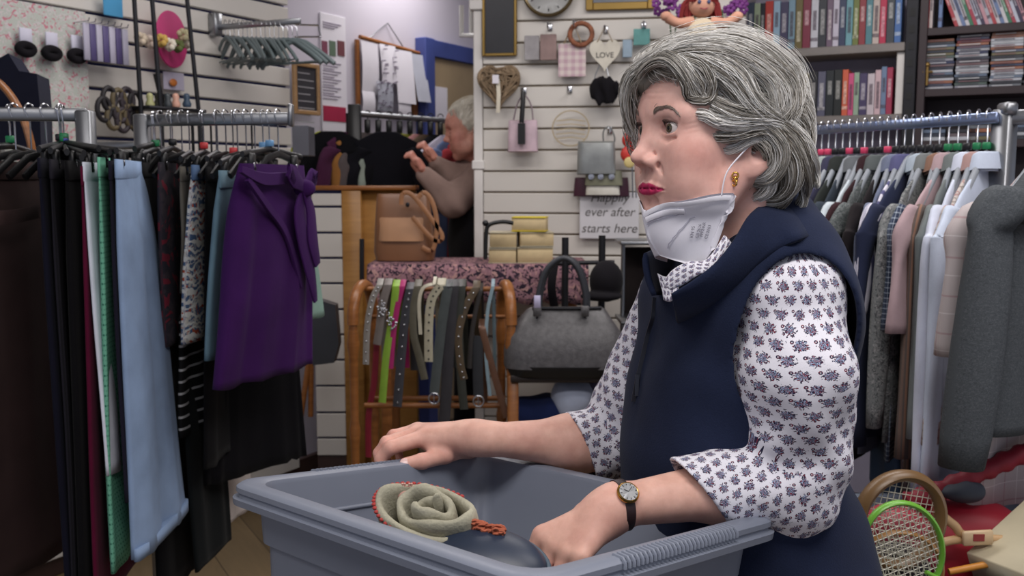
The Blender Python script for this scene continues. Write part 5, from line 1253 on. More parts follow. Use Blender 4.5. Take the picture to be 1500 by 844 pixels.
CARD = mat('striped_card', (206, 204, 220), .7)
def scrunchie(i, cx, cy, rx, desc):
    c = WL.hit(cx, cy, .06); o = thing('hair_scrunchie', c, desc, 'hair accessory', 'hair accessories on the floral board'); m = MB(); s_ = 4.0/1400*3.3/3.3
    Mx = Matrix.Rotation(WL.a, 4, 'Z'); torus(m, c, rx*.0024*.6, rx*.0024*.34, M=Mx, n=30, m=9, sz=.55)
    for k in range(24): a = k*.2618; p = c+np.array(Mx @ Vector((math.cos(a)*rx*.0024*.62, .0, math.sin(a)*rx*.0024*.36))); m.ellip(p, rx*.0024*.30, n=8, m=6)
    m.build('ruffle', F_('black_velvet', (24, 22, 26)), o); m = MB(); u, z = WL.loc(WL.hit(cx, cy-18, .05)); m.pbox(WL, u-.022, u+.022, z-.03, z+.028, .045, .052, .002); m.build('card_tag', CARD, o)
scrunchie(0, 38, 72, 17, 'black ruffled hair scrunchie on a pale card, leftmost on the floral board'); scrunchie(1, 76, 78, 17, 'dark grey round hair scrunchie on a card, middle of the three on the floral board'); scrunchie(2, 113, 82, 17, 'black hair clip on a striped card, rightmost of three on the floral board')
for i in range(7):                                # packs of hair bands
    x = 128+i*9.5; c = WL.hit(x, 55+i*1.5, .09); u, z = WL.loc(c); o = thing('hair_band_card', c, '%s hair band card, %s from the left beside the pink disc' % ('violet' if i % 2 else 'pale grey', ordn[i]), 'hair accessory', 'hair band cards')
    m = MB(); m.pbox(WL, u-.012, u+.012, z-.075, z+.05, .08, .088, .002); m.build('card', mat('card_violet' if i % 2 else 'card_pale', (84, 74, 120) if i % 2 else (176, 172, 190), .6), o)
    m = MB(); m.tube([WL.w(u, z+.055, .0), WL.w(u, z+.055, .10), WL.w(u, z+.066, .105)], .002, 6); m.build('peg_hook', CHROME, o)
o, _ = upbox(WL, 'blue_leaflet', 'bright blue and yellow leaflet on the left wall, top', 'leaflet', (152, -8, 180, 24), mat('cyan_leaflet', (70, 150, 196), .5), .03, .006)
c = WL.hit(250, 58, .045); m = MB(); m.lathe([(.0001, 0), (.104, 0), (.106, .003), (.104, .008), (.0001, .008)], M=Matrix.Translation([float(v) for v in c]) @ Matrix.Rotation(WL.a+.32, 4, 'Z') @ Matrix.Rotation(math.pi/2, 4, 'X'), n=48)
o = m.build('pink_display_disc', mat('magenta_card', (186, 44, 110), .5)); tag(o, 'round magenta card disc on the left wall behind the flower hair bands', 'display disc')
for i, (x, y, rgb) in enumerate(((208, 58, (206, 190, 168)), (222, 62, (214, 196, 182)), (238, 60, (196, 160, 84)), (250, 66, (214, 206, 190)), (262, 68, (90, 100, 54)), (270, 52, (196, 188, 150)), (276, 62, (206, 200, 180)))):
    c = WL.hit(x, y, .10); m = MB()
    for k in range(7): a = k*.9; m.ellip(c+np.array([math.cos(a)*.014, -.01+.006*math.sin(a*2), math.sin(a)*.014]), (.012, .010, .012), n=8, m=6)
    o = m.build('flower_hair_clip', mat('petal%d' % i, rgb, .8)); tag(o, '%s fabric flower hair clip, %s from the left in front of the pink disc' % (('cream', 'blush', 'mustard', 'white', 'olive green', 'straw', 'ivory')[i], ordn[i]), 'hair accessory', 'flower hair clips')
for i, (x, y) in enumerate(((160, 145), (174, 148), (186, 146), (198, 152), (166, 172), (180, 176), (152, 160), (192, 170), (176, 162), (200, 176))):
    c = WL.hit(x, y, .10); m = MB(); torus(m, c, .026, .009, M=Matrix.Rotation(WL.a, 4, 'Z'), n=20, m=8, sz=1.5); o = m.build('hair_band', mat('band%d' % (i % 3), ((34, 30, 34), (96, 84, 60), (52, 44, 50))[i % 3], .6)); tag(o, 'looped dark hair band on the left wall hooks, %s of ten below the cards' % ordn[i], 'hair accessory', 'looped hair bands')
# black grid display stand with little shelf of ornaments
st = thing('display_stand', WL.hit(250, 160, .18)*np.array([1, 1, 0]), 'tall black tubular display stand before the pink disc', 'display stand')
for xa, ya, xb, yb in ((196, -10, 207, 168), (273, -10, 292, 172), (222, -10, 236, 168)):
    m = MB(); m.tube([WL.hit(xa, ya, .16), WL.hit(xb, yb, .16), WL.hit(xb, yb, .16)*np.array([1, 1, 0])], .0085, 8); m.build('post', DKMETAL, st)
u0, u1, z0, z1 = WL.rect(208, 158, 292, 163, .16); m = MB(); m.pbox(WL, u0, u1, z0, z1, .08, .20, .002); m.build('shelf', DKMETAL, st)
for i, (x, rgb) in enumerate(((220, (170, 170, 120)), (232, (60, 60, 50)), (246, (60, 66, 70)), (258, (210, 160, 140)), (274, (50, 70, 90)))):
    c = WL.hit(x, 157, .14); m = MB(); m.lathe([(.0001, 0), (.014, 0), (.017, .012), (.010, .026), (.013, .038), (.009, .048), (.0001, .052)], c=c, n=14); o = m.build('ornament', mat('ornament%d' % i, rgb, .4)); tag(o, '%s small ornament on the black stand shelf, %s from the left' % (('straw-coloured', 'dark olive', 'slate', 'pink and white', 'navy')[i], ordn[i]), 'ornament', 'ornaments on the black stand')
o, _ = upbox(WL, 'picture_card', 'small card with an orange pumpkin-like picture below the pink disc', 'card', (240, 106, 270, 132), mat('card_lilac', (178, 172, 190), .6), .01, .006)
c = WL.hit(254, 121, .026); m = MB(); m.ellip(c, (.018, .005, .014), M=Matrix.Rotation(WL.a, 4, 'Z')); o = m.build('orange_badge', mat('orange_badge', (190, 110, 40), .5)); tag(o, 'orange round badge stuck on the small lilac card', 'badge')
m = MB(); m.tube([WL.hit(228, 108, .12), WL.hit(240, 160, .12)], .010, 8); o = m.build('umbrella', BLKPLA); tag(o, 'dark folded stick leaning behind the ornaments', 'stick')
# wall arm with the cluster of grey hangers
o = thing('wall_rail', WL.hit(340, 38, .1), 'short chrome wall rail holding the cluster of empty grey hangers', 'wall rail')
a_, b_ = WL.hit(318, 34, .02), WL.hit(440, 37, .42); m = MB(); m.box((np.array(a_)+b_)/2, (np.linalg.norm(b_-a_), .012, .022), rz=math.atan2((b_-a_)[1], (b_-a_)[0]), bev=.002); m.build('bar', STEEL, o)
m = MB(); u, z = WL.loc(a_); m.pbox(WL, u-.02, u+.02, z-.05, z+.04, -.01, .03, .003); m.build('bracket', STEEL, o)
m = MB(); m.tube([WL.hit(432, 36, .38), WL.hit(466, 37, .42), WL.hit(470, 54, .42), WL.hit(432, 54, .38)], .004, 6); m.build('wire_end', CHROME, o)
ph = thing('plastic_hanger', (0, 0, 0), 'x', 'clothes hanger', 'cluster of grey hangers'); m = MB()
dS = np.array([.40, -.92, 0]); dS /= np.linalg.norm(dS)
hm = MB(); hm.tube([(0, 0, 0), (0, 0, .045)]+[(-.014*math.cos(a)+.0, 0, .055+.014*math.sin(a)) for a in np.linspace(0, 3.3, 7)], .0018, 6)
am = MB(); am.tube(spline([(-.165, 0, -.098), (-.10, 0, -.050), (0, 0, 0), (.10, 0, -.050), (.165, 0, -.098)], 11), .009, 8, flat=.6, up=(0, 1, 0)); am.tube([(-.15, 0, -.090), (.15, 0, -.090)], .003, 6)
H1 = hm.build('hook', CHROME, ph, world=False); H2 = am.build('arms', GREYHANG, ph, world=False)
NH = 17
for i in range(NH):
    t = .10+.86*i/(NH-1); p = np.array(a_)+(b_-a_)*t+np.array([0, 0, -.055]); r_ = ph if i == 0 else ph.copy()
    if i: COL.objects.link(r_); 
    r_.location = [float(v) for v in p]; r_.rotation_euler = (0, 0, R(-52)+random.uniform(-.12, .12)+(.0 if i < 13 else .5))
    if i:
        for ch in (H1, H2): c_ = ch.copy(); c_.parent = r_; COL.objects.link(c_)
    r_['label'] = 'empty grey plastic hanger, %s along the wall rail cluster from the wall end' % ordn[i]
# chalkboard, poster, notices
def frameboard(P, name, label, cat, px, fw, fmat, imat, off, group=None):
    u0, u1, z0, z1 = P.rect(*px, off+.015); o = thing(name, P.w((u0+u1)/2, z0, off), label, cat, group)
    m = MB(); 
    for a in ((u0, u0+fw, z0, z1), (u1-fw, u1, z0, z1), (u0+fw, u1-fw, z0, z0+fw), (u0+fw, u1-fw, z1-fw, z1)): m.pbox(P, *a, off, off+.018, .003)
    m.build('frame', fmat, o, smooth=False); m = MB(); m.pbox(P, u0+fw*.9, u1-fw*.9, z0+fw*.9, z1-fw*.9, off, off+.010); m.build('panel', imat, o, smooth=False); return o, (u0, u1, z0, z1)
o, (u0, u1, z0, z1) = frameboard(WL, 'chalkboard', 'small wood-framed chalkboard with chalk writing on the left wall', 'chalkboard', (431, 92, 469, 168), .02, wood('pale_oak', (150, 116, 78), (170, 134, 92)), mat('slate_black', (46, 44, 50), .7), -.06+.06)
m = MB()
for k in range(8): w_ = (u1-u0-.06)*(.7+.3*math.sin(k*2.1)**2); m.pbox(WL, u0+.03, u0+.03+w_, z1-.05-k*.031, z1-.045-k*.031, .0102, .0112)
m.build('chalk_writing', mat('chalk', (150, 148, 152), .9), o, smooth=False)
o, (u0, u1, z0, z1) = upbox(WL, 'poster', 'tall white poster with three small photos and a crimson band, beside the chalkboard', 'poster', (471, 22, 508, 212), PAPER, -.058, .006)
def pp(mb, x0, y0, x1, y1, o0=-.052, o1=-.049): q = WL.rect(x0, y0, x1, y1, o1); mb.pbox(WL, *q, o0, o1)
po = o; WM[po.name] = Matrix.Identity(4)
m = MB(); pp(m, 474, 156, 507, 178); m.build('red_band', mat('crimson_print', (158, 30, 66), .6), po, smooth=False)
for x0, x1, rgb in ((472, 480, (120, 60, 80)), (483, 492, (90, 110, 90)), (495, 505, (110, 60, 66))): m = MB(); pp(m, x0, 60, x1, 82); m.build('small_photo', mat('photo%d' % x0, rgb, .5), po, smooth=False)
m = MB()
for k in range(3): pp(m, 474, 34+k*3, 500-k*5, 35.4+k*3)
m.build('heading_print', mat('grey_text', (150, 140, 158), .8), po, smooth=False)
m = MB()
for k in range(14): pp(m, 474, 92+k*4, 500-(k % 3)*5, 93.2+k*4)
m.build('body_print', mat('grey_text', (150, 140, 158), .8), po, smooth=False)
# hanging notice board with clipped sheets
nb = thing('notice_hanger', WL.hit(570, 75, .0), 'wooden hanging bar on a wire triangle carrying notices, left of the blue door frame', 'notice hanger')
m = MB(); m.tube([WL.hit(527, 54, -.035), WL.hit(617, 79, -.035)], .011, 8); m.build('wooden_bar', PINE, nb)
m = MB(); m.tube([WL.hit(540, 56, -.03), WL.hit(568, 34, -.05), WL.hit(590, 68, -.03)], .003, 6); m.build('wire', STEEL, nb)
m = MB(); pp(m, 524, 58, 528, 190, -.05, -.035); m.build('side_string', PINE, nb); m = MB(); pp(m, 606, 84, 612, 175, -.05, -.035); m.build('side_string', PINE, nb)
for i, (x0, y0, x1, y1, t_, lb) in enumerate(((529, 62, 553, 138, .0, 'tall white sheet of notes, leftmost on the wooden notice bar'), (556, 66, 578, 122, .3, 'white sheet with a speckled border, middle of the notice bar'), (577, 74, 602, 152, .5, 'long white sheet curling forward, right of the middle on the notice bar'), (603, 80, 620, 150, .8, 'greyish translucent sleeve of papers at the right of the notice bar'), (530, 134, 548, 165, 0, 'small white sheet low at the left under the notice bar'), (552, 120, 574, 162, 0, 'grey printed sheet under the middle notice'), (582, 142, 600, 176, 0, 'white slip hanging lowest under the notice bar'))):
    off = -.030+.004*i; u0, u1, z0, z1 = WL.rect(x0, y0, x1, y1, off); vs = []; n = 8
    for side in (0, 1):
        for k in range(n+1):
            f = k/n; o_ = off+side*.0016+.05*t_*f*f+.008*math.sin(f*3); z = z1+(z0-z1)*f
            vs += [WL.w(u0, z, o_), WL.w(u1, z, o_+.01*t_)]
    b = 2*(n+1); fs = [(2*k, 2*k+1, 2*k+3, 2*k+2) for k in range(n)]+[(b+2*k+2, b+2*k+3, b+2*k+1, b+2*k) for k in range(n)]+[(2*k, 2*k+2, b+2*k+2, b+2*k) for k in range(n)]+[(2*k+3, 2*k+1, b+2*k+1, b+2*k+3) for k in range(n)]
    o = new_mesh('notice_sheet', vs, fs, PAPER if i not in (3, 5) else mat('greyish_paper', (176, 178, 190), .6), smooth=True); tag(o, lb, 'notice', 'notices on the wooden bar')
    if i in (1, 5):
        WM[o.name] = Matrix.Identity(4); m = MB(); rs = random.Random(i)
        for k in range(26):
            fx, fz = rs.random(), rs.random()
            if .25 < fx < .75 and i == 1: continue
            m.pbox(WL, u0+(u1-u0)*fx*.9, u0+(u1-u0)*fx*.9+.006, z0+(z1-z0)*fz, z0+(z1-z0)*fz+.005, off+.03*t_+.004, off+.05*t_+.02)
        m.build('printed_marks', mat('grey_text', (150, 140, 158), .8), o, smooth=False)
# grey waste box behind the middle rail
o, _ = upbox(Plane((-1.2, 3.9), 0), 'grey_box', 'plain grey metal box standing behind the hangers, left of the poster', 'box', (428, 184, 452, 228), mat('grey_metal_box', (96, 96, 104), .5, .3), .0, .12)
# ================================================================ cabinet, table, bags, belts
cabY = 4.2; PC = Plane((at(457, 300, cabY)[0], cabY), 0)
zc = at(480, 272, cabY)[2]; uw = PC.loc(PC.hit(503, 400))[0]; uE = PC.loc(PC.hit(607, 300))[0]
o = thing('slatted_cabinet', PC.w(.1, 0), 'cream slatted cabinet with blue grooves and wooden side, left of the brown bag', 'cabinet')
m = MB(); m.pbox(PC, uw, uw+.085, .0, zc-.02, -.11, .014, .003); m.pbox(PC, uw+.08, uE, .10, zc-.02, -.11, -.03, .003); m.build('wooden_side', wood('golden_beech', (150, 104, 50), (176, 128, 66), .4, (1, 1, 8)), o)
m = MB(); m.pbox(PC, -.01, uE+.01, zc-.02, zc, -.12, .02, .003); m.build('top', PINE, o)
m = MB(); zs = [PC.loc(PC.hit(480, y))[1] for y in (282, 303, 341, 378, 415, 453, 490, 527, 565, 604, 641, 668)]
for a, b in zip(zs[:-1], zs[1:]): m.pbox(PC, 0, uw, b+.005, a-.005, -.015, .010, .003)
m.build('slat_board', SLATM, o, smooth=False)
m = MB(); m.pbox(PC, .0, uw, .02, zc-.02, -.10, -.015); m.build('groove_backing', NAVYIN, o, smooth=False)
m = MB(); m.pbox(PC, .0, uw+.08, .0, zs[-1], -.10, .0); m.build('plinth', mat('dark_skirting', (60, 40, 36), .5), o, smooth=False)
m = MB(); m.tube([at(441, 610, 4.0), at(456, 500, 4.0), at(462, 440, 4.0)], .012, 8); m.tube([at(455, 610, 4.02), at(456, 500, 4.0)], .012, 8); o = m.build('wooden_easel_leg', PINE); tag(o, 'thin wooden upright between the skirts and the slatted cabinet', 'wooden upright')
m = MB(); q = [(0, .02), (.04, .07), (.10, .05), (.11, -.10), (.09, -.17), (.01, -.18)]
m.prism(q, .06, Matrix.Translation([float(v) for v in at(455, 465, 3.6)]) @ Matrix.Scale(1.0, 4)); o = m.build('leather_bag', mat('dark_leather', (50, 52, 58), .45)); tag(o, 'dark grey leather bag hanging at the right end of the purple skirt', 'bag')
# cloth-covered table
CLOTHP = patfab('pink_black_paisley_cloth', 'blotch', (142, 106, 114), (44, 36, 48), (172, 134, 130), s=.020, w=.15)
tf_ = 3.62; PT = Plane((at(538, 390, tf_)[0], tf_), 0); zt = atz(640, 388, 1)[2]; zt = at(640, 390, tf_)[2]; uT = PT.loc(PT.hit(862, 400))[0]
tbl = thing('display_table', PT.w(uT/2, 0), 'wooden display table under the pink and black patterned cloth', 'table')
m = MB(); m.pbox(PT, 0.01, uT-.01, zt-.04, zt-.006, -.34, -.012, .004); m.build('tabletop', PINE, tbl)
for u_ in (.06, uT-.06):
    for d_ in (-.06, -.30): m = MB(); m.pbox(PT, u_-.02, u_+.02, 0, zt-.04, d_-.02, d_+.02, .003); m.build('leg', PINE, tbl)
vs, fs, uvs = [], [], []; nu, nv = 60, 16
drop = zt-at(640, 446, tf_)[2]
for j in range(nv+1):
    for i in range(nu+1):
        u = uT*i/nu; s = j/nv*(.34+drop)
        if s < .34: p = PT.w(u, zt+.004, -.34+s)
        else: d = s-.34; p = PT.w(u, zt+.004-d-.006*math.sin(i*.9)*(d/drop), .012+.014*math.sin(u*26)*(d/drop)+.008*math.sin(u*51+1)*(d/drop))
        vs.append(p); uvs.append((u, s))
for j in range(nv):
    for i in range(nu): a = j*(nu+1)+i; fs.append((a, a+1, a+nu+2, a+nu+1))
n0 = len(vs); 
o = new_mesh('patterned_tablecloth', vs, fs, CLOTHP, uv=uvs, ang=None); sm = o.modifiers.new('thickness', 'SOLIDIFY'); sm.thickness = .003; tag(o, 'pink and black patterned cloth draped over the display table behind the belts', 'tablecloth')
m = MB(); m.tube([at(530, 412, 3.55), at(530, 350, 3.55)], .009, 8); o = m.build('metal_upright', DKMETAL); tag(o, 'short dark metal upright at the left end of the patterned cloth', 'upright')
# brown bucket bag with straps
LTH = mat('tan_leather', (150, 104, 70), .42, var=.12, vs=20, bump=.1, bs=500); LTH2 = mat('dark_tan_leather', (118, 78, 50), .42, var=.1)
bg = thing('tote_bag', at(598, 378, 3.82), 'tan brown leather tote bag standing on the patterned cloth', 'handbag')
def bagloft(Yc, cols, depth, name, mtl, parent, n=30, sq=.35):
    rr = []
    for (y, x0, x1, dk) in cols:
        a, b = at(x0, y, Yc), at(x1, y, Yc); c = (a+b)/2; hw_ = (b[0]-a[0])/2; rr.append([(c[0]+hw_*math.copysign(abs(math.cos(q))**sq, math.cos(q)), Yc+depth*dk*math.copysign(abs(math.sin(q))**.6, math.sin(q)), c[2]) for q in np.linspace(0, 2*math.pi, n, endpoint=False)])
    m = MB(); m.loft(rr[::-1]); return m.build(name, mtl, parent, ang=40)
bagloft(3.80, [(284, 553, 627, .35), (290, 552, 629, .5), (330, 550, 634, .85), (368, 549, 638, 1), (380, 552, 636, 1)], .07, 'body', LTH2, bg)
bagloft(3.80, [(318, 556, 624, .78), (320, 555, 626, .80), (350, 554, 628, .95), (352, 555, 627, .95)], .078, 'front_band', mat('light_tan_leather', (176, 132, 98), .45), bg)
for pts in (((588, 300), (590, 284), (604, 286), (630, 318), (648, 346), (636, 352), (604, 318)), ((612, 290), (622, 282), (634, 298), (640, 330), (634, 366), (618, 362))):
    m = MB(); m.strap(spline([at(x, y, 3.71) for x, y in pts], 26), .018, .004, [(.8, 0, .6)]*26); m.build('strap', LTH, bg)
m = MB(); m.ellip(at(597, 300, 3.72), (.008, .004, .010)); m.build('clasp', DKMETAL, bg)
# stack of paperbacks on the table with yellow-covered top one
PG = mat('page_edges', (206, 184, 142), .8, var=.06, vs=40)
def pbstack(x0, y0, x1, y1, Yd, label, cov, rz=0., name='paperback_book', deep=.12):
    a, b = at(x0, y1, Yd), at(x1, y0, Yd); w, h = b[0]-a[0], b[2]-a[2]; c = (a+b)/2; o = thing(name, (c[0], Yd, a[2]), label, 'book', 'paperbacks on the patterned cloth')
    m = MB(); m.box((c[0], Yd+deep/2, c[2]), (w, deep, h*.86), rz=rz, bev=.002); m.build('page_block', PG, o)
    m = MB(); m.box((c[0], Yd+deep/2-.002, b[2]-h*.04), (w*1.02, deep*1.02, h*.05), rz=rz); m.box((c[0], Yd+deep/2-.002, a[2]+h*.04), (w*1.02, deep*1.02, h*.05), rz=rz); m.build('cover', mat('cover_'+cov, {'yellow': (222, 200, 40), 'cream': (196, 186, 160), 'dark': (50, 50, 56)}[cov], .5), o)
    return o
pbstack(716, 364, 756, 386, 3.66, 'thick book, bottom left of the stack on the patterned cloth', 'cream'); pbstack(757, 362, 809, 386, 3.66, 'thick book, bottom right of the stack on the patterned cloth', 'cream', .05)
pbstack(718, 340, 757, 363.5, 3.66, 'thick book, second layer left in the stack', 'cream', -.03); pbstack(760, 340, 809, 361.5, 3.66, 'thick book, second layer right in the stack', 'cream', .1)
pbstack(752, 318, 802, 339.5, 3.66, 'book with a bright yellow cover on top of the stack', 'yellow', -.12)
m = MB(); m.tube(spline([at(711, 380, 3.62), at(712, 345, 3.62), at(716, 330, 3.62), at(735, 325, 3.62), at(752, 327, 3.62)], 18), .008, 8); m.ellip(at(711, 327, 3.62), .012); o = m.build('black_cable', BLKPLA); tag(o, 'black curved handle looping round the book stack', 'strap')
# wooden towel-rail stand of belts
bY = 3.3; BR = thing('belt_stand', at(633, 600, bY)*np.array([1, 1, 0]), 'turned varnished pine towel-rail stand hung with belts, in front of the patterned cloth', 'belt stand')
for xs in (536, 737):
    inner = 1 if xs < 600 else -1
    for side, dY in ((0, -.10), (1, .12)):
        x = xs; z = at(x, 470, bY)[2]; base = at(x-12*inner if side == 0 else x+3*inner, 470, bY); prof = []; 
        H = base[2]
        for zf, r_ in ((0, .012), (.03, .016), (.06, .012), (.25, .013), (.28, .018), (.31, .013), (.55, .015), (.60, .020), (.64, .014), (.88, .016), (.93, .022), (1, .014)): prof.append((r_, zf*H))
        m = MB(); m.lathe(prof, c=(base[0], bY+dY, 0), n=16); m.build('turned_leg', PINE, BR)
    c = at(xs, 448, bY); m = MB(); pts = [np.array([at(xs-12*inner, 470, bY)[0], bY-.10, at(0, 470, bY)[2]])]; 
    A0 = np.array([at(xs-12*inner, 470, bY)[0], bY-.10, 0]); A1 = np.array([at(xs+3*inner, 470, bY)[0], bY+.12, 0]); zb, ztp = at(0, 470, bY)[2], at(0, 418, bY)[2]
    arc = [A0*(1-(1-math.cos(a))/2)+A1*((1-math.cos(a))/2)+np.array([0, 0, zb+(ztp-zb)*math.sin(a)**.8]) for a in np.linspace(0, math.pi, 15)]
    m.tube(arc, .020, 10); m.build('bent_end', PINE, BR)
for y, dY, r_ in ((424, .01, .009), (468, .07, .007), (594, .0, .010), (594, .11, .010)):
    m = MB(); m.tube([np.array([at(534, y, bY)[0], bY+dY, at(0, y, bY)[2]]), np.array([at(740, y, bY)[0], bY+dY, at(0, y, bY)[2]])], r_, 10); m.build('rail', PINE, BR)
def belt(i, pts, w, rgb, label, kind=None, dY=None, back=True, nm='belt'):
    K = 24; Yb = bY-.03-.002*i if dY is None else bY+dY; P = spline([at(x, y, Yb) for x, y in pts], K); t = mat('belt_%d' % i, rgb, .45, var=.12, vs=30) if kind != 'metal' else mat('belt_%d' % i, rgb, .3, .8, var=.3, vs=200)
    o = thing(nm, P[-1], label, 'belt', 'belts on the pine stand'); top = P[0]; back_p = [np.array([top[0]+.004, bY+.05, top[2]-.30]), np.array([top[0], bY+.035, top[2]-.01]), np.array([top[0], bY+.01, top[2]+.018])] if back else []
    PP = back_p+list(P); m = MB(); m.strap(PP, w, .004, (1, -.15, 0)); m.build('leather', t, o); e = P[-1]
    if kind == 'buckle':
        m = MB(); torus(m, e-np.array([0, .006, .018]), .019, .003, n=20, m=8, sz=1.0, sx=.95); m.tube([e-np.array([0, .008, .0]), e-np.array([0, .010, .036])], .002, 6); m.build('buckle', CHROME, o)
    if kind == 'studs':
        m = MB()
        for k in range(2, K-1, 2): m.ellip(P[k]-np.array([0, .003, 0]), (.0035, .002, .0035), n=8, m=6)
        m.build('studs', CHROME if i != 7 else DKMETAL, o)
    if kind == 'jewel':
        m = MB(); rs = random.Random(i); c = P[K//3+1]
        for k in range(22): a = rs.random()*6.28; r_ = rs.random()**.5; m.ellip(c+np.array([math.cos(a)*.017*r_, -.006, math.sin(a)*.032*r_]), (.004, .003, .004), n=6, m=5)
        m.build('jewelled_buckle', CHROME, o)
    return o
belt(0, [(556, 418), (545, 440), (538, 480), (536, 534)], .022, (150, 146, 140), 'silver studded belt, leftmost on the stand', 'studs')
belt(1, [(568, 418), (560, 448), (556, 480), (552, 505)], .028, (120, 112, 108), 'grey belt with a sparkling jewelled buckle, second from left', 'jewel')
belt(2, [(580, 420), (576, 460), (566, 520), (560, 590)], .026, (134, 172, 58), 'lime green belt with a jewelled oval buckle', 'jewel')
belt(3, [(589, 420), (582, 450), (576, 490), (572, 540)], .020, (168, 34, 104), 'magenta pink belt beside the lime green one')
belt(4, [(601, 424), (594, 460), (588, 520), (582, 596)], .032, (58, 58, 64), 'wide black woven belt right of the pink belt', 'studs')
belt(5, [(552, 500), (548, 560), (540, 610), (540, 670)], .022, (132, 26, 46), 'crimson belt hanging low at the left of the stand', dY=.02, back=False)
belt(6, [(612, 420), (606, 450), (606, 490), (616, 530), (622, 556)], .026, (92, 88, 74), 'olive grey twisted belt, centre left of the stand')
belt(7, [(646, 418), (632, 440), (628, 480), (628, 530)], .030, (176, 170, 148), 'cream belt with dark eyelets in the middle of the stand', 'studs')
belt(8, [(636, 416), (620, 422), (614, 445), (616, 490)], .012, (196, 190, 170), 'thin cream belt looping over the rail')
belt(9, [(656, 420), (648, 470), (642, 520), (636, 576)], .034, (72, 78, 78), 'slate grey belt hanging to a slide buckle', 'buckle')
belt(10, [(664, 420), (658, 500), (652, 600), (648, 640)], .040, (48, 46, 50), 'wide charcoal fabric belt, longest in the middle')
belt(11, [(676, 420), (672, 480), (676, 560), (680, 600)], .030, (52, 54, 48), 'dark olive belt right of the charcoal one')
belt(12, [(698, 422), (682, 450), (672, 490), (674, 530), (680, 556)], .026, (84, 70, 52), 'studded brown and gold belt curving left', 'studs')
belt(13, [(704, 426), (696, 460), (690, 500), (688, 540)], .016, (46, 42, 40), 'thin dark belt behind the studded brown one')
belt(14, [(700, 492), (700, 540), (701, 580)], .036, (42, 44, 48), 'black belt with a square silver buckle', 'buckle', back=False)
belt(15, [(722, 420), (714, 460), (712, 520), (718, 580)], .012, (134, 156, 166), 'thin pale blue and white striped belt by the right end')
belt(16, [(706, 480), (716, 520), (730, 570), (742, 612)], .024, (104, 72, 54), 'brown leather belt slanting right across the stand')
m = MB(); pts = [at(x, y, 3.6) for x, y in ((500, 640), (560, 650), (700, 640), (760, 620))]; 
# blue jeans heap and white cloth behind, on a low shelf
def heap(name, label, cat, cx, cy, Yd, r, mtl, seed, group=None, flat=.6):
    c = at(cx, cy, Yd); rs = np.random.default_rng(seed); K = rs.normal(size=(6, 3))*14
    def f(P):
        Q = P-c; d = ell(P, c, (r[0], r[1], r[2])); w = sum(np.sin(Q@k+i) for i, k in enumerate(K)); return d+.006*w
    V, F = sculpt(f, c-np.array(r)*1.35, c+np.array(r)*1.35, max(r)/22); o = new_mesh(name, relax(V, F, 2), F, mtl, ang=None); return tag(o, label, cat, group)
sh = thing('low_shelf', at(800, 600, 3.45)*np.array([1, 1, 0]), 'low wooden shelf unit under the grey handbag', 'shelf unit')
zsh = at(800, 548, 3.2)[2]; 
for (x0, x1, zz, hh) in ((748, 905, zsh, .025), (748, 905, zsh-.36, .02)):
    a, b = at(x0, 548, 3.2), at(x1, 548, 3.2); m = MB(); m.box(((a[0]+b[0])/2, 3.30, zz-hh/2), (b[0]-a[0], .26, hh), bev=.003); m.build('shelf', mat('dark_shelf', (44, 36, 34), .5), sh)
for x in (752, 901):
    for dy in (3.20, 3.40): a = at(x, 548, 3.2); m = MB(); m.box((a[0], dy, zsh/2), (.035, .035, zsh-.01), bev=.003); m.build('leg', PINE, sh)
heap('folded_jeans', 'dark blue folded clothes heaped on the low shelf under the grey handbag', 'clothes', 790, 606, 3.32, (.10, .10, .07), F_('deep_blue_denim', (30, 40, 78)), 3)
heap('white_cloth', 'pale blue-white crumpled cloth on the low shelf, right of the dark blue clothes', 'clothes', 838, 580, 3.30, (.085, .10, .075), F_('pale_bluewhite', (176, 184, 204)), 4)
heap('lilac_cloth', 'dull lilac crumpled cloth at the right end of the low shelf', 'clothes', 874, 584, 3.34, (.06, .08, .07), F_('dull_lilac', (120, 112, 136)), 5)
# the grey snakeskin handbag
GB = mat('grey_snakeskin', (84, 82, 84), .38, var=.25, vs=60, bump=.5, bs=260)
hb_ = thing('handbag', at(826, 545, 3.24), 'large grey snakeskin-look handbag with two looped handles, right of the belts', 'handbag')
bagloft(3.24, [(450, 778, 882, .20), (453, 772, 887, .30), (470, 756, 898, .60), (490, 741, 912, .9), (512, 738, 914, 1), (532, 738, 914, 1.05), (535, 739, 913, 1.05)], .085, 'body', GB, hb_, sq=.35)
bagloft(3.24, [(531, 739, 913, 1.06), (545, 742, 910, 1.02), (548, 750, 900, .95)], .087, 'base', BLKPLA, hb_, sq=.55)
m = MB(); m.tube(spline([at(780, 451, 3.22), at(800, 452, 3.215), at(850, 452, 3.215), at(881, 451, 3.22)], 16), .006, 8); m.build('zip', DKMETAL, hb_)
for dY, dx in ((-.045, 0), (.03, 3)):
    m = MB(); m.tube(spline([at(787+dx, 462, 3.24+dY), at(789+dx, 430, 3.24+dY), at(800+dx, 396, 3.24+dY), at(824+dx, 378, 3.24+dY), at(845+dx, 392, 3.24+dY), at(857+dx, 430, 3.24+dY), at(857+dx, 462, 3.24+dY)], 30), .0095, 8); m.build('handle', mat('dark_leather', (50, 52, 58), .45), hb_)
for x in (787, 857): m = MB(); m.box(at(x, 456, 3.185), (.028, .012, .036), bev=.003); m.build('handle_tab', GB, hb_)
m = MB(); m.box(at(787, 442, 3.18), (.022, .004, .042), bev=.001); m.build('price_tag', mat('violet_tag', (190, 184, 214), .5), hb_)
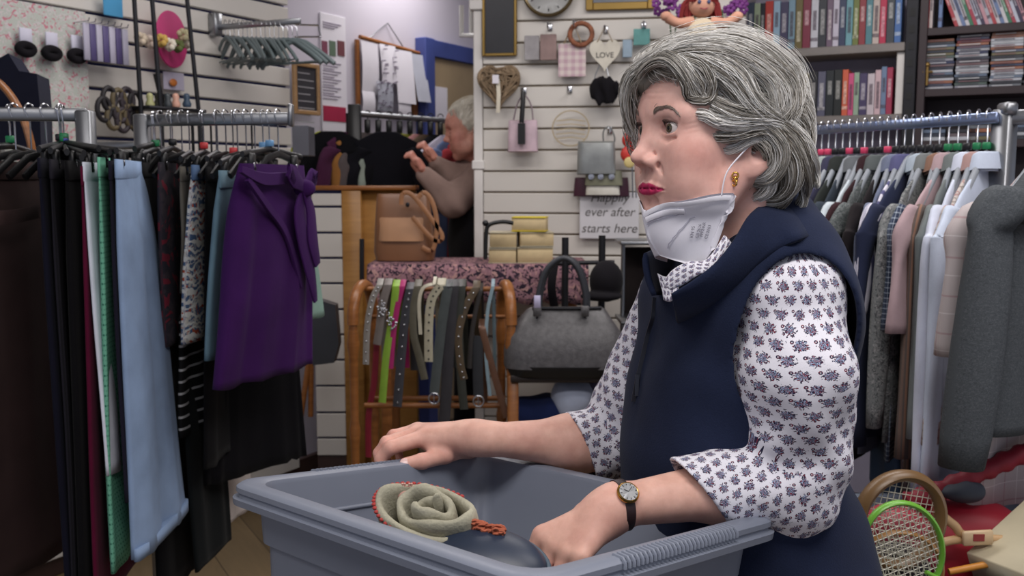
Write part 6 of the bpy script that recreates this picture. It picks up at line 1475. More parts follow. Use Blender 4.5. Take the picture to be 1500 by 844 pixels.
# black stand tubes with the black cap
sd_ = thing('accessory_stand', at(855, 540, 3.42)*np.array([1, 1, 0]), 'dark metal stand with two uprights behind the grey handbag', 'stand')
for x, y in ((828, 348), (882, 345)): m = MB(); t_ = at(x, y, 3.45); m.tube([t_, t_*np.array([1, 1, 0])], .013, 10); m.build('upright', DKMETAL, sd_)
a, b = at(815, 386, 3.45), at(900, 384, 3.45); m = MB(); m.tube([a, b], .008, 8); m.build('crossbar', DKMETAL, sd_)
m = MB(); c = at(888, 412, 3.38); 
def capf(P): return np.minimum(ell(P, c, (.060, .06, .075)), ell(P, c+np.array([-.02, -.03, -.05]), (.075, .05, .018)))
V, F = sculpt(capf, c-.13, c+.13, .006); o = new_mesh('cap', relax(V, F, 2), F, F_('black_velvet', (24, 22, 26)), ang=None); tag(o, 'black cap hung on the right upright behind the grey handbag', 'hat')
m = MB(); m.strap(spline([at(812, 388, 3.40), at(808, 420, 3.38), at(812, 450, 3.40)], 12), .03, .006, (1, 0, 0)); o = m.build('black_scarf', F_('black_velvet', (24, 22, 26))); tag(o, 'black strap hanging from the crossbar inside the bag handles', 'strap')
# glass case and hangers at right of the bag
gc = thing('glass_case', at(930, 470, 3.5)*np.array([1, 1, 0]), 'narrow metal-framed case behind the woman, right of the black cap', 'display case')
for x in (913, 960): m = MB(); t_ = at(x, 352, 3.55); m.tube([t_, t_*np.array([1, 1, 0])], .008, 8); m.build('upright', STEEL, gc)
for y in (354, 468): a, b = at(905, y, 3.5), at(1000, y, 3.5); m = MB(); m.box((a+b)/2, (b[0]-a[0], .2, .014), bev=.002); m.build('shelf', STEEL, gc)
a, b = at(912, 362, 3.62), at(1000, 466, 3.62); m = MB(); m.box((a+b)/2, (b[0]-a[0], .04, a[2]-b[2]), bev=.004); m.build('dark_content', F_('dark_brown_cloth', (42, 36, 36)), gc)
# ================================================================ things on the cream slatted partition
def hook(x, y, label):
    u, z = PB.loc(PB.hit(x, y, .02)); m = MB(); m.pbox(PB, u-.010, u+.010, z-.012, z+.018, .0, .008, .002); m.tube([PB.w(u, z, .006), PB.w(u, z-.012, .05), PB.w(u, z-.010, .09), PB.w(u, z+.008, .095)], .0035, 8)
    o = m.build('slat_hook', CHROME); tag(o, label, 'hook', 'hooks on the partition'); return o
for x, y, l in ((767, 134, 'chrome hook above the pink gift bag'), (834, 132, 'empty chrome hook in the middle of the partition'), (887, 44, 'chrome hook holding the white LOVE heart'), (805, 40, 'chrome hook above the grey heart plaque'), (842, 36, 'chrome hook above the pink checked sign'), (943, 38, 'chrome hook at the upper right of the partition'), (893, 192, 'chrome hook above the silver purse')): hook(x, y, l)
def hang_tag(x0, y0, x1, y1, off=.03): return PB.rect(x0, y0, x1, y1, off)
o, (u0, u1, z0, z1) = frameboard(PB, 'framed_picture', 'dark framed picture with gilt edge at the top left of the partition', 'picture', (706, -20, 757, 82), .012, mat('gilt', (150, 122, 66), .35, .7), mat('dark_painting', (30, 30, 36), .4, var=.5, vs=5), .004)
o, _ = frameboard(PB, 'framed_picture', 'gold framed picture cut by the top edge above the partition', 'picture', (858, -40, 960, 14), .03, mat('gilt', (150, 122, 66), .35, .7), mat('grey_print_art', (120, 124, 134), .6, var=.2, vs=8), .004)
cc = PB.hit(804, -14, .02); ck = thing('wall_clock', cc, 'round clock with a bronze rim cut off by the top edge', 'clock')
MC = Matrix.Translation([float(v) for v in cc]) @ Matrix.Rotation(PB.a, 4, 'Z') @ Matrix.Rotation(math.pi/2, 4, 'X')
m = MB(); m.lathe([(.098, 0), (.106, .006), (.108, .014), (.102, .022), (.094, .018), (.094, .004)], M=MC, n=48); m.build('rim', mat('bronze', (110, 96, 70), .3, .8), ck)
m = MB(); m.lathe([(.0001, .006), (.095, .006)], M=MC, n=48); m.build('dial', mat('clock_dial', (224, 224, 222), .4, var=.02), ck)
m = MB()
for k in range(12): a = k*math.pi/6; m.box(0, (.010, .004, .002), M=MC @ Matrix.Translation((math.cos(a)*.078, math.sin(a)*.078, .008)) @ Matrix.Rotation(a, 4, 'Z'))
m.build('numerals', BLACKINK, ck)
def heartpts(w, h, n=40):
    out = []
    for k in range(n):
        t = 2*math.pi*k/n; x = 16*math.sin(t)**3; y = 13*math.cos(t)-5*math.cos(2*t)-2*math.cos(3*t)-math.cos(4*t); out.append((x/32*w, (y+2.5)/29.5*h))
    return out
def PBM(x, y, off): return Matrix.Translation([float(v) for v in PB.hit(x, y, off)]) @ Matrix.Rotation(PB.a, 4, 'Z')
# wicker heart
wh = thing('wicker_heart', PB.hit(731, 128, .04), 'woven wicker heart with a cream ribbon at the left of the partition', 'heart ornament')
Mh = PBM(731, 128, .045); m = MB(); rs = random.Random(4); H = heartpts(.165, .170, 44)
for k in range(5):
    P_ = [Mh @ Vector((x*(1-.16*k), -.012*math.sin(k+i*.8), z*(1-.16*k)+.004*k)) for i, (x, z) in enumerate(H)]; m.tube(P_, .008, 6, closed=True, up=(0, 1, 0))
for k in range(34):
    a = rs.randrange(44); b = (a+rs.randrange(6, 20)) % 44; p, q = H[a], H[b]; m.tube([Mh @ Vector((p[0], -.01, p[1])), Mh @ Vector(((p[0]+q[0])/2*.9, -.024, (p[1]+q[1])/2*.9)), Mh @ Vector((q[0], -.01, q[1]))], .0035, 5)
m.build('wicker', mat('wicker', (132, 112, 88), .8, var=.3, vs=60), wh)
m = MB(); m.strap([Mh @ Vector((.0, -.035, .03)), Mh @ Vector((.004, -.035, -.03)), Mh @ Vector((.0, -.03, -.105))], .016, .002, (1, 0, 0)); m.build('ribbon', mat('cream_ribbon', (206, 198, 180), .6), wh)
m = MB(); m.box(0, (.026, .004, .034), M=PBM(726, 116, .09)); m.build('price_tag', PAPER, wh)
# LOVE heart
lh = thing('wooden_heart', PB.hit(886, 85, .04), 'whitewashed wooden heart sign reading LOVE, hanging on a string', 'heart sign')
Ml = PBM(886, 82, .05); m = MB(); m.prism(heartpts(.122, .130), .012, Ml); m.build('heart', mat('whitewashed_wood', (206, 200, 186), .7, var=.08, vs=25), lh)
m = MB(); m.tube([Ml @ Vector((-.030, -.008, .055)), Ml @ Vector((0, 0, .118)), Ml @ Vector((.030, -.008, .055))], .0022, 6); m.build('string', mat('jute', (160, 140, 110), .9), lh)
def text3d(txt, size, Mx, mtl, name, parent, depth=.0006, align='CENTER', font_shear=0.):
    tcv = bpy.data.curves.new('t', 'FONT'); tcv.body = txt; tcv.size = size; tcv.extrude = depth; tcv.align_x = align; tcv.align_y = 'CENTER'; tcv.shear = font_shear; tcv.space_line = .85
    to = bpy.data.objects.new('t', tcv); COL.objects.link(to); bpy.context.view_layer.update(); me = bpy.data.meshes.new_from_object(to.evaluated_get(bpy.context.evaluated_depsgraph_get())); bpy.data.objects.remove(to)
    V_ = [Mx @ Vector((v.co[0], -v.co[2], v.co[1])) for v in me.vertices]; return new_mesh(name, V_, [tuple(q.vertices) for q in me.polygons], mtl, parent, smooth=False)
text3d('LOVE', .030, Ml @ Matrix.Translation((0, -.0075, .002)), mat('grey_lettering', (90, 86, 84), .8), 'lettering', lh)
# starts here sign
o, (u0, u1, z0, z1) = upbox(PB, 'word_sign', 'white hanging sign with grey handwriting ending ever after starts here', 'sign', (849, 282, 936, 350), mat('white_sign', (206, 204, 208), .6, var=.04), .02, .010)
WM[o.name] = Matrix.Identity(4); wx = (u0+u1)/2; 
for txt, yy in (('Happily', 290), ('ever after', 311), ('starts here', 335)):
    u, z = PB.loc(PB.hit(893, yy, .03)); Mx = Matrix.Translation([float(v) for v in PB.w(wx, z, .0305)]) @ Matrix.Rotation(PB.a, 4, 'Z'); text3d(txt, .052, Mx, mat('grey_lettering', (90, 86, 84), .8), 'lettering', o, font_shear=.25)
# other plaques and bags
def plaque(name, label, cat, px, rgb, off=.03, th=.008, group=None): return upbox(PB, name, label, cat, px, mat('pl_%d_%d' % (px[0], px[1]), rgb, .6, var=.15, vs=25), off, th, group)[0]
o = uvpanel(PB, (818, 64, 858, 112), .03, .010, patfab('pink_patch', 'check', (190, 160, 170), (214, 200, 196), s=.03, w=.5), 'patchwork_sign')[0]; tag(o, 'pink and white patchwork sign left of the LOVE heart', 'sign'); WM[o.name] = Matrix.Identity(4)
m = MB(); m.tube([PB.hit(826, 64, .035), PB.hit(840, 34, .035), PB.hit(852, 64, .035)], .003, 6); m.build('string', mat('jute', (160, 140, 110), .9), o)
m = MB(); c = PB.hit(851, 50, .05); torus(m, c, .045, .010, M=Matrix.Rotation(PB.a, 4, 'Z'), n=26, m=8, sz=.95); o = m.build('flower_wreath', mat('brown_wreath', (136, 84, 60), .8, var=.4, vs=50)); tag(o, 'small brown and cream wreath above the patchwork sign', 'wreath')
def bag_on_wall(name, label, px, rgb, off, strap=None, cat='bag', rough=.5, metal=0):
    u0, u1, z0, z1 = PB.rect(*px, off); o = thing(name, PB.w((u0+u1)/2, z0, off), label, cat); w = u1-u0; h = z1-z0; rr = []
    for f, d, k in ((0, .3, 1), (.03, .8, 1.0), (.5, 1, .98), (.95, .7, .95), (1, .2, .94)):
        rr.append([tuple(PB.w((u0+u1)/2+w/2*k*math.copysign(abs(math.cos(q))**.4, math.cos(q)), z0+h*f, off+.022*d*math.copysign(abs(math.sin(q))**.7, math.sin(q)))) for q in np.linspace(0, 2*math.pi, 24, endpoint=False)])
    m = MB(); m.loft(rr); m.build('body', mat('bag_%d' % px[0], rgb, rough, metal, var=.15, vs=20), o, ang=40)
    if strap: m = MB(); m.tube(spline([PB.hit(x, y, off) for x, y in strap], 18), .0035, 6); m.build('strap', mat('bag_strap_%d' % px[0], tuple(int(v*.7) for v in rgb), .5), o)
    return o
o = bag_on_wall('gift_bag', 'pale pink gift bag with a floral print hanging low left on the partition', (744, 176, 788, 223), (196, 172, 182), .05, [(752, 178), (758, 152), (768, 140), (778, 154), (781, 178)])
m = MB(); m.box(0, (.030, .006, .085), M=PBM(764, 196, .085)); m.tube([PBM(764, 180, .085) @ Vector((0, 0, 0)), PB.hit(766, 150, .09), PB.hit(766, 134, .08)], .010, 8); o = m.build('black_case', BLKPLA); tag(o, 'small black case on a cord in front of the pink gift bag', 'case')
bag_on_wall('purse', 'small silver metallic purse hanging above the sign', (845, 207, 902, 256), (150, 152, 150), .09, [(884, 208), (884, 192), (893, 186), (900, 200), (900, 208)], rough=.3, metal=.6)
bag_on_wall('purse', 'sage green purse with three silver discs, below the silver purse', (857, 250, 912, 272), (124, 124, 104), .07)
bag_on_wall('purse', 'white quilted purse strip under the sage green purse', (858, 268, 908, 286), (206, 202, 192), .06)
bag_on_wall('purse', 'dark maroon purse behind the white quilted one', (840, 260, 922, 288), (66, 26, 46), .03)
m = MB()
for x in (866, 880, 896): m.lathe([(.0001, .0), (.012, 0), (.012, .004), (.0001, .005)], M=PBM(x, 259, .096) @ Matrix.Rotation(math.pi/2, 4, 'X'), n=14)
o = m.build('silver_discs', CHROME); tag(o, 'row of three silver discs on the front of the sage green purse', 'trim')
# black feathery bag
c = PB.hit(882, 134, .07); K_ = np.random.default_rng(3).normal(size=(6, 3))*60
def fz(P): return ell(P, c, (.062, .022, .055))+.006*sum(np.sin((P-c)@k) for k in K_)*.6
V, F = sculpt(fz, c-.12, c+.12, .005); fb = thing('fluffy_bag', c, 'black fluffy evening bag hanging under the LOVE heart', 'bag'); new_mesh('body', V, F, F_('black_velvet', (24, 22, 26)), fb, ang=None)
m = MB(); m.tube([PB.hit(868, 138, .08), PB.hit(872, 110, .06), PB.hit(880, 92, .045)], .0025, 6); m.tube([PB.hit(893, 150, .08), PB.hit(891, 110, .06), PB.hit(887, 92, .045)], .0025, 6); m.build('cord', STEEL, fb)
m = MB(); torus(m, PB.hit(836, 188, .03), .075, .0025, M=Matrix.Rotation(PB.a, 4, 'Z'), n=40, m=6, sz=.95)
P_ = PBM(836, 188, .03)
for k in range(5): m.tube([P_ @ Vector((-.06, 0, .03-.018*k)), P_ @ Vector((0, 0, .036-.018*k)), P_ @ Vector((.06, 0, .028-.018*k))], .0022, 5)
o = m.build('wire_heart_sign', mat('champagne_wire', (190, 172, 140), .4, .4)); tag(o, 'faint champagne wire ornament in the middle of the partition', 'ornament')
plaque('heart_plaque', 'grey heart plaque hanging right of the dark framed picture', 'plaque', (768, 52, 790, 88), (150, 146, 148)); plaque('heart_plaque', 'brown and blue heart plaque left of the patchwork sign', 'plaque', (791, 50, 815, 88), (140, 116, 112), .035)
plaque('greeting_tag', 'turquoise tag at the upper right of the partition', 'tag', (928, 42, 952, 66), (104, 164, 160)); plaque('greeting_tag', 'pale blue tag left of the turquoise tag', 'tag', (912, 58, 926, 84), (150, 170, 186))
# red toy and dangling things by the woman's face
rt_ = thing('soft_toy', PB.hit(922, 225, .10), 'red toy dangling just left of her nose', 'toy'); m = MB(); c = PB.hit(922, 205, .10)
m.ellip(c, (.030, .018, .032)); m.ellip(PB.hit(922, 226, .10), (.036, .02, .035)); m.build('body', mat('red_toy', (196, 56, 48), .5), rt_)
m = MB(); m.ellip(PB.hit(922, 238, .12), (.022, .006, .022)); m.build('yellow_face', mat('yellow_toy', (200, 180, 120), .5), rt_)
for x in (926, 931): m = MB(); m.tube([PB.hit(x, 242, .09), PB.hit(x+1, 290, .09)], .003, 6); m.build('cord', STEEL, rt_)
# ================================================================ bookshelves
GSH = mat('grey_shelf', (128, 122, 118), .45, .2); sh1 = thing('bookshelf', BS.w(.3, 0), 'grey metal bookshelf behind the woman holding paperbacks', 'bookshelf')
uL, uRt = BS.loc(BS.hit(1088, 60))[0], BS.loc(BS.hit(1326, 60))[0]
zS1 = BS.loc(BS.hit(1230, 67))[1]; zS2 = BS.loc(BS.hit(1240, 169))[1]; zS3 = zS2-.38; SDP = .22
for z in (zS1, zS2, zS3, zS3-.4):
    m = MB(); m.pbox(BS, uL, uRt, z-.035, z, -SDP, .0, .003); m.build('shelf', GSH, sh1, smooth=False)
m = MB(); m.pbox(BS, uL, uRt, 0.02, 2.4, -SDP-.02, -SDP); m.build('back_panel', mat('lilac_back', (150, 146, 166), .6), sh1, smooth=False)
m = MB(); m.pbox(BS, uRt-.03, uRt, zS2, zS1-.035, -SDP, -.02, .002); m.build('end_panel', mat('cream_post', (214, 210, 206), .4), sh1, smooth=False)
m = MB(); m.pbox(BS, uRt, uRt+.045, 0, 2.4, -.06, .0, .003); 
m.build('slotted_post', DKMETAL, sh1, smooth=False)
m = MB(); 
for k in range(16): m.pbox(BS, uRt+.012, uRt+.032, 1.2+k*.065, 1.23+k*.065, .0005, .002)
m.build('post_slots', mat('slot_black', (12, 12, 14), .6), sh1, smooth=False)
cols = [(60, 70, 90), (150, 165, 140), (36, 38, 48), (176, 58, 50), (150, 178, 200), (66, 62, 92), (120, 150, 168), (104, 92, 50), (120, 36, 60), (196, 196, 204), (44, 48, 56), (110, 90, 110), (196, 190, 204), (50, 60, 90), (110, 160, 170), (110, 120, 60), (140, 52, 60), (80, 130, 140), (196, 180, 172), (186, 40, 76), (60, 66, 72), (70, 110, 170), (206, 200, 208), (188, 182, 196)]
cname = lambda c: 'white' if min(c) > 170 else 'black' if max(c) < 66 else 'red' if c[0] > 1.6*c[1] and c[0] > 1.4*c[2] and c[0] > 150 else 'maroon' if c[0] > 1.5*c[1] and c[0] > 1.2*c[2] else 'blue' if c[2] > 1.15*c[0] and c[2] > c[1]*1.05 else 'olive' if c[2] < .75*c[0] else 'teal' if c[2] > c[0]*1.15 else 'grey'
def books(P, xs, zbase, hts, colist, place, group, depth=.13, setb=.025, lean=0., name='paperback_book', spine=True):
    for i in range(len(xs)-1):
        u0, u1 = P.loc(P.hit(xs[i], 100, -setb))[0], P.loc(P.hit(xs[i+1], 100, -setb))[0]; w = (u1-u0)*.94; h = hts[i % len(hts)]; c = colist[i % len(colist)]; dz = depth*(.9+.1*((i*7) % 3)/2)
        o = thing(name, P.w(u0+w/2, zbase, -setb), '%s-spined book, %s from the left %s' % (cname(c), ordn[i], place), 'book', group)
        Mx = Matrix.Translation([float(v) for v in P.w(u0+w/2, zbase+.001, -setb-dz/2)]) @ Matrix.Rotation(P.a, 4, 'Z') @ Matrix.Rotation(lean, 4, 'Y') @ Matrix.Translation((0, 0, h/2))
        m = MB(); m.box(0, (w*.86, dz*.97, h*.97), M=Mx @ Matrix.Translation((0, .003, 0))); m.build('pages', PG, o, smooth=False)
        cm = mat('bookcover_%d_%d_%d' % c, c, .45, var=.06, vs=30); m = MB(); m.box(0, (w, .003, h), M=Mx @ Matrix.Translation((0, -dz/2, 0)), bev=.001)
        for s in (-1, 1): m.box(0, (w*.05, dz, h), M=Mx @ Matrix.Translation((s*w*.475, 0, 0)))
        m.build('cover', cm, o, smooth=False)
        if spine:
            lt = (225, 222, 215) if sum(c) < 380 else (60, 50, 60); m = MB(); k = (i*5) % 4
            m.box(0, (w*.5, .001, h*(.30+.1*k)), M=Mx @ Matrix.Translation((0, -dz/2-.0022, h*(.12-.06*k))))
            if i % 3 == 0: m.box(0, (w*.95, .001, h*.07), M=Mx @ Matrix.Translation((0, -dz/2-.0022, -h*.33)))
            m.build('spine_title', mat('title_%d' % lt[0], tuple(int(v*.55+.45*c[j]) for j, v in enumerate(lt)), .6, var=.5, vs=150), o, smooth=False)
xs = [1093, 1103, 1112, 1119, 1131, 1141, 1153, 1163, 1174, 1186, 1197, 1209, 1218, 1227, 1237, 1247, 1256, 1266, 1276, 1286, 1296, 1308, 1318]
books(BS, xs, zS1, [.205, .20, .198, .205, .202, .196, .206], cols, 'on the upper grey shelf', 'paperbacks on the upper shelf')
c2 = [(70, 72, 78), (120, 112, 84), (34, 34, 40), (90, 90, 110), (30, 36, 40), (30, 34, 34), (206, 96, 66), (206, 84, 130), (150, 172, 150), (70, 60, 96), (200, 188, 194), (206, 176, 182), (110, 130, 160), (160, 50, 80), (170, 160, 176)]
xs = [1168, 1177, 1186, 1199, 1211, 1223, 1235, 1244, 1252, 1260, 1272, 1283, 1292, 1300, 1309]
books(BS, xs, zS2, [.185, .18, .185, .183, .186, .188, .186, .170, .172, .168, .165, .178, .19, .186], c2, 'on the lower grey shelf', 'paperbacks on the lower shelf')
# dark bookcase with discs
DKW = mat('dark_brown_bookcase', (48, 34, 38), .5); BD = Plane(tuple(BS.w(uRt+.05, 0, 0)[:2]), BS.a)
sh2 = thing('bookcase', BD.w(.4, 0), 'dark brown bookcase at the top right holding DVDs and CD cases', 'bookcase'); uW = BD.loc(BD.hit(1560, 60))[0]
zB = [BD.loc(BD.hit(1420, y))[1] for y in (37, 128, 205, 300)]
for z in zB: m = MB(); m.pbox(BD, .03, uW, z-.03, z, -.2, 0, .002); m.build('shelf', DKW, sh2, smooth=False)
m = MB(); m.pbox(BD, 0, .03, 0, 2.4, -.2, .0, .002); m.build('side_panel', DKW, sh2, smooth=False); m = MB(); m.pbox(BD, 0, uW, 0, 2.4, -.22, -.2); m.build('back_panel', DKW, sh2, smooth=False)
dv = [(176, 60, 70), (206, 200, 204), (110, 130, 170), (210, 206, 210), (60, 120, 90), (170, 60, 80), (196, 200, 214), (60, 50, 80), (200, 150, 160), (180, 180, 190)]
books(BD, [1352, 1358, 1363], zB[0], [.19], [(176, 44, 56), (214, 200, 196)], 'standing at the left of the DVD shelf', 'upright DVDs', name='dvd_case')
books(BD, [1371, 1377], zB[0], [.19], [(110, 132, 176)], 'beside the two upright cases on the DVD shelf', 'upright DVDs', name='dvd_case')
books(BD, [1396+5.6*k for k in range(20)], zB[0], [.186], dv, 'in the leaning row of DVDs on the dark bookcase', 'leaning DVDs', lean=-.36, name='dvd_case')
cc_ = [(176, 180, 186), (110, 114, 120), (84, 98, 92), (62, 66, 78), (140, 140, 150), (190, 192, 200), (100, 114, 134), (86, 78, 86), (110, 98, 102), (180, 182, 190), (112, 106, 78), (52, 52, 58), (160, 160, 168), (80, 86, 108), (120, 54, 58), (58, 62, 68), (150, 98, 74), (48, 54, 84)]
for s, (x0, x1, top, lbl) in enumerate(((1351, 1397, 56, 'left'), (1400, 1448, 48, 'middle'), (1451, 1499, 44, 'right'), (1502, 1550, 44, 'far right'))):
    z1 = BD.loc(BD.hit((x0+x1)/2, top, -.03))[1]; z = zB[1]; k = 0; rs = random.Random(s)
    while z+.0105 < z1 and k < 22:
        u0, u1 = BD.loc(BD.hit(x0, 90, -.03))[0], BD.loc(BD.hit(x1, 90, -.03))[0]; c = cc_[rs.randrange(len(cc_))]; j = rs.uniform(-.003, .003); o = thing('cd_case', BD.w((u0+u1)/2, z, -.03), '%s CD case, %s from the bottom of the %s stack on the dark bookcase' % (cname(c), ordn[k], lbl), 'CD case', 'CD cases in the %s stack' % lbl)
        m = MB(); m.pbox(BD, u0+j, u1+j, z+.0005, z+.0103, -.15, -.03, .001); m.build('case', mat('cd_%d_%d_%d' % c, c, .25, var=.15, vs=40), o, smooth=False)
        m = MB(); m.pbox(BD, u0+j+.012, u1+j-.03, z+.0035, z+.0072, -.03, -.0292); m.build('spine_label', mat('cdl_%d' % (k % 3), ((190, 190, 194), (56, 56, 66), (120, 84, 88))[k % 3], .6), o, smooth=False); z += .0108; k += 1
for s, (x0, x1, n_) in enumerate(((1345, 1385, 3), (1388, 1430, 3), (1420, 1466, 6), (1470, 1520, 6))):
    for k in range(n_):
        u0, u1 = BD.loc(BD.hit(x0, 190, -.03))[0], BD.loc(BD.hit(x1, 190, -.03))[0]; c = cc_[(s*5+k*3) % len(cc_)]; z = zB[2]+k*.0148; m = MB(); m.pbox(BD, u0, u1, z, z+.014, -.17, -.02-.004*(k % 2), .001); o = m.build('dvd_case', mat('cd_%d_%d_%d' % c, c, .25, var=.15, vs=40), smooth=False); tag(o, '%s flat DVD case, %s from the bottom of lying pile %s on the third shelf' % (cname(c), ordn[k], ordn[s]), 'DVD case', 'lying DVDs on the third shelf')
for i in range(22):      # coloured cases glimpsed low behind the shirts
    x = 1196+i*13.5; PQ = BS if x < 1330 else BD; z = (zS3 if x < 1330 else zB[3]); u = PQ.loc(PQ.hit(x, 200, -.03))[0]; c = [(196, 80, 96), (150, 60, 70), (200, 190, 196), (80, 90, 70), (190, 120, 130), (60, 60, 80)][i % 6]; m = MB(); m.pbox(PQ, u-.014, u+.014, z, z+.17+.01*(i % 3), -.15, -.02, .001); o = m.build('book', mat('bookcover_%d_%d_%d' % c, c, .45, var=.3, vs=60), smooth=False); tag(o, '%s-spined book glimpsed above the shirts, %s from the left on the third shelf' % (cname(c), ordn[i]), 'book', 'books behind the shirt hangers')
# little figurine by the CDs
fg = thing('figurine', BD.hit(1358, 124, .0), 'tiny golden figurine in front of the left CD stack', 'figurine'); m = MB(); c = BD.hit(1358, 110, -.012); m.tube([c-np.array([0, 0, .04]), c+np.array([0, 0, .035])], .006, 8); m.tube([c+np.array([-.02, 0, .012]), c+np.array([.02, 0, .012])], .005, 8); m.ellip(c+np.array([0, 0, .04]), .010); m.build('figure', mat('dull_gold', (150, 120, 66), .4, .5), fg)
# doll and purple flowers on the top
dl = thing('rag_doll', at(1030, 42, 3.7), 'red-haired cloth doll sitting above the partition with arms spread', 'doll'); dY_ = 3.6
SKD = F_('doll_cloth', (200, 150, 128)); m = MB(); hc_ = at(1028, 8, dY_); m.ellip(hc_, (.048, .045, .045)); m.build('head', SKD, dl)
for sx_ in (-1, 1):
    m = MB(); m.tube(spline([at(1028+sx_*12, 32, dY_), at(1028+sx_*34, 34, dY_), at(1028+sx_*50, 26, dY_)], 10), [.020, .021, .021, .02, .019, .018, .018, .018, .019, .020], 10); m.ellip(at(1028+sx_*52, 24, dY_), (.022, .020, .018)); m.build('arm', SKD, dl)
m = MB(); m.ellip(at(1028, 52, dY_), (.060, .050, .065)); m.build('cream_dress', F_('cream_cotton2', (206, 190, 164)), dl)
rs = random.Random(8); m = MB()
for k in range(60):
    a = rs.uniform(0, math.pi*2); b = rs.uniform(.2, 1); s = -1 if math.cos(a) < 0 else 1; st_ = hc_+np.array([.045*math.cos(a), .02+.02*math.sin(a), .035*b]); m.tube(spline([st_, st_+np.array([s*.022, .0, -.02]), st_+np.array([s*.030, .0, -.065*b-.02])], 7), .0055, 5)
for k in range(14): a = math.pi*k/13; m.tube(spline([hc_+np.array([.02*math.cos(a), -.02, .045]), hc_+np.array([.045*math.cos(a), -.038, .030]), hc_+np.array([.050*math.cos(a), -.030, .008])], 6), .005, 5)
m.build('red_wool_hair', mat('red_wool', (120, 34, 34), .9), dl)
m = MB(); 
for s in (-1, 1): m.ellip(hc_+np.array([s*.017, -.043, .006]), (.007, .004, .008), n=10, m=6)
m.build('eyes', mat('doll_eye', (60, 70, 110), .4), dl); m = MB(); m.tube([hc_+np.array([-.014, -.043, -.016]), hc_+np.array([0, -.046, -.021]), hc_+np.array([.014, -.043, -.016])], .002, 6); m.build('mouth', mat('doll_mouth', (160, 70, 80), .6), dl)
fl = thing('artificial_flowers', at(1070, 25, 3.75), 'purple artificial flowers behind the doll', 'flowers'); rs = random.Random(2)
for xa_, xb_ in ((960, 1000), (1060, 1092)):
    m = MB()
    for k in range(13):
        c = at(rs.uniform(xa_, xb_), rs.uniform(-10, 22), 3.72+rs.uniform(0, .1))
        for j in range(5): a = j*1.2566; m.ellip(c+np.array([math.cos(a)*.011, 0, math.sin(a)*.011]), (.009, .005, .009), n=7, m=5)
    m.build('petals', mat('purple_petal', (112, 44, 122), .6), fl)
m = MB()
for k in range(8): c = at(980+k*13, 14, 3.74); m.tube([c, c+np.array([.01*(-1)**k, 0, -.10])], .003, 5)
m.build('stems', mat('leaf_green', (56, 80, 44), .7), fl)
# ================================================================ second woman and the rail she sorts
S2 = .27/.24; HA2 = R(6); HO2 = at(690, 186, 4.30); F2_ = np.array([-math.cos(HA2), -math.sin(HA2), -.18]); F2_ /= np.linalg.norm(F2_); L2_ = np.array([math.sin(HA2), -math.cos(HA2), 0]); U2_ = np.cross(F2_, L2_); 
if U2_[2] < 0: U2_ = -U2_
HM2 = np.stack([F2_, L2_, U2_]); h2 = lambda P: np.asarray(P)*1.12@HM2+HO2
p2 = thing('person', at(700, 400, 4.25)*np.array([1, 1, 0]), 'white-haired woman in a taupe top and black tabard sorting the far clothes rail', 'person')
Vq, Fq = sculpt(lambda P: head_sdf(P, fine=True), (-.12, -.10, -.20), (.14, .10, .13), .0032); cq = skin_color(Vq, lin((190, 140, 124))[:3], lips=False); Vq = h2(Vq)
def pt(x, y, d=4.2): return at(x, y, d)
sh2p, el2p, wr2p = pt(703, 262, 4.28), pt(664, 296, 4.16), pt(622, 256, 4.14); sh3, el3, wr3 = pt(690, 250, 4.35), pt(664, 262, 4.3), pt(640, 240, 4.25)
def hand2(P, w, tip):
    d = rc(P, w, w+(tip-w)*.5, .024, .026); ax = (tip-w)/np.linalg.norm(tip-w)
    for k in range(4): b = w+(tip-w)*.45+np.array([0, .018*(k-1.5), .004*k]); d = su(d, chain(P, [b, b+ax*.045, b+ax*.065+np.array([-.01, 0, -.022])], [.011, .010, .008], .004), .006)
    return su(d, chain(P, [w, w+ax*.02+np.array([0, -.03, .01]), w+ax*.05+np.array([0, -.04, .02])], [.014, .012, .009], .004), .008)
t1, t2 = pt(598, 222, 4.14), pt(616, 208, 4.25)
Va, Fa = sculpt(lambda P: np.minimum(hand2(P, wr2p, t1), hand2(P, wr3, t2)), np.minimum(t1, t2)-.12, np.maximum(wr2p, wr3)+np.array([.08, .12, .1]), .004)
bc = np.array([pt(712, 300)[0], 4.38, 0.])
Vt, Ft = sculpt(lambda P: su(ell(P, bc+np.array([0, 0, 1.12]), (.09, .13, .26)), rc(P, bc+np.array([0, 0, .9]), bc+np.array([0, 0, .1]), .10, .08), .1), bc+np.array([-.25, -.3, 0]), bc+np.array([.25, .3, 1.55]), .02)
Vb_, Fb_ = mesh_join([(Vq, Fq), (Va, Fa), (Vt, Ft)]); new_mesh('body', Vb_, Fb_, SKIN, p2, col=np.concatenate([cq, np.tile(np.array(lin((190, 134, 118))[:3]), (len(Va)+len(Vt), 1))]), ang=None)
TAU = F_('taupe_knit', (134, 112, 104))
def top2(P):
    d = su(rc(P, sh2p, el2p, .078, .066), rc(P, el2p, wr2p, .062, .036), .03); d = np.minimum(d, su(rc(P, sh3, el3, .07, .06), rc(P, el3, wr3, .055, .036), .03)); d = d+.004*np.sin(P[:, 0]*70+P[:, 2]*50)*np.sin(P[:, 1]*40)
    return su(d, ell(P, bc+np.array([0, 0, 1.20]), (.12, .17, .25)), .04)
Vt, Ft = sculpt(top2, bc+np.array([-.45, -.34, .85]), bc+np.array([.3, .34, 1.6]), .008); new_mesh('taupe_top', relax(Vt, Ft, 2), Ft, TAU, p2, ang=None)
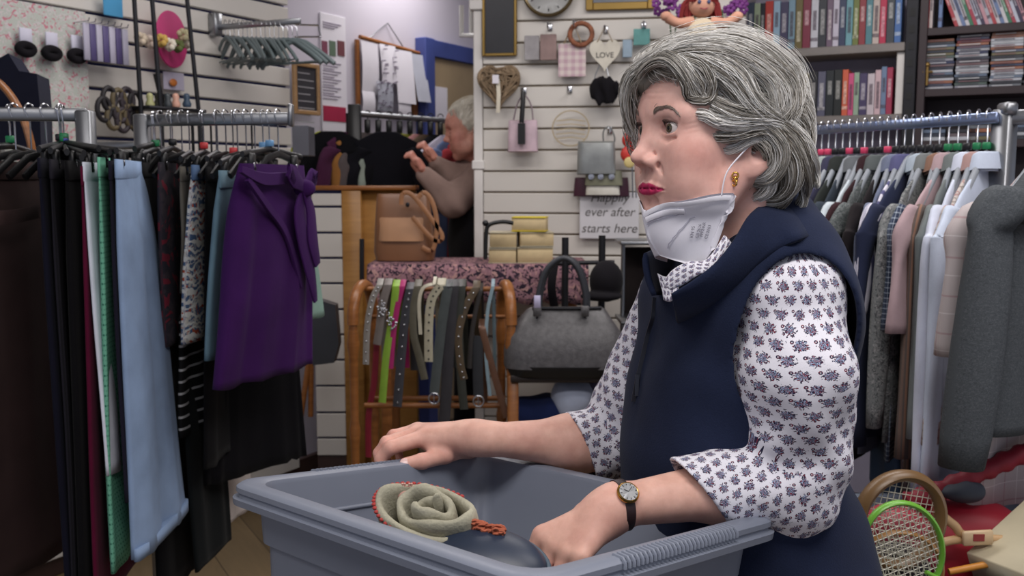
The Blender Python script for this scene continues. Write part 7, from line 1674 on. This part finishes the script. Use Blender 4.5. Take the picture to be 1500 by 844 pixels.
def tab2(P): return su(ell(P, bc+np.array([-.03, -.02, 1.14]), (.150, .22, .30)), rc(P, bc+np.array([0, 0, .95]), bc+np.array([0, 0, .25]), .15, .16), .08)
Vt, Ft = sculpt(tab2, bc+np.array([-.3, -.35, .05]), bc+np.array([.3, .35, 1.5]), .012); new_mesh('black_tabard', relax(Vt, Ft, 2), Ft, F_('black_tabard', (16, 15, 18)), p2, ang=None)
SV, SF, SCol, nS = [], [], [], 0
def hm2(P): 
    d = ell(P, (-.015, 0, .032), (.102, .082, .080)); d = su(d, ell(P, (-.05, 0, -.02), (.055, .072, .06)), .03); d = ss(d, ell(P, (.10, 0, -.035), (.062, .09, .085)), .01); return d+.0025*np.sin(P[:, 0]*120+P[:, 2]*60)*np.sin(P[:, 1]*90+P[:, 2]*110)
Vt, Ft = sculpt(hm2, (-.14, -.11, -.12), (.13, .11, .14), .003); 
a = Vt[np.random.default_rng(1).integers(0, len(Vt), 2200)]; nr = (a-np.array([-.02, 0, 0])); nr /= np.linalg.norm(nr, axis=1)[:, None]; tg = np.cross(nr, [0, 1, .2]); tg /= np.linalg.norm(tg, axis=1)[:, None]
S = np.stack([a+nr*(.002+.004*math.sin(s))+tg*.012*s+np.cross(nr, tg)*(.003*np.sin(a[:, :1]*200+s)) for s in np.linspace(0, 2.6, 7)], 1); add_strands(h2(S.reshape(-1, 3)).reshape(S.shape), .0008, np.array(lin((216, 210, 196))[:3])*np.random.default_rng(2).uniform(.75, 1.1, (len(S), 1)))
new_mesh('white_hair', np.concatenate([h2(Vt)]+SV), np.concatenate([Ft]+[f+len(Vt) for f in SF]), HAIRM, p2, col=np.concatenate([np.tile(np.array(lin((196, 190, 178))[:3]), (len(Vt), 1))]+SCol), ang=None)
# far rail
fr_ = thing('clothes_rack', at(580, 160, 4.5)*np.array([1, 1, 0]), 'far clothes rack the second woman is sorting, above the wooden cabinet', 'clothes rack')
fa, fb_ = at(512, 166, 4.44), at(700, 184, 4.85); zf = fa[2]; fb_[2] = zf-.02; m = MB(); m.tube([fa, fb_], .014, 10); m.build('rail', STEEL, fr_)
for e in (fa, fb_): m = MB(); m.tube([e, e*np.array([1, 1, 0])], .018, 8); m.build('upright', DKMETAL, fr_)
m = MB(); a = at(513, 160, 4.3); m.box((a[0], 4.42, a[2]-.42), (.055, .05, .90), bev=.004); m.build('black_end_panel', BLKPLA, fr_)
FR = [('black short-sleeved top at the left end of the far rail', (16, 16, 20), -.12, .125, .18), ('lime yellow top behind the black top on the far rail', (150, 156, 50), -.15, .145, .2), ('tan brown garment just right of the black panel on the far rail', (150, 104, 56), .06, .10, .3), ('plum garment beside the black panel on the far rail', (70, 34, 60), .0, .14, .3), ('grey-brown garment on the far rail', (92, 84, 84), .12, .12, .3),
      ('black cardigan facing out on the far rail', (18, 18, 24), .30, .125, .2), ('pale grey-green top behind the black cardigan on the far rail', (140, 150, 140), .33, .18, .3), ('lime patterned top near the woman\'s hands', (150, 150, 60), .42, .17, .3), ('dusty pink top held by the second woman', (180, 130, 130), .52, .17, .3), ('brown top right of the dusty pink one on the far rail', (96, 80, 66), .58, .17, .3), ('black top right of centre on the far rail', (22, 22, 28), .66, .18, .3), ('white and lilac top on the far rail', (200, 196, 214), .74, .18, .3), ('blue striped top on the far rail', (96, 112, 150), .82, .18, .3), ('red top by the second woman\'s chin on the far rail', (150, 50, 56), .90, .16, .25)]
for i, (lb, rgb, t, w_, sl) in enumerate(FR):
    c = fa+(fb_-fa)*t; c[2] = 0; c[1] -= {0: .03, 5: .16}.get(i, 0); dn_ = np.array([-.95, -.2, 0]) if i in (0, 1, 5) else np.array([-.55, -.83, 0]); dn_ /= np.linalg.norm(dn_)
    shirt_on_hanger(c, dn_, zf+.01, lb, F_('far_%d' % i, rgb), 'tops on the far rail', None, sleeve=sl, width=w_, length=.62, thick=.018, sw=.05, seed=200+i, name='top', cat='top', hang=False, slope=.10, zoff=.03, collar=False)
for i in range(12):
    c = fa+(fb_-fa)*(.05+.08*i); m = MB(); m.tube([(c[0], c[1], zf-.11), (c[0], c[1], zf-.01)]+[(c[0]+.014*math.cos(a)-.0, c[1], zf+.002+.014*math.sin(a)) for a in np.linspace(math.pi, 0, 6)], .0028, 6); m.box((c[0], c[1]-.012, zf-.055), (.026, .02, .06), bev=.003); o = m.build('clothes_hanger', BLKPLA); tag(o, 'black hanger top on the far rail, %s from the left' % ordn[i], 'clothes hanger', 'hangers on the far rail')
# ================================================================ bins and rackets, bottom right
BIN = mat('pale_bluegrey_bin', (132, 142, 158), .45)
bn = thing('plastic_bin', at(1430, 800, 1.85)*np.array([1, 1, 0]), 'pale blue-grey plastic bin full of sports things at the bottom right', 'bin')
zb_ = at(1400, 842, 1.78)[2]; bx0, bx1 = at(1300, 840, 1.80)[0], 1.22; by0, by1 = 1.76, 2.25
def obox(x0, x1, y0, y1, z0, z1, r, t, name, par, mtl):
    def ring(o, z):
        out = []
        for cx, cy, a0 in ((x1-r, y1-r, 0), (x0+r, y1-r, 90), (x0+r, y0+r, 180), (x1-r, y0+r, 270)):
            for k in range(5): a = R(a0+22.5*k); out.append((cx+(r+o)*math.cos(a), cy+(r+o)*math.sin(a), z))
        return out
    m = MB(); m.loft([ring(-.03, z0), ring(0, z1-.03), ring(.014, z1-.028), ring(.016, z1), ring(0, z1+.002), ring(-t, z1-.002), ring(-.03-t, z0+t)]); return m.build(name, mtl, par, ang=40)
obox(bx0, bx1, by0, by1, zb_-.36, zb_, .05, .006, 'body', bn, BIN)
bs_ = thing('bench', ((bx0+bx1)/2, 2.0, 0), 'plain bench under the sports bin, below the frame', 'bench'); m = MB(); m.box(((bx0+bx1)/2, 2.0, zb_-.375), (bx1-bx0-.04, .45, .025), bev=.004); m.build('bench_top', PINE, bs_)
for a in (bx0+.08, bx1-.08):
    for b in (1.84, 2.18): m = MB(); m.box((a, b, (zb_-.39)/2), (.04, .04, zb_-.39), bev=.003); m.build('leg', PINE, bs_)
def racket(name, label, head, cx, cy, rx, ry, Yd, tilt, fr_mat, fr_r, str_mat, shaft=None, nst=15, yaw=0., str_r=.0009, cat='racket'):
    c = at(cx, cy, Yd); o = thing(name, c, label, cat); s = Yd/FPX; a, b = rx*s, ry*s; Mx = Matrix.Translation([float(v) for v in c]) @ Matrix.Rotation(yaw, 4, 'Z') @ Matrix.Rotation(tilt, 4, 'Y')
    m = MB(); m.tube([Mx @ Vector((a*math.cos(t), 0, b*math.sin(t))) for t in np.linspace(0, 2*math.pi, 48, endpoint=False)], fr_r, 8, closed=True, up=Mx.to_3x3() @ Vector((0, 1, 0)), flat=1.6); m.build('frame', fr_mat, o)
    m = MB()
    for k in range(1, nst):
        u = -1+2*k/nst; h = math.sqrt(1-u*u); m.tube([Mx @ Vector((a*u, 0, -b*h)), Mx @ Vector((a*u, 0, b*h))], str_r, 4); m.tube([Mx @ Vector((-a*h, .001, b*u)), Mx @ Vector((a*h, .001, b*u))], str_r, 4)
    m.build('strings', str_mat, o)
    if shaft: 
        m = MB(); m.tube([at(*p) for p in shaft[0]], shaft[1], 10); m.build('shaft', fr_mat, o)
    return o
RW = mat('brown_racket_wood', (116, 88, 56), .35); STRG = mat('racket_string', (206, 202, 186), .4)
racket('tennis_racket', 'old brown wooden tennis racket with cream strings beside her back', 1, 1318, 762, 66, 70, 1.74, .2, RW, .011, STRG, nst=14, yaw=.15)
racket('badminton_racket', 'badminton racket with a bright green frame at the bottom right', 1, 1322, 806, 62, 76, 1.66, -.35, mat('lime_frame', (112, 176, 60), .3), .005, STRG, nst=16, yaw=.1, shaft=([(1356, 838, 1.66), (1392, 856, 1.66)], .004))
racket('badminton_racket', 'racket with a thin wooden frame, lowest of the three', 1, 1316, 836, 66, 60, 1.70, .1, mat('tan_frame', (166, 120, 66), .35), .005, STRG, nst=14, yaw=.0)
# red holdall, its padded strap, wooden racket throat, card box
heap('red_holdall', 'crimson red sports bag lying in the bin behind the rackets', 'bag', 1392, 800, 1.98, (.17, .12, .115), mat('red_nylon', (150, 26, 44), .45, var=.15), 21)
heap('red_holdall', 'pinkish red fabric bag inside the racket heads', 'bag', 1312, 812, 1.90, (.085, .07, .10), mat('rosy_nylon', (176, 60, 76), .5, var=.2), 22)
m = MB(); P_ = spline([at(x, y, 1.95) for x, y in ((1328, 736), (1380, 718), (1440, 690), (1500, 664), (1550, 640))], 40); m.tube(P_, [.020+.003*math.sin(k*1.6) for k in range(40)], 12); o = m.build('padded_tube', mat('crimson_padding', (134, 24, 44), .6)); tag(o, 'ribbed crimson padded tube slanting up at the lower right', 'padded tube')
tr = thing('tennis_racket', at(1420, 780, 1.84), 'pale wooden racket throat with a small shield, pointing right in the bin', 'racket'); m = MB()
m.tube(spline([at(1375, 752, 1.84), at(1398, 770, 1.84), at(1418, 786, 1.84), at(1500, 792, 1.84)], 16), .009, 8); m.tube(spline([at(1366, 800, 1.84), at(1392, 792, 1.84), at(1418, 790, 1.84)], 12), .009, 8)
m.build('throat', mat('pale_ash', (196, 160, 116), .35), tr); m = MB(); m.box(0, (.06, .010, .030), M=Matrix.Translation([float(v) for v in at(1432, 788, 1.822)]) @ Matrix.Rotation(-.06, 4, 'Y'), bev=.003); m.build('shield', mat('pale_ash2', (206, 178, 140), .4), tr)
m = MB(); m.box(0, (.022, .002, .014), M=Matrix.Translation([float(v) for v in at(1434, 788, 1.816)])); m.build('red_emblem', mat('emblem_red', (140, 50, 50), .5), tr)
a = at(1480, 800, 1.76); m = MB(); m.box(0, (.20, .14, .07), M=Matrix.Translation([float(v) for v in at(1512, 806, 1.82)]) @ Matrix.Rotation(.5, 4, 'Z') @ Matrix.Rotation(-.42, 4, 'Y'), bev=.003); o = m.build('cream_box', mat('cream_card', (196, 186, 158), .6)); tag(o, 'cream cardboard box tilted at the bottom right corner', 'box')
m = MB(); m.tube([at(1390, 838, 1.80), at(1450, 826, 1.80), at(1505, 820, 1.80)], .007, 8); o = m.build('wooden_stick', mat('orange_wood', (196, 130, 50), .4)); tag(o, 'thin orange wooden stick lying on the bin edge', 'stick')
heap('dark_net', 'dark mesh bundle low inside the racket heads', 'net', 1316, 840, 1.78, (.07, .04, .05), mat('dark_mesh', (40, 34, 40), .7, var=.5, vs=200), 24)
bn2 = thing('plastic_bin', at(1470, 700, 2.35)*np.array([1, 1, 0]), 'second pale blue-grey bin behind the red bag at lower right', 'bin'); zq = at(1450, 724, 2.3)[2]; obox(at(1420, 700, 2.3)[0], 1.75, 2.32, 2.7, zq-.45, zq, .05, .006, 'body', bn2, BIN)
bs_ = thing('bench', (1.4, 2.5, 0), 'plain bench under the rear bin, hidden low down', 'bench'); m = MB(); m.box((1.42, 2.51, (zq-.46)/2), (.5, .3, zq-.47), bev=.004); m.build('bench_block', PINE, bs_)
heap('blue_jacket', 'dark blue denim jacket bundled in the rear bin', 'clothes', 1490, 700, 2.45, (.14, .10, .09), F_('blue_denim', (46, 62, 100)), 25)
heap('dark_tool_handle', 'dark grey strap end on top of the red bag', 'strap', 1404, 722, 1.93, (.045, .03, .022), mat('slate_webbing', (52, 58, 70), .7), 26)
# ================================================================ things in the tub
TOW = fabric('sage_towel', (170, 166, 146), .95, 260, .9, .12); rl = thing('rolled_towel', tubp(-.02, -.02, RZ-.1), 'rolled pale sage towel edged with red stitching, lying in the tub', 'towel')
def rollp(s): th = s*2*math.pi*2.55; return th
cy_ = 1.045; c0 = at(606, 757, cy_+.02); ax2 = at(680, 800, cy_+.02)-at(590, 770, cy_+.075); ax2[1] *= .6; ax2 /= np.linalg.norm(ax2)
# a spiral roll seen from its end: long direction runs back-left to front-right, opening faces up and to the camera
e3 = np.array([-.16, -.44, .90]); e3 /= np.linalg.norm(e3); e1 = np.array([.88, -.40, -.12]); e1 -= e3*(e1@e3); e1 /= np.linalg.norm(e1); e2 = np.cross(e3, e1)
cR_ = at(637, 770, 1.06); n = 150; Hh = .056; th_ = .0046; rings = []
for k in range(n):
    f = k/(n-1); ang = .6+f*2*math.pi*2.75; ra = .010+.058*f; rb = .006+.031*f; ctr = cR_+e1*(.004*math.sin(ang*.7)); p = ctr+e1*ra*math.cos(ang)+e2*rb*math.sin(ang); od = e1*math.cos(ang)*rb+e2*math.sin(ang)*ra; od /= np.linalg.norm(od)
    tw = th_*(1+.15*math.sin(k*.7)); up_ = .006*math.sin(ang*1.7)+.010*(1-f); ring = []
    for u_, v_ in ((-1, -1), (-1.15, -.5), (-1.15, .7), (-.8, 1.0), (0, 1.09), (.8, 1.0), (1.15, .7), (1.15, -.5), (1, -1)): ring.append(p+od*tw*u_+e3*(v_*Hh*.5+up_*(v_ > 0)+.002*math.sin(k*.5)))
    rings.append(ring)
m = MB(); m.loft(rings); m.build('towel_roll', TOW, rl, ang=None)
m = MB()
for k in range(70, n, 1):
    f = k/(n-1); ang = .6+f*2*math.pi*2.75; ra = .010+.058*f+.005; rb = .006+.031*f+.005; p = cR_+e1*(ra*math.cos(ang)+.004*math.sin(ang*.7))+e2*rb*math.sin(ang)+e3*(Hh*.5-.001+.006*math.sin(ang*1.7)+.010*(1-f))
    if k > 98 and (p-cR_)@e1 < .03: m.ellip(p-e3*.001, (.0030, .0026, .0024), n=6, m=5)
m.build('red_stitching', mat('red_stitch', (176, 66, 62), .9), rl)
m = MB(); pe = cR_+e1*(.068*math.cos(.6+5.5*math.pi))+e2*(.042*math.sin(.6+5.5*math.pi)); 
for k in range(9): q = at(588+k*2.2, 722, 1.085); m.tube([q, q+np.array([.001*(k % 3-1), -.002, .009+.003*(k % 2)])], .0015, 5)
m.ellip(at(597, 727, 1.085), (.012, .006, .008)); m.build('frayed_corner', mat('frayed_pink', (196, 150, 138), .9), rl)
# orange looped yarn edge
yb = MB(); rs = random.Random(5)
for k in range(300):
    c = at(700+rs.uniform(-22, 26), 0, 1.0); f = rs.random(); p = at(682+52*f+rs.uniform(-5, 5), 770+16*f+rs.uniform(-9, 12), 1.035-.02*f+rs.uniform(-.01, .01)); r_ = rs.uniform(.003, .005); a0 = rs.uniform(0, 3)
    yb.tube([p+np.array([r_*math.cos(a), r_*math.sin(a)*math.cos(a0), r_*math.sin(a)*math.sin(a0)+.001]) for a in np.linspace(0, 5.6, 8)], .0019, 5)
o = yb.build('orange_looped_trim', mat('rust_wool', (170, 92, 66), .95)); tag(o, 'rust orange looped woolly cloth between the towel and the navy shoe', 'cloth', kind='stuff')
# navy padded thing in front
NV = mat('navy_leather', (36, 46, 64), .42, var=.12, vs=30)
cN = at(716, 812, 1.0); e1n = at(790, 832, .985)-at(640, 796, 1.02); e1n /= np.linalg.norm(e1n); e3n = np.array([0, -.35, .94]); e3n -= e1n*(e3n@e1n); e3n /= np.linalg.norm(e3n); e2n = np.cross(e3n, e1n)
def shoe(P):
    Q = P-cN; X = Q@e1n; Y_ = Q@e2n; Z = Q@e3n; A = np.stack([X, Y_, Z+.25*X*X/.06*.0], 1)
    return ell(A, (0, 0, -.012), (.066, .045, .030))
Vt, Ft = sculpt(shoe, cN-.10, cN+.10, .0022); sh_ = thing('navy_slipper', cN, 'dark navy padded leather slipper lying beside her hand in the tub', 'slipper'); new_mesh('upper', Vt, Ft, NV, sh_, ang=None)
m = MB(); m.tube([cN+e1n*.0665*math.cos(a)+e2n*.0455*math.sin(a)+e3n*(-.010) for a in np.linspace(0, 2*math.pi, 40, endpoint=False)], .0035, 8, closed=True); m.build('piped_edge', mat('slate_piping', (66, 82, 96), .5), sh_)
# bulk of clothes carrying them
heap('folded_clothes', 'dark folded clothes underneath the rolled towel in the tub', 'clothes', 700, 905, 1.10, (.11, .08, .06), F_('dark_slate', (28, 26, 40)), 30)
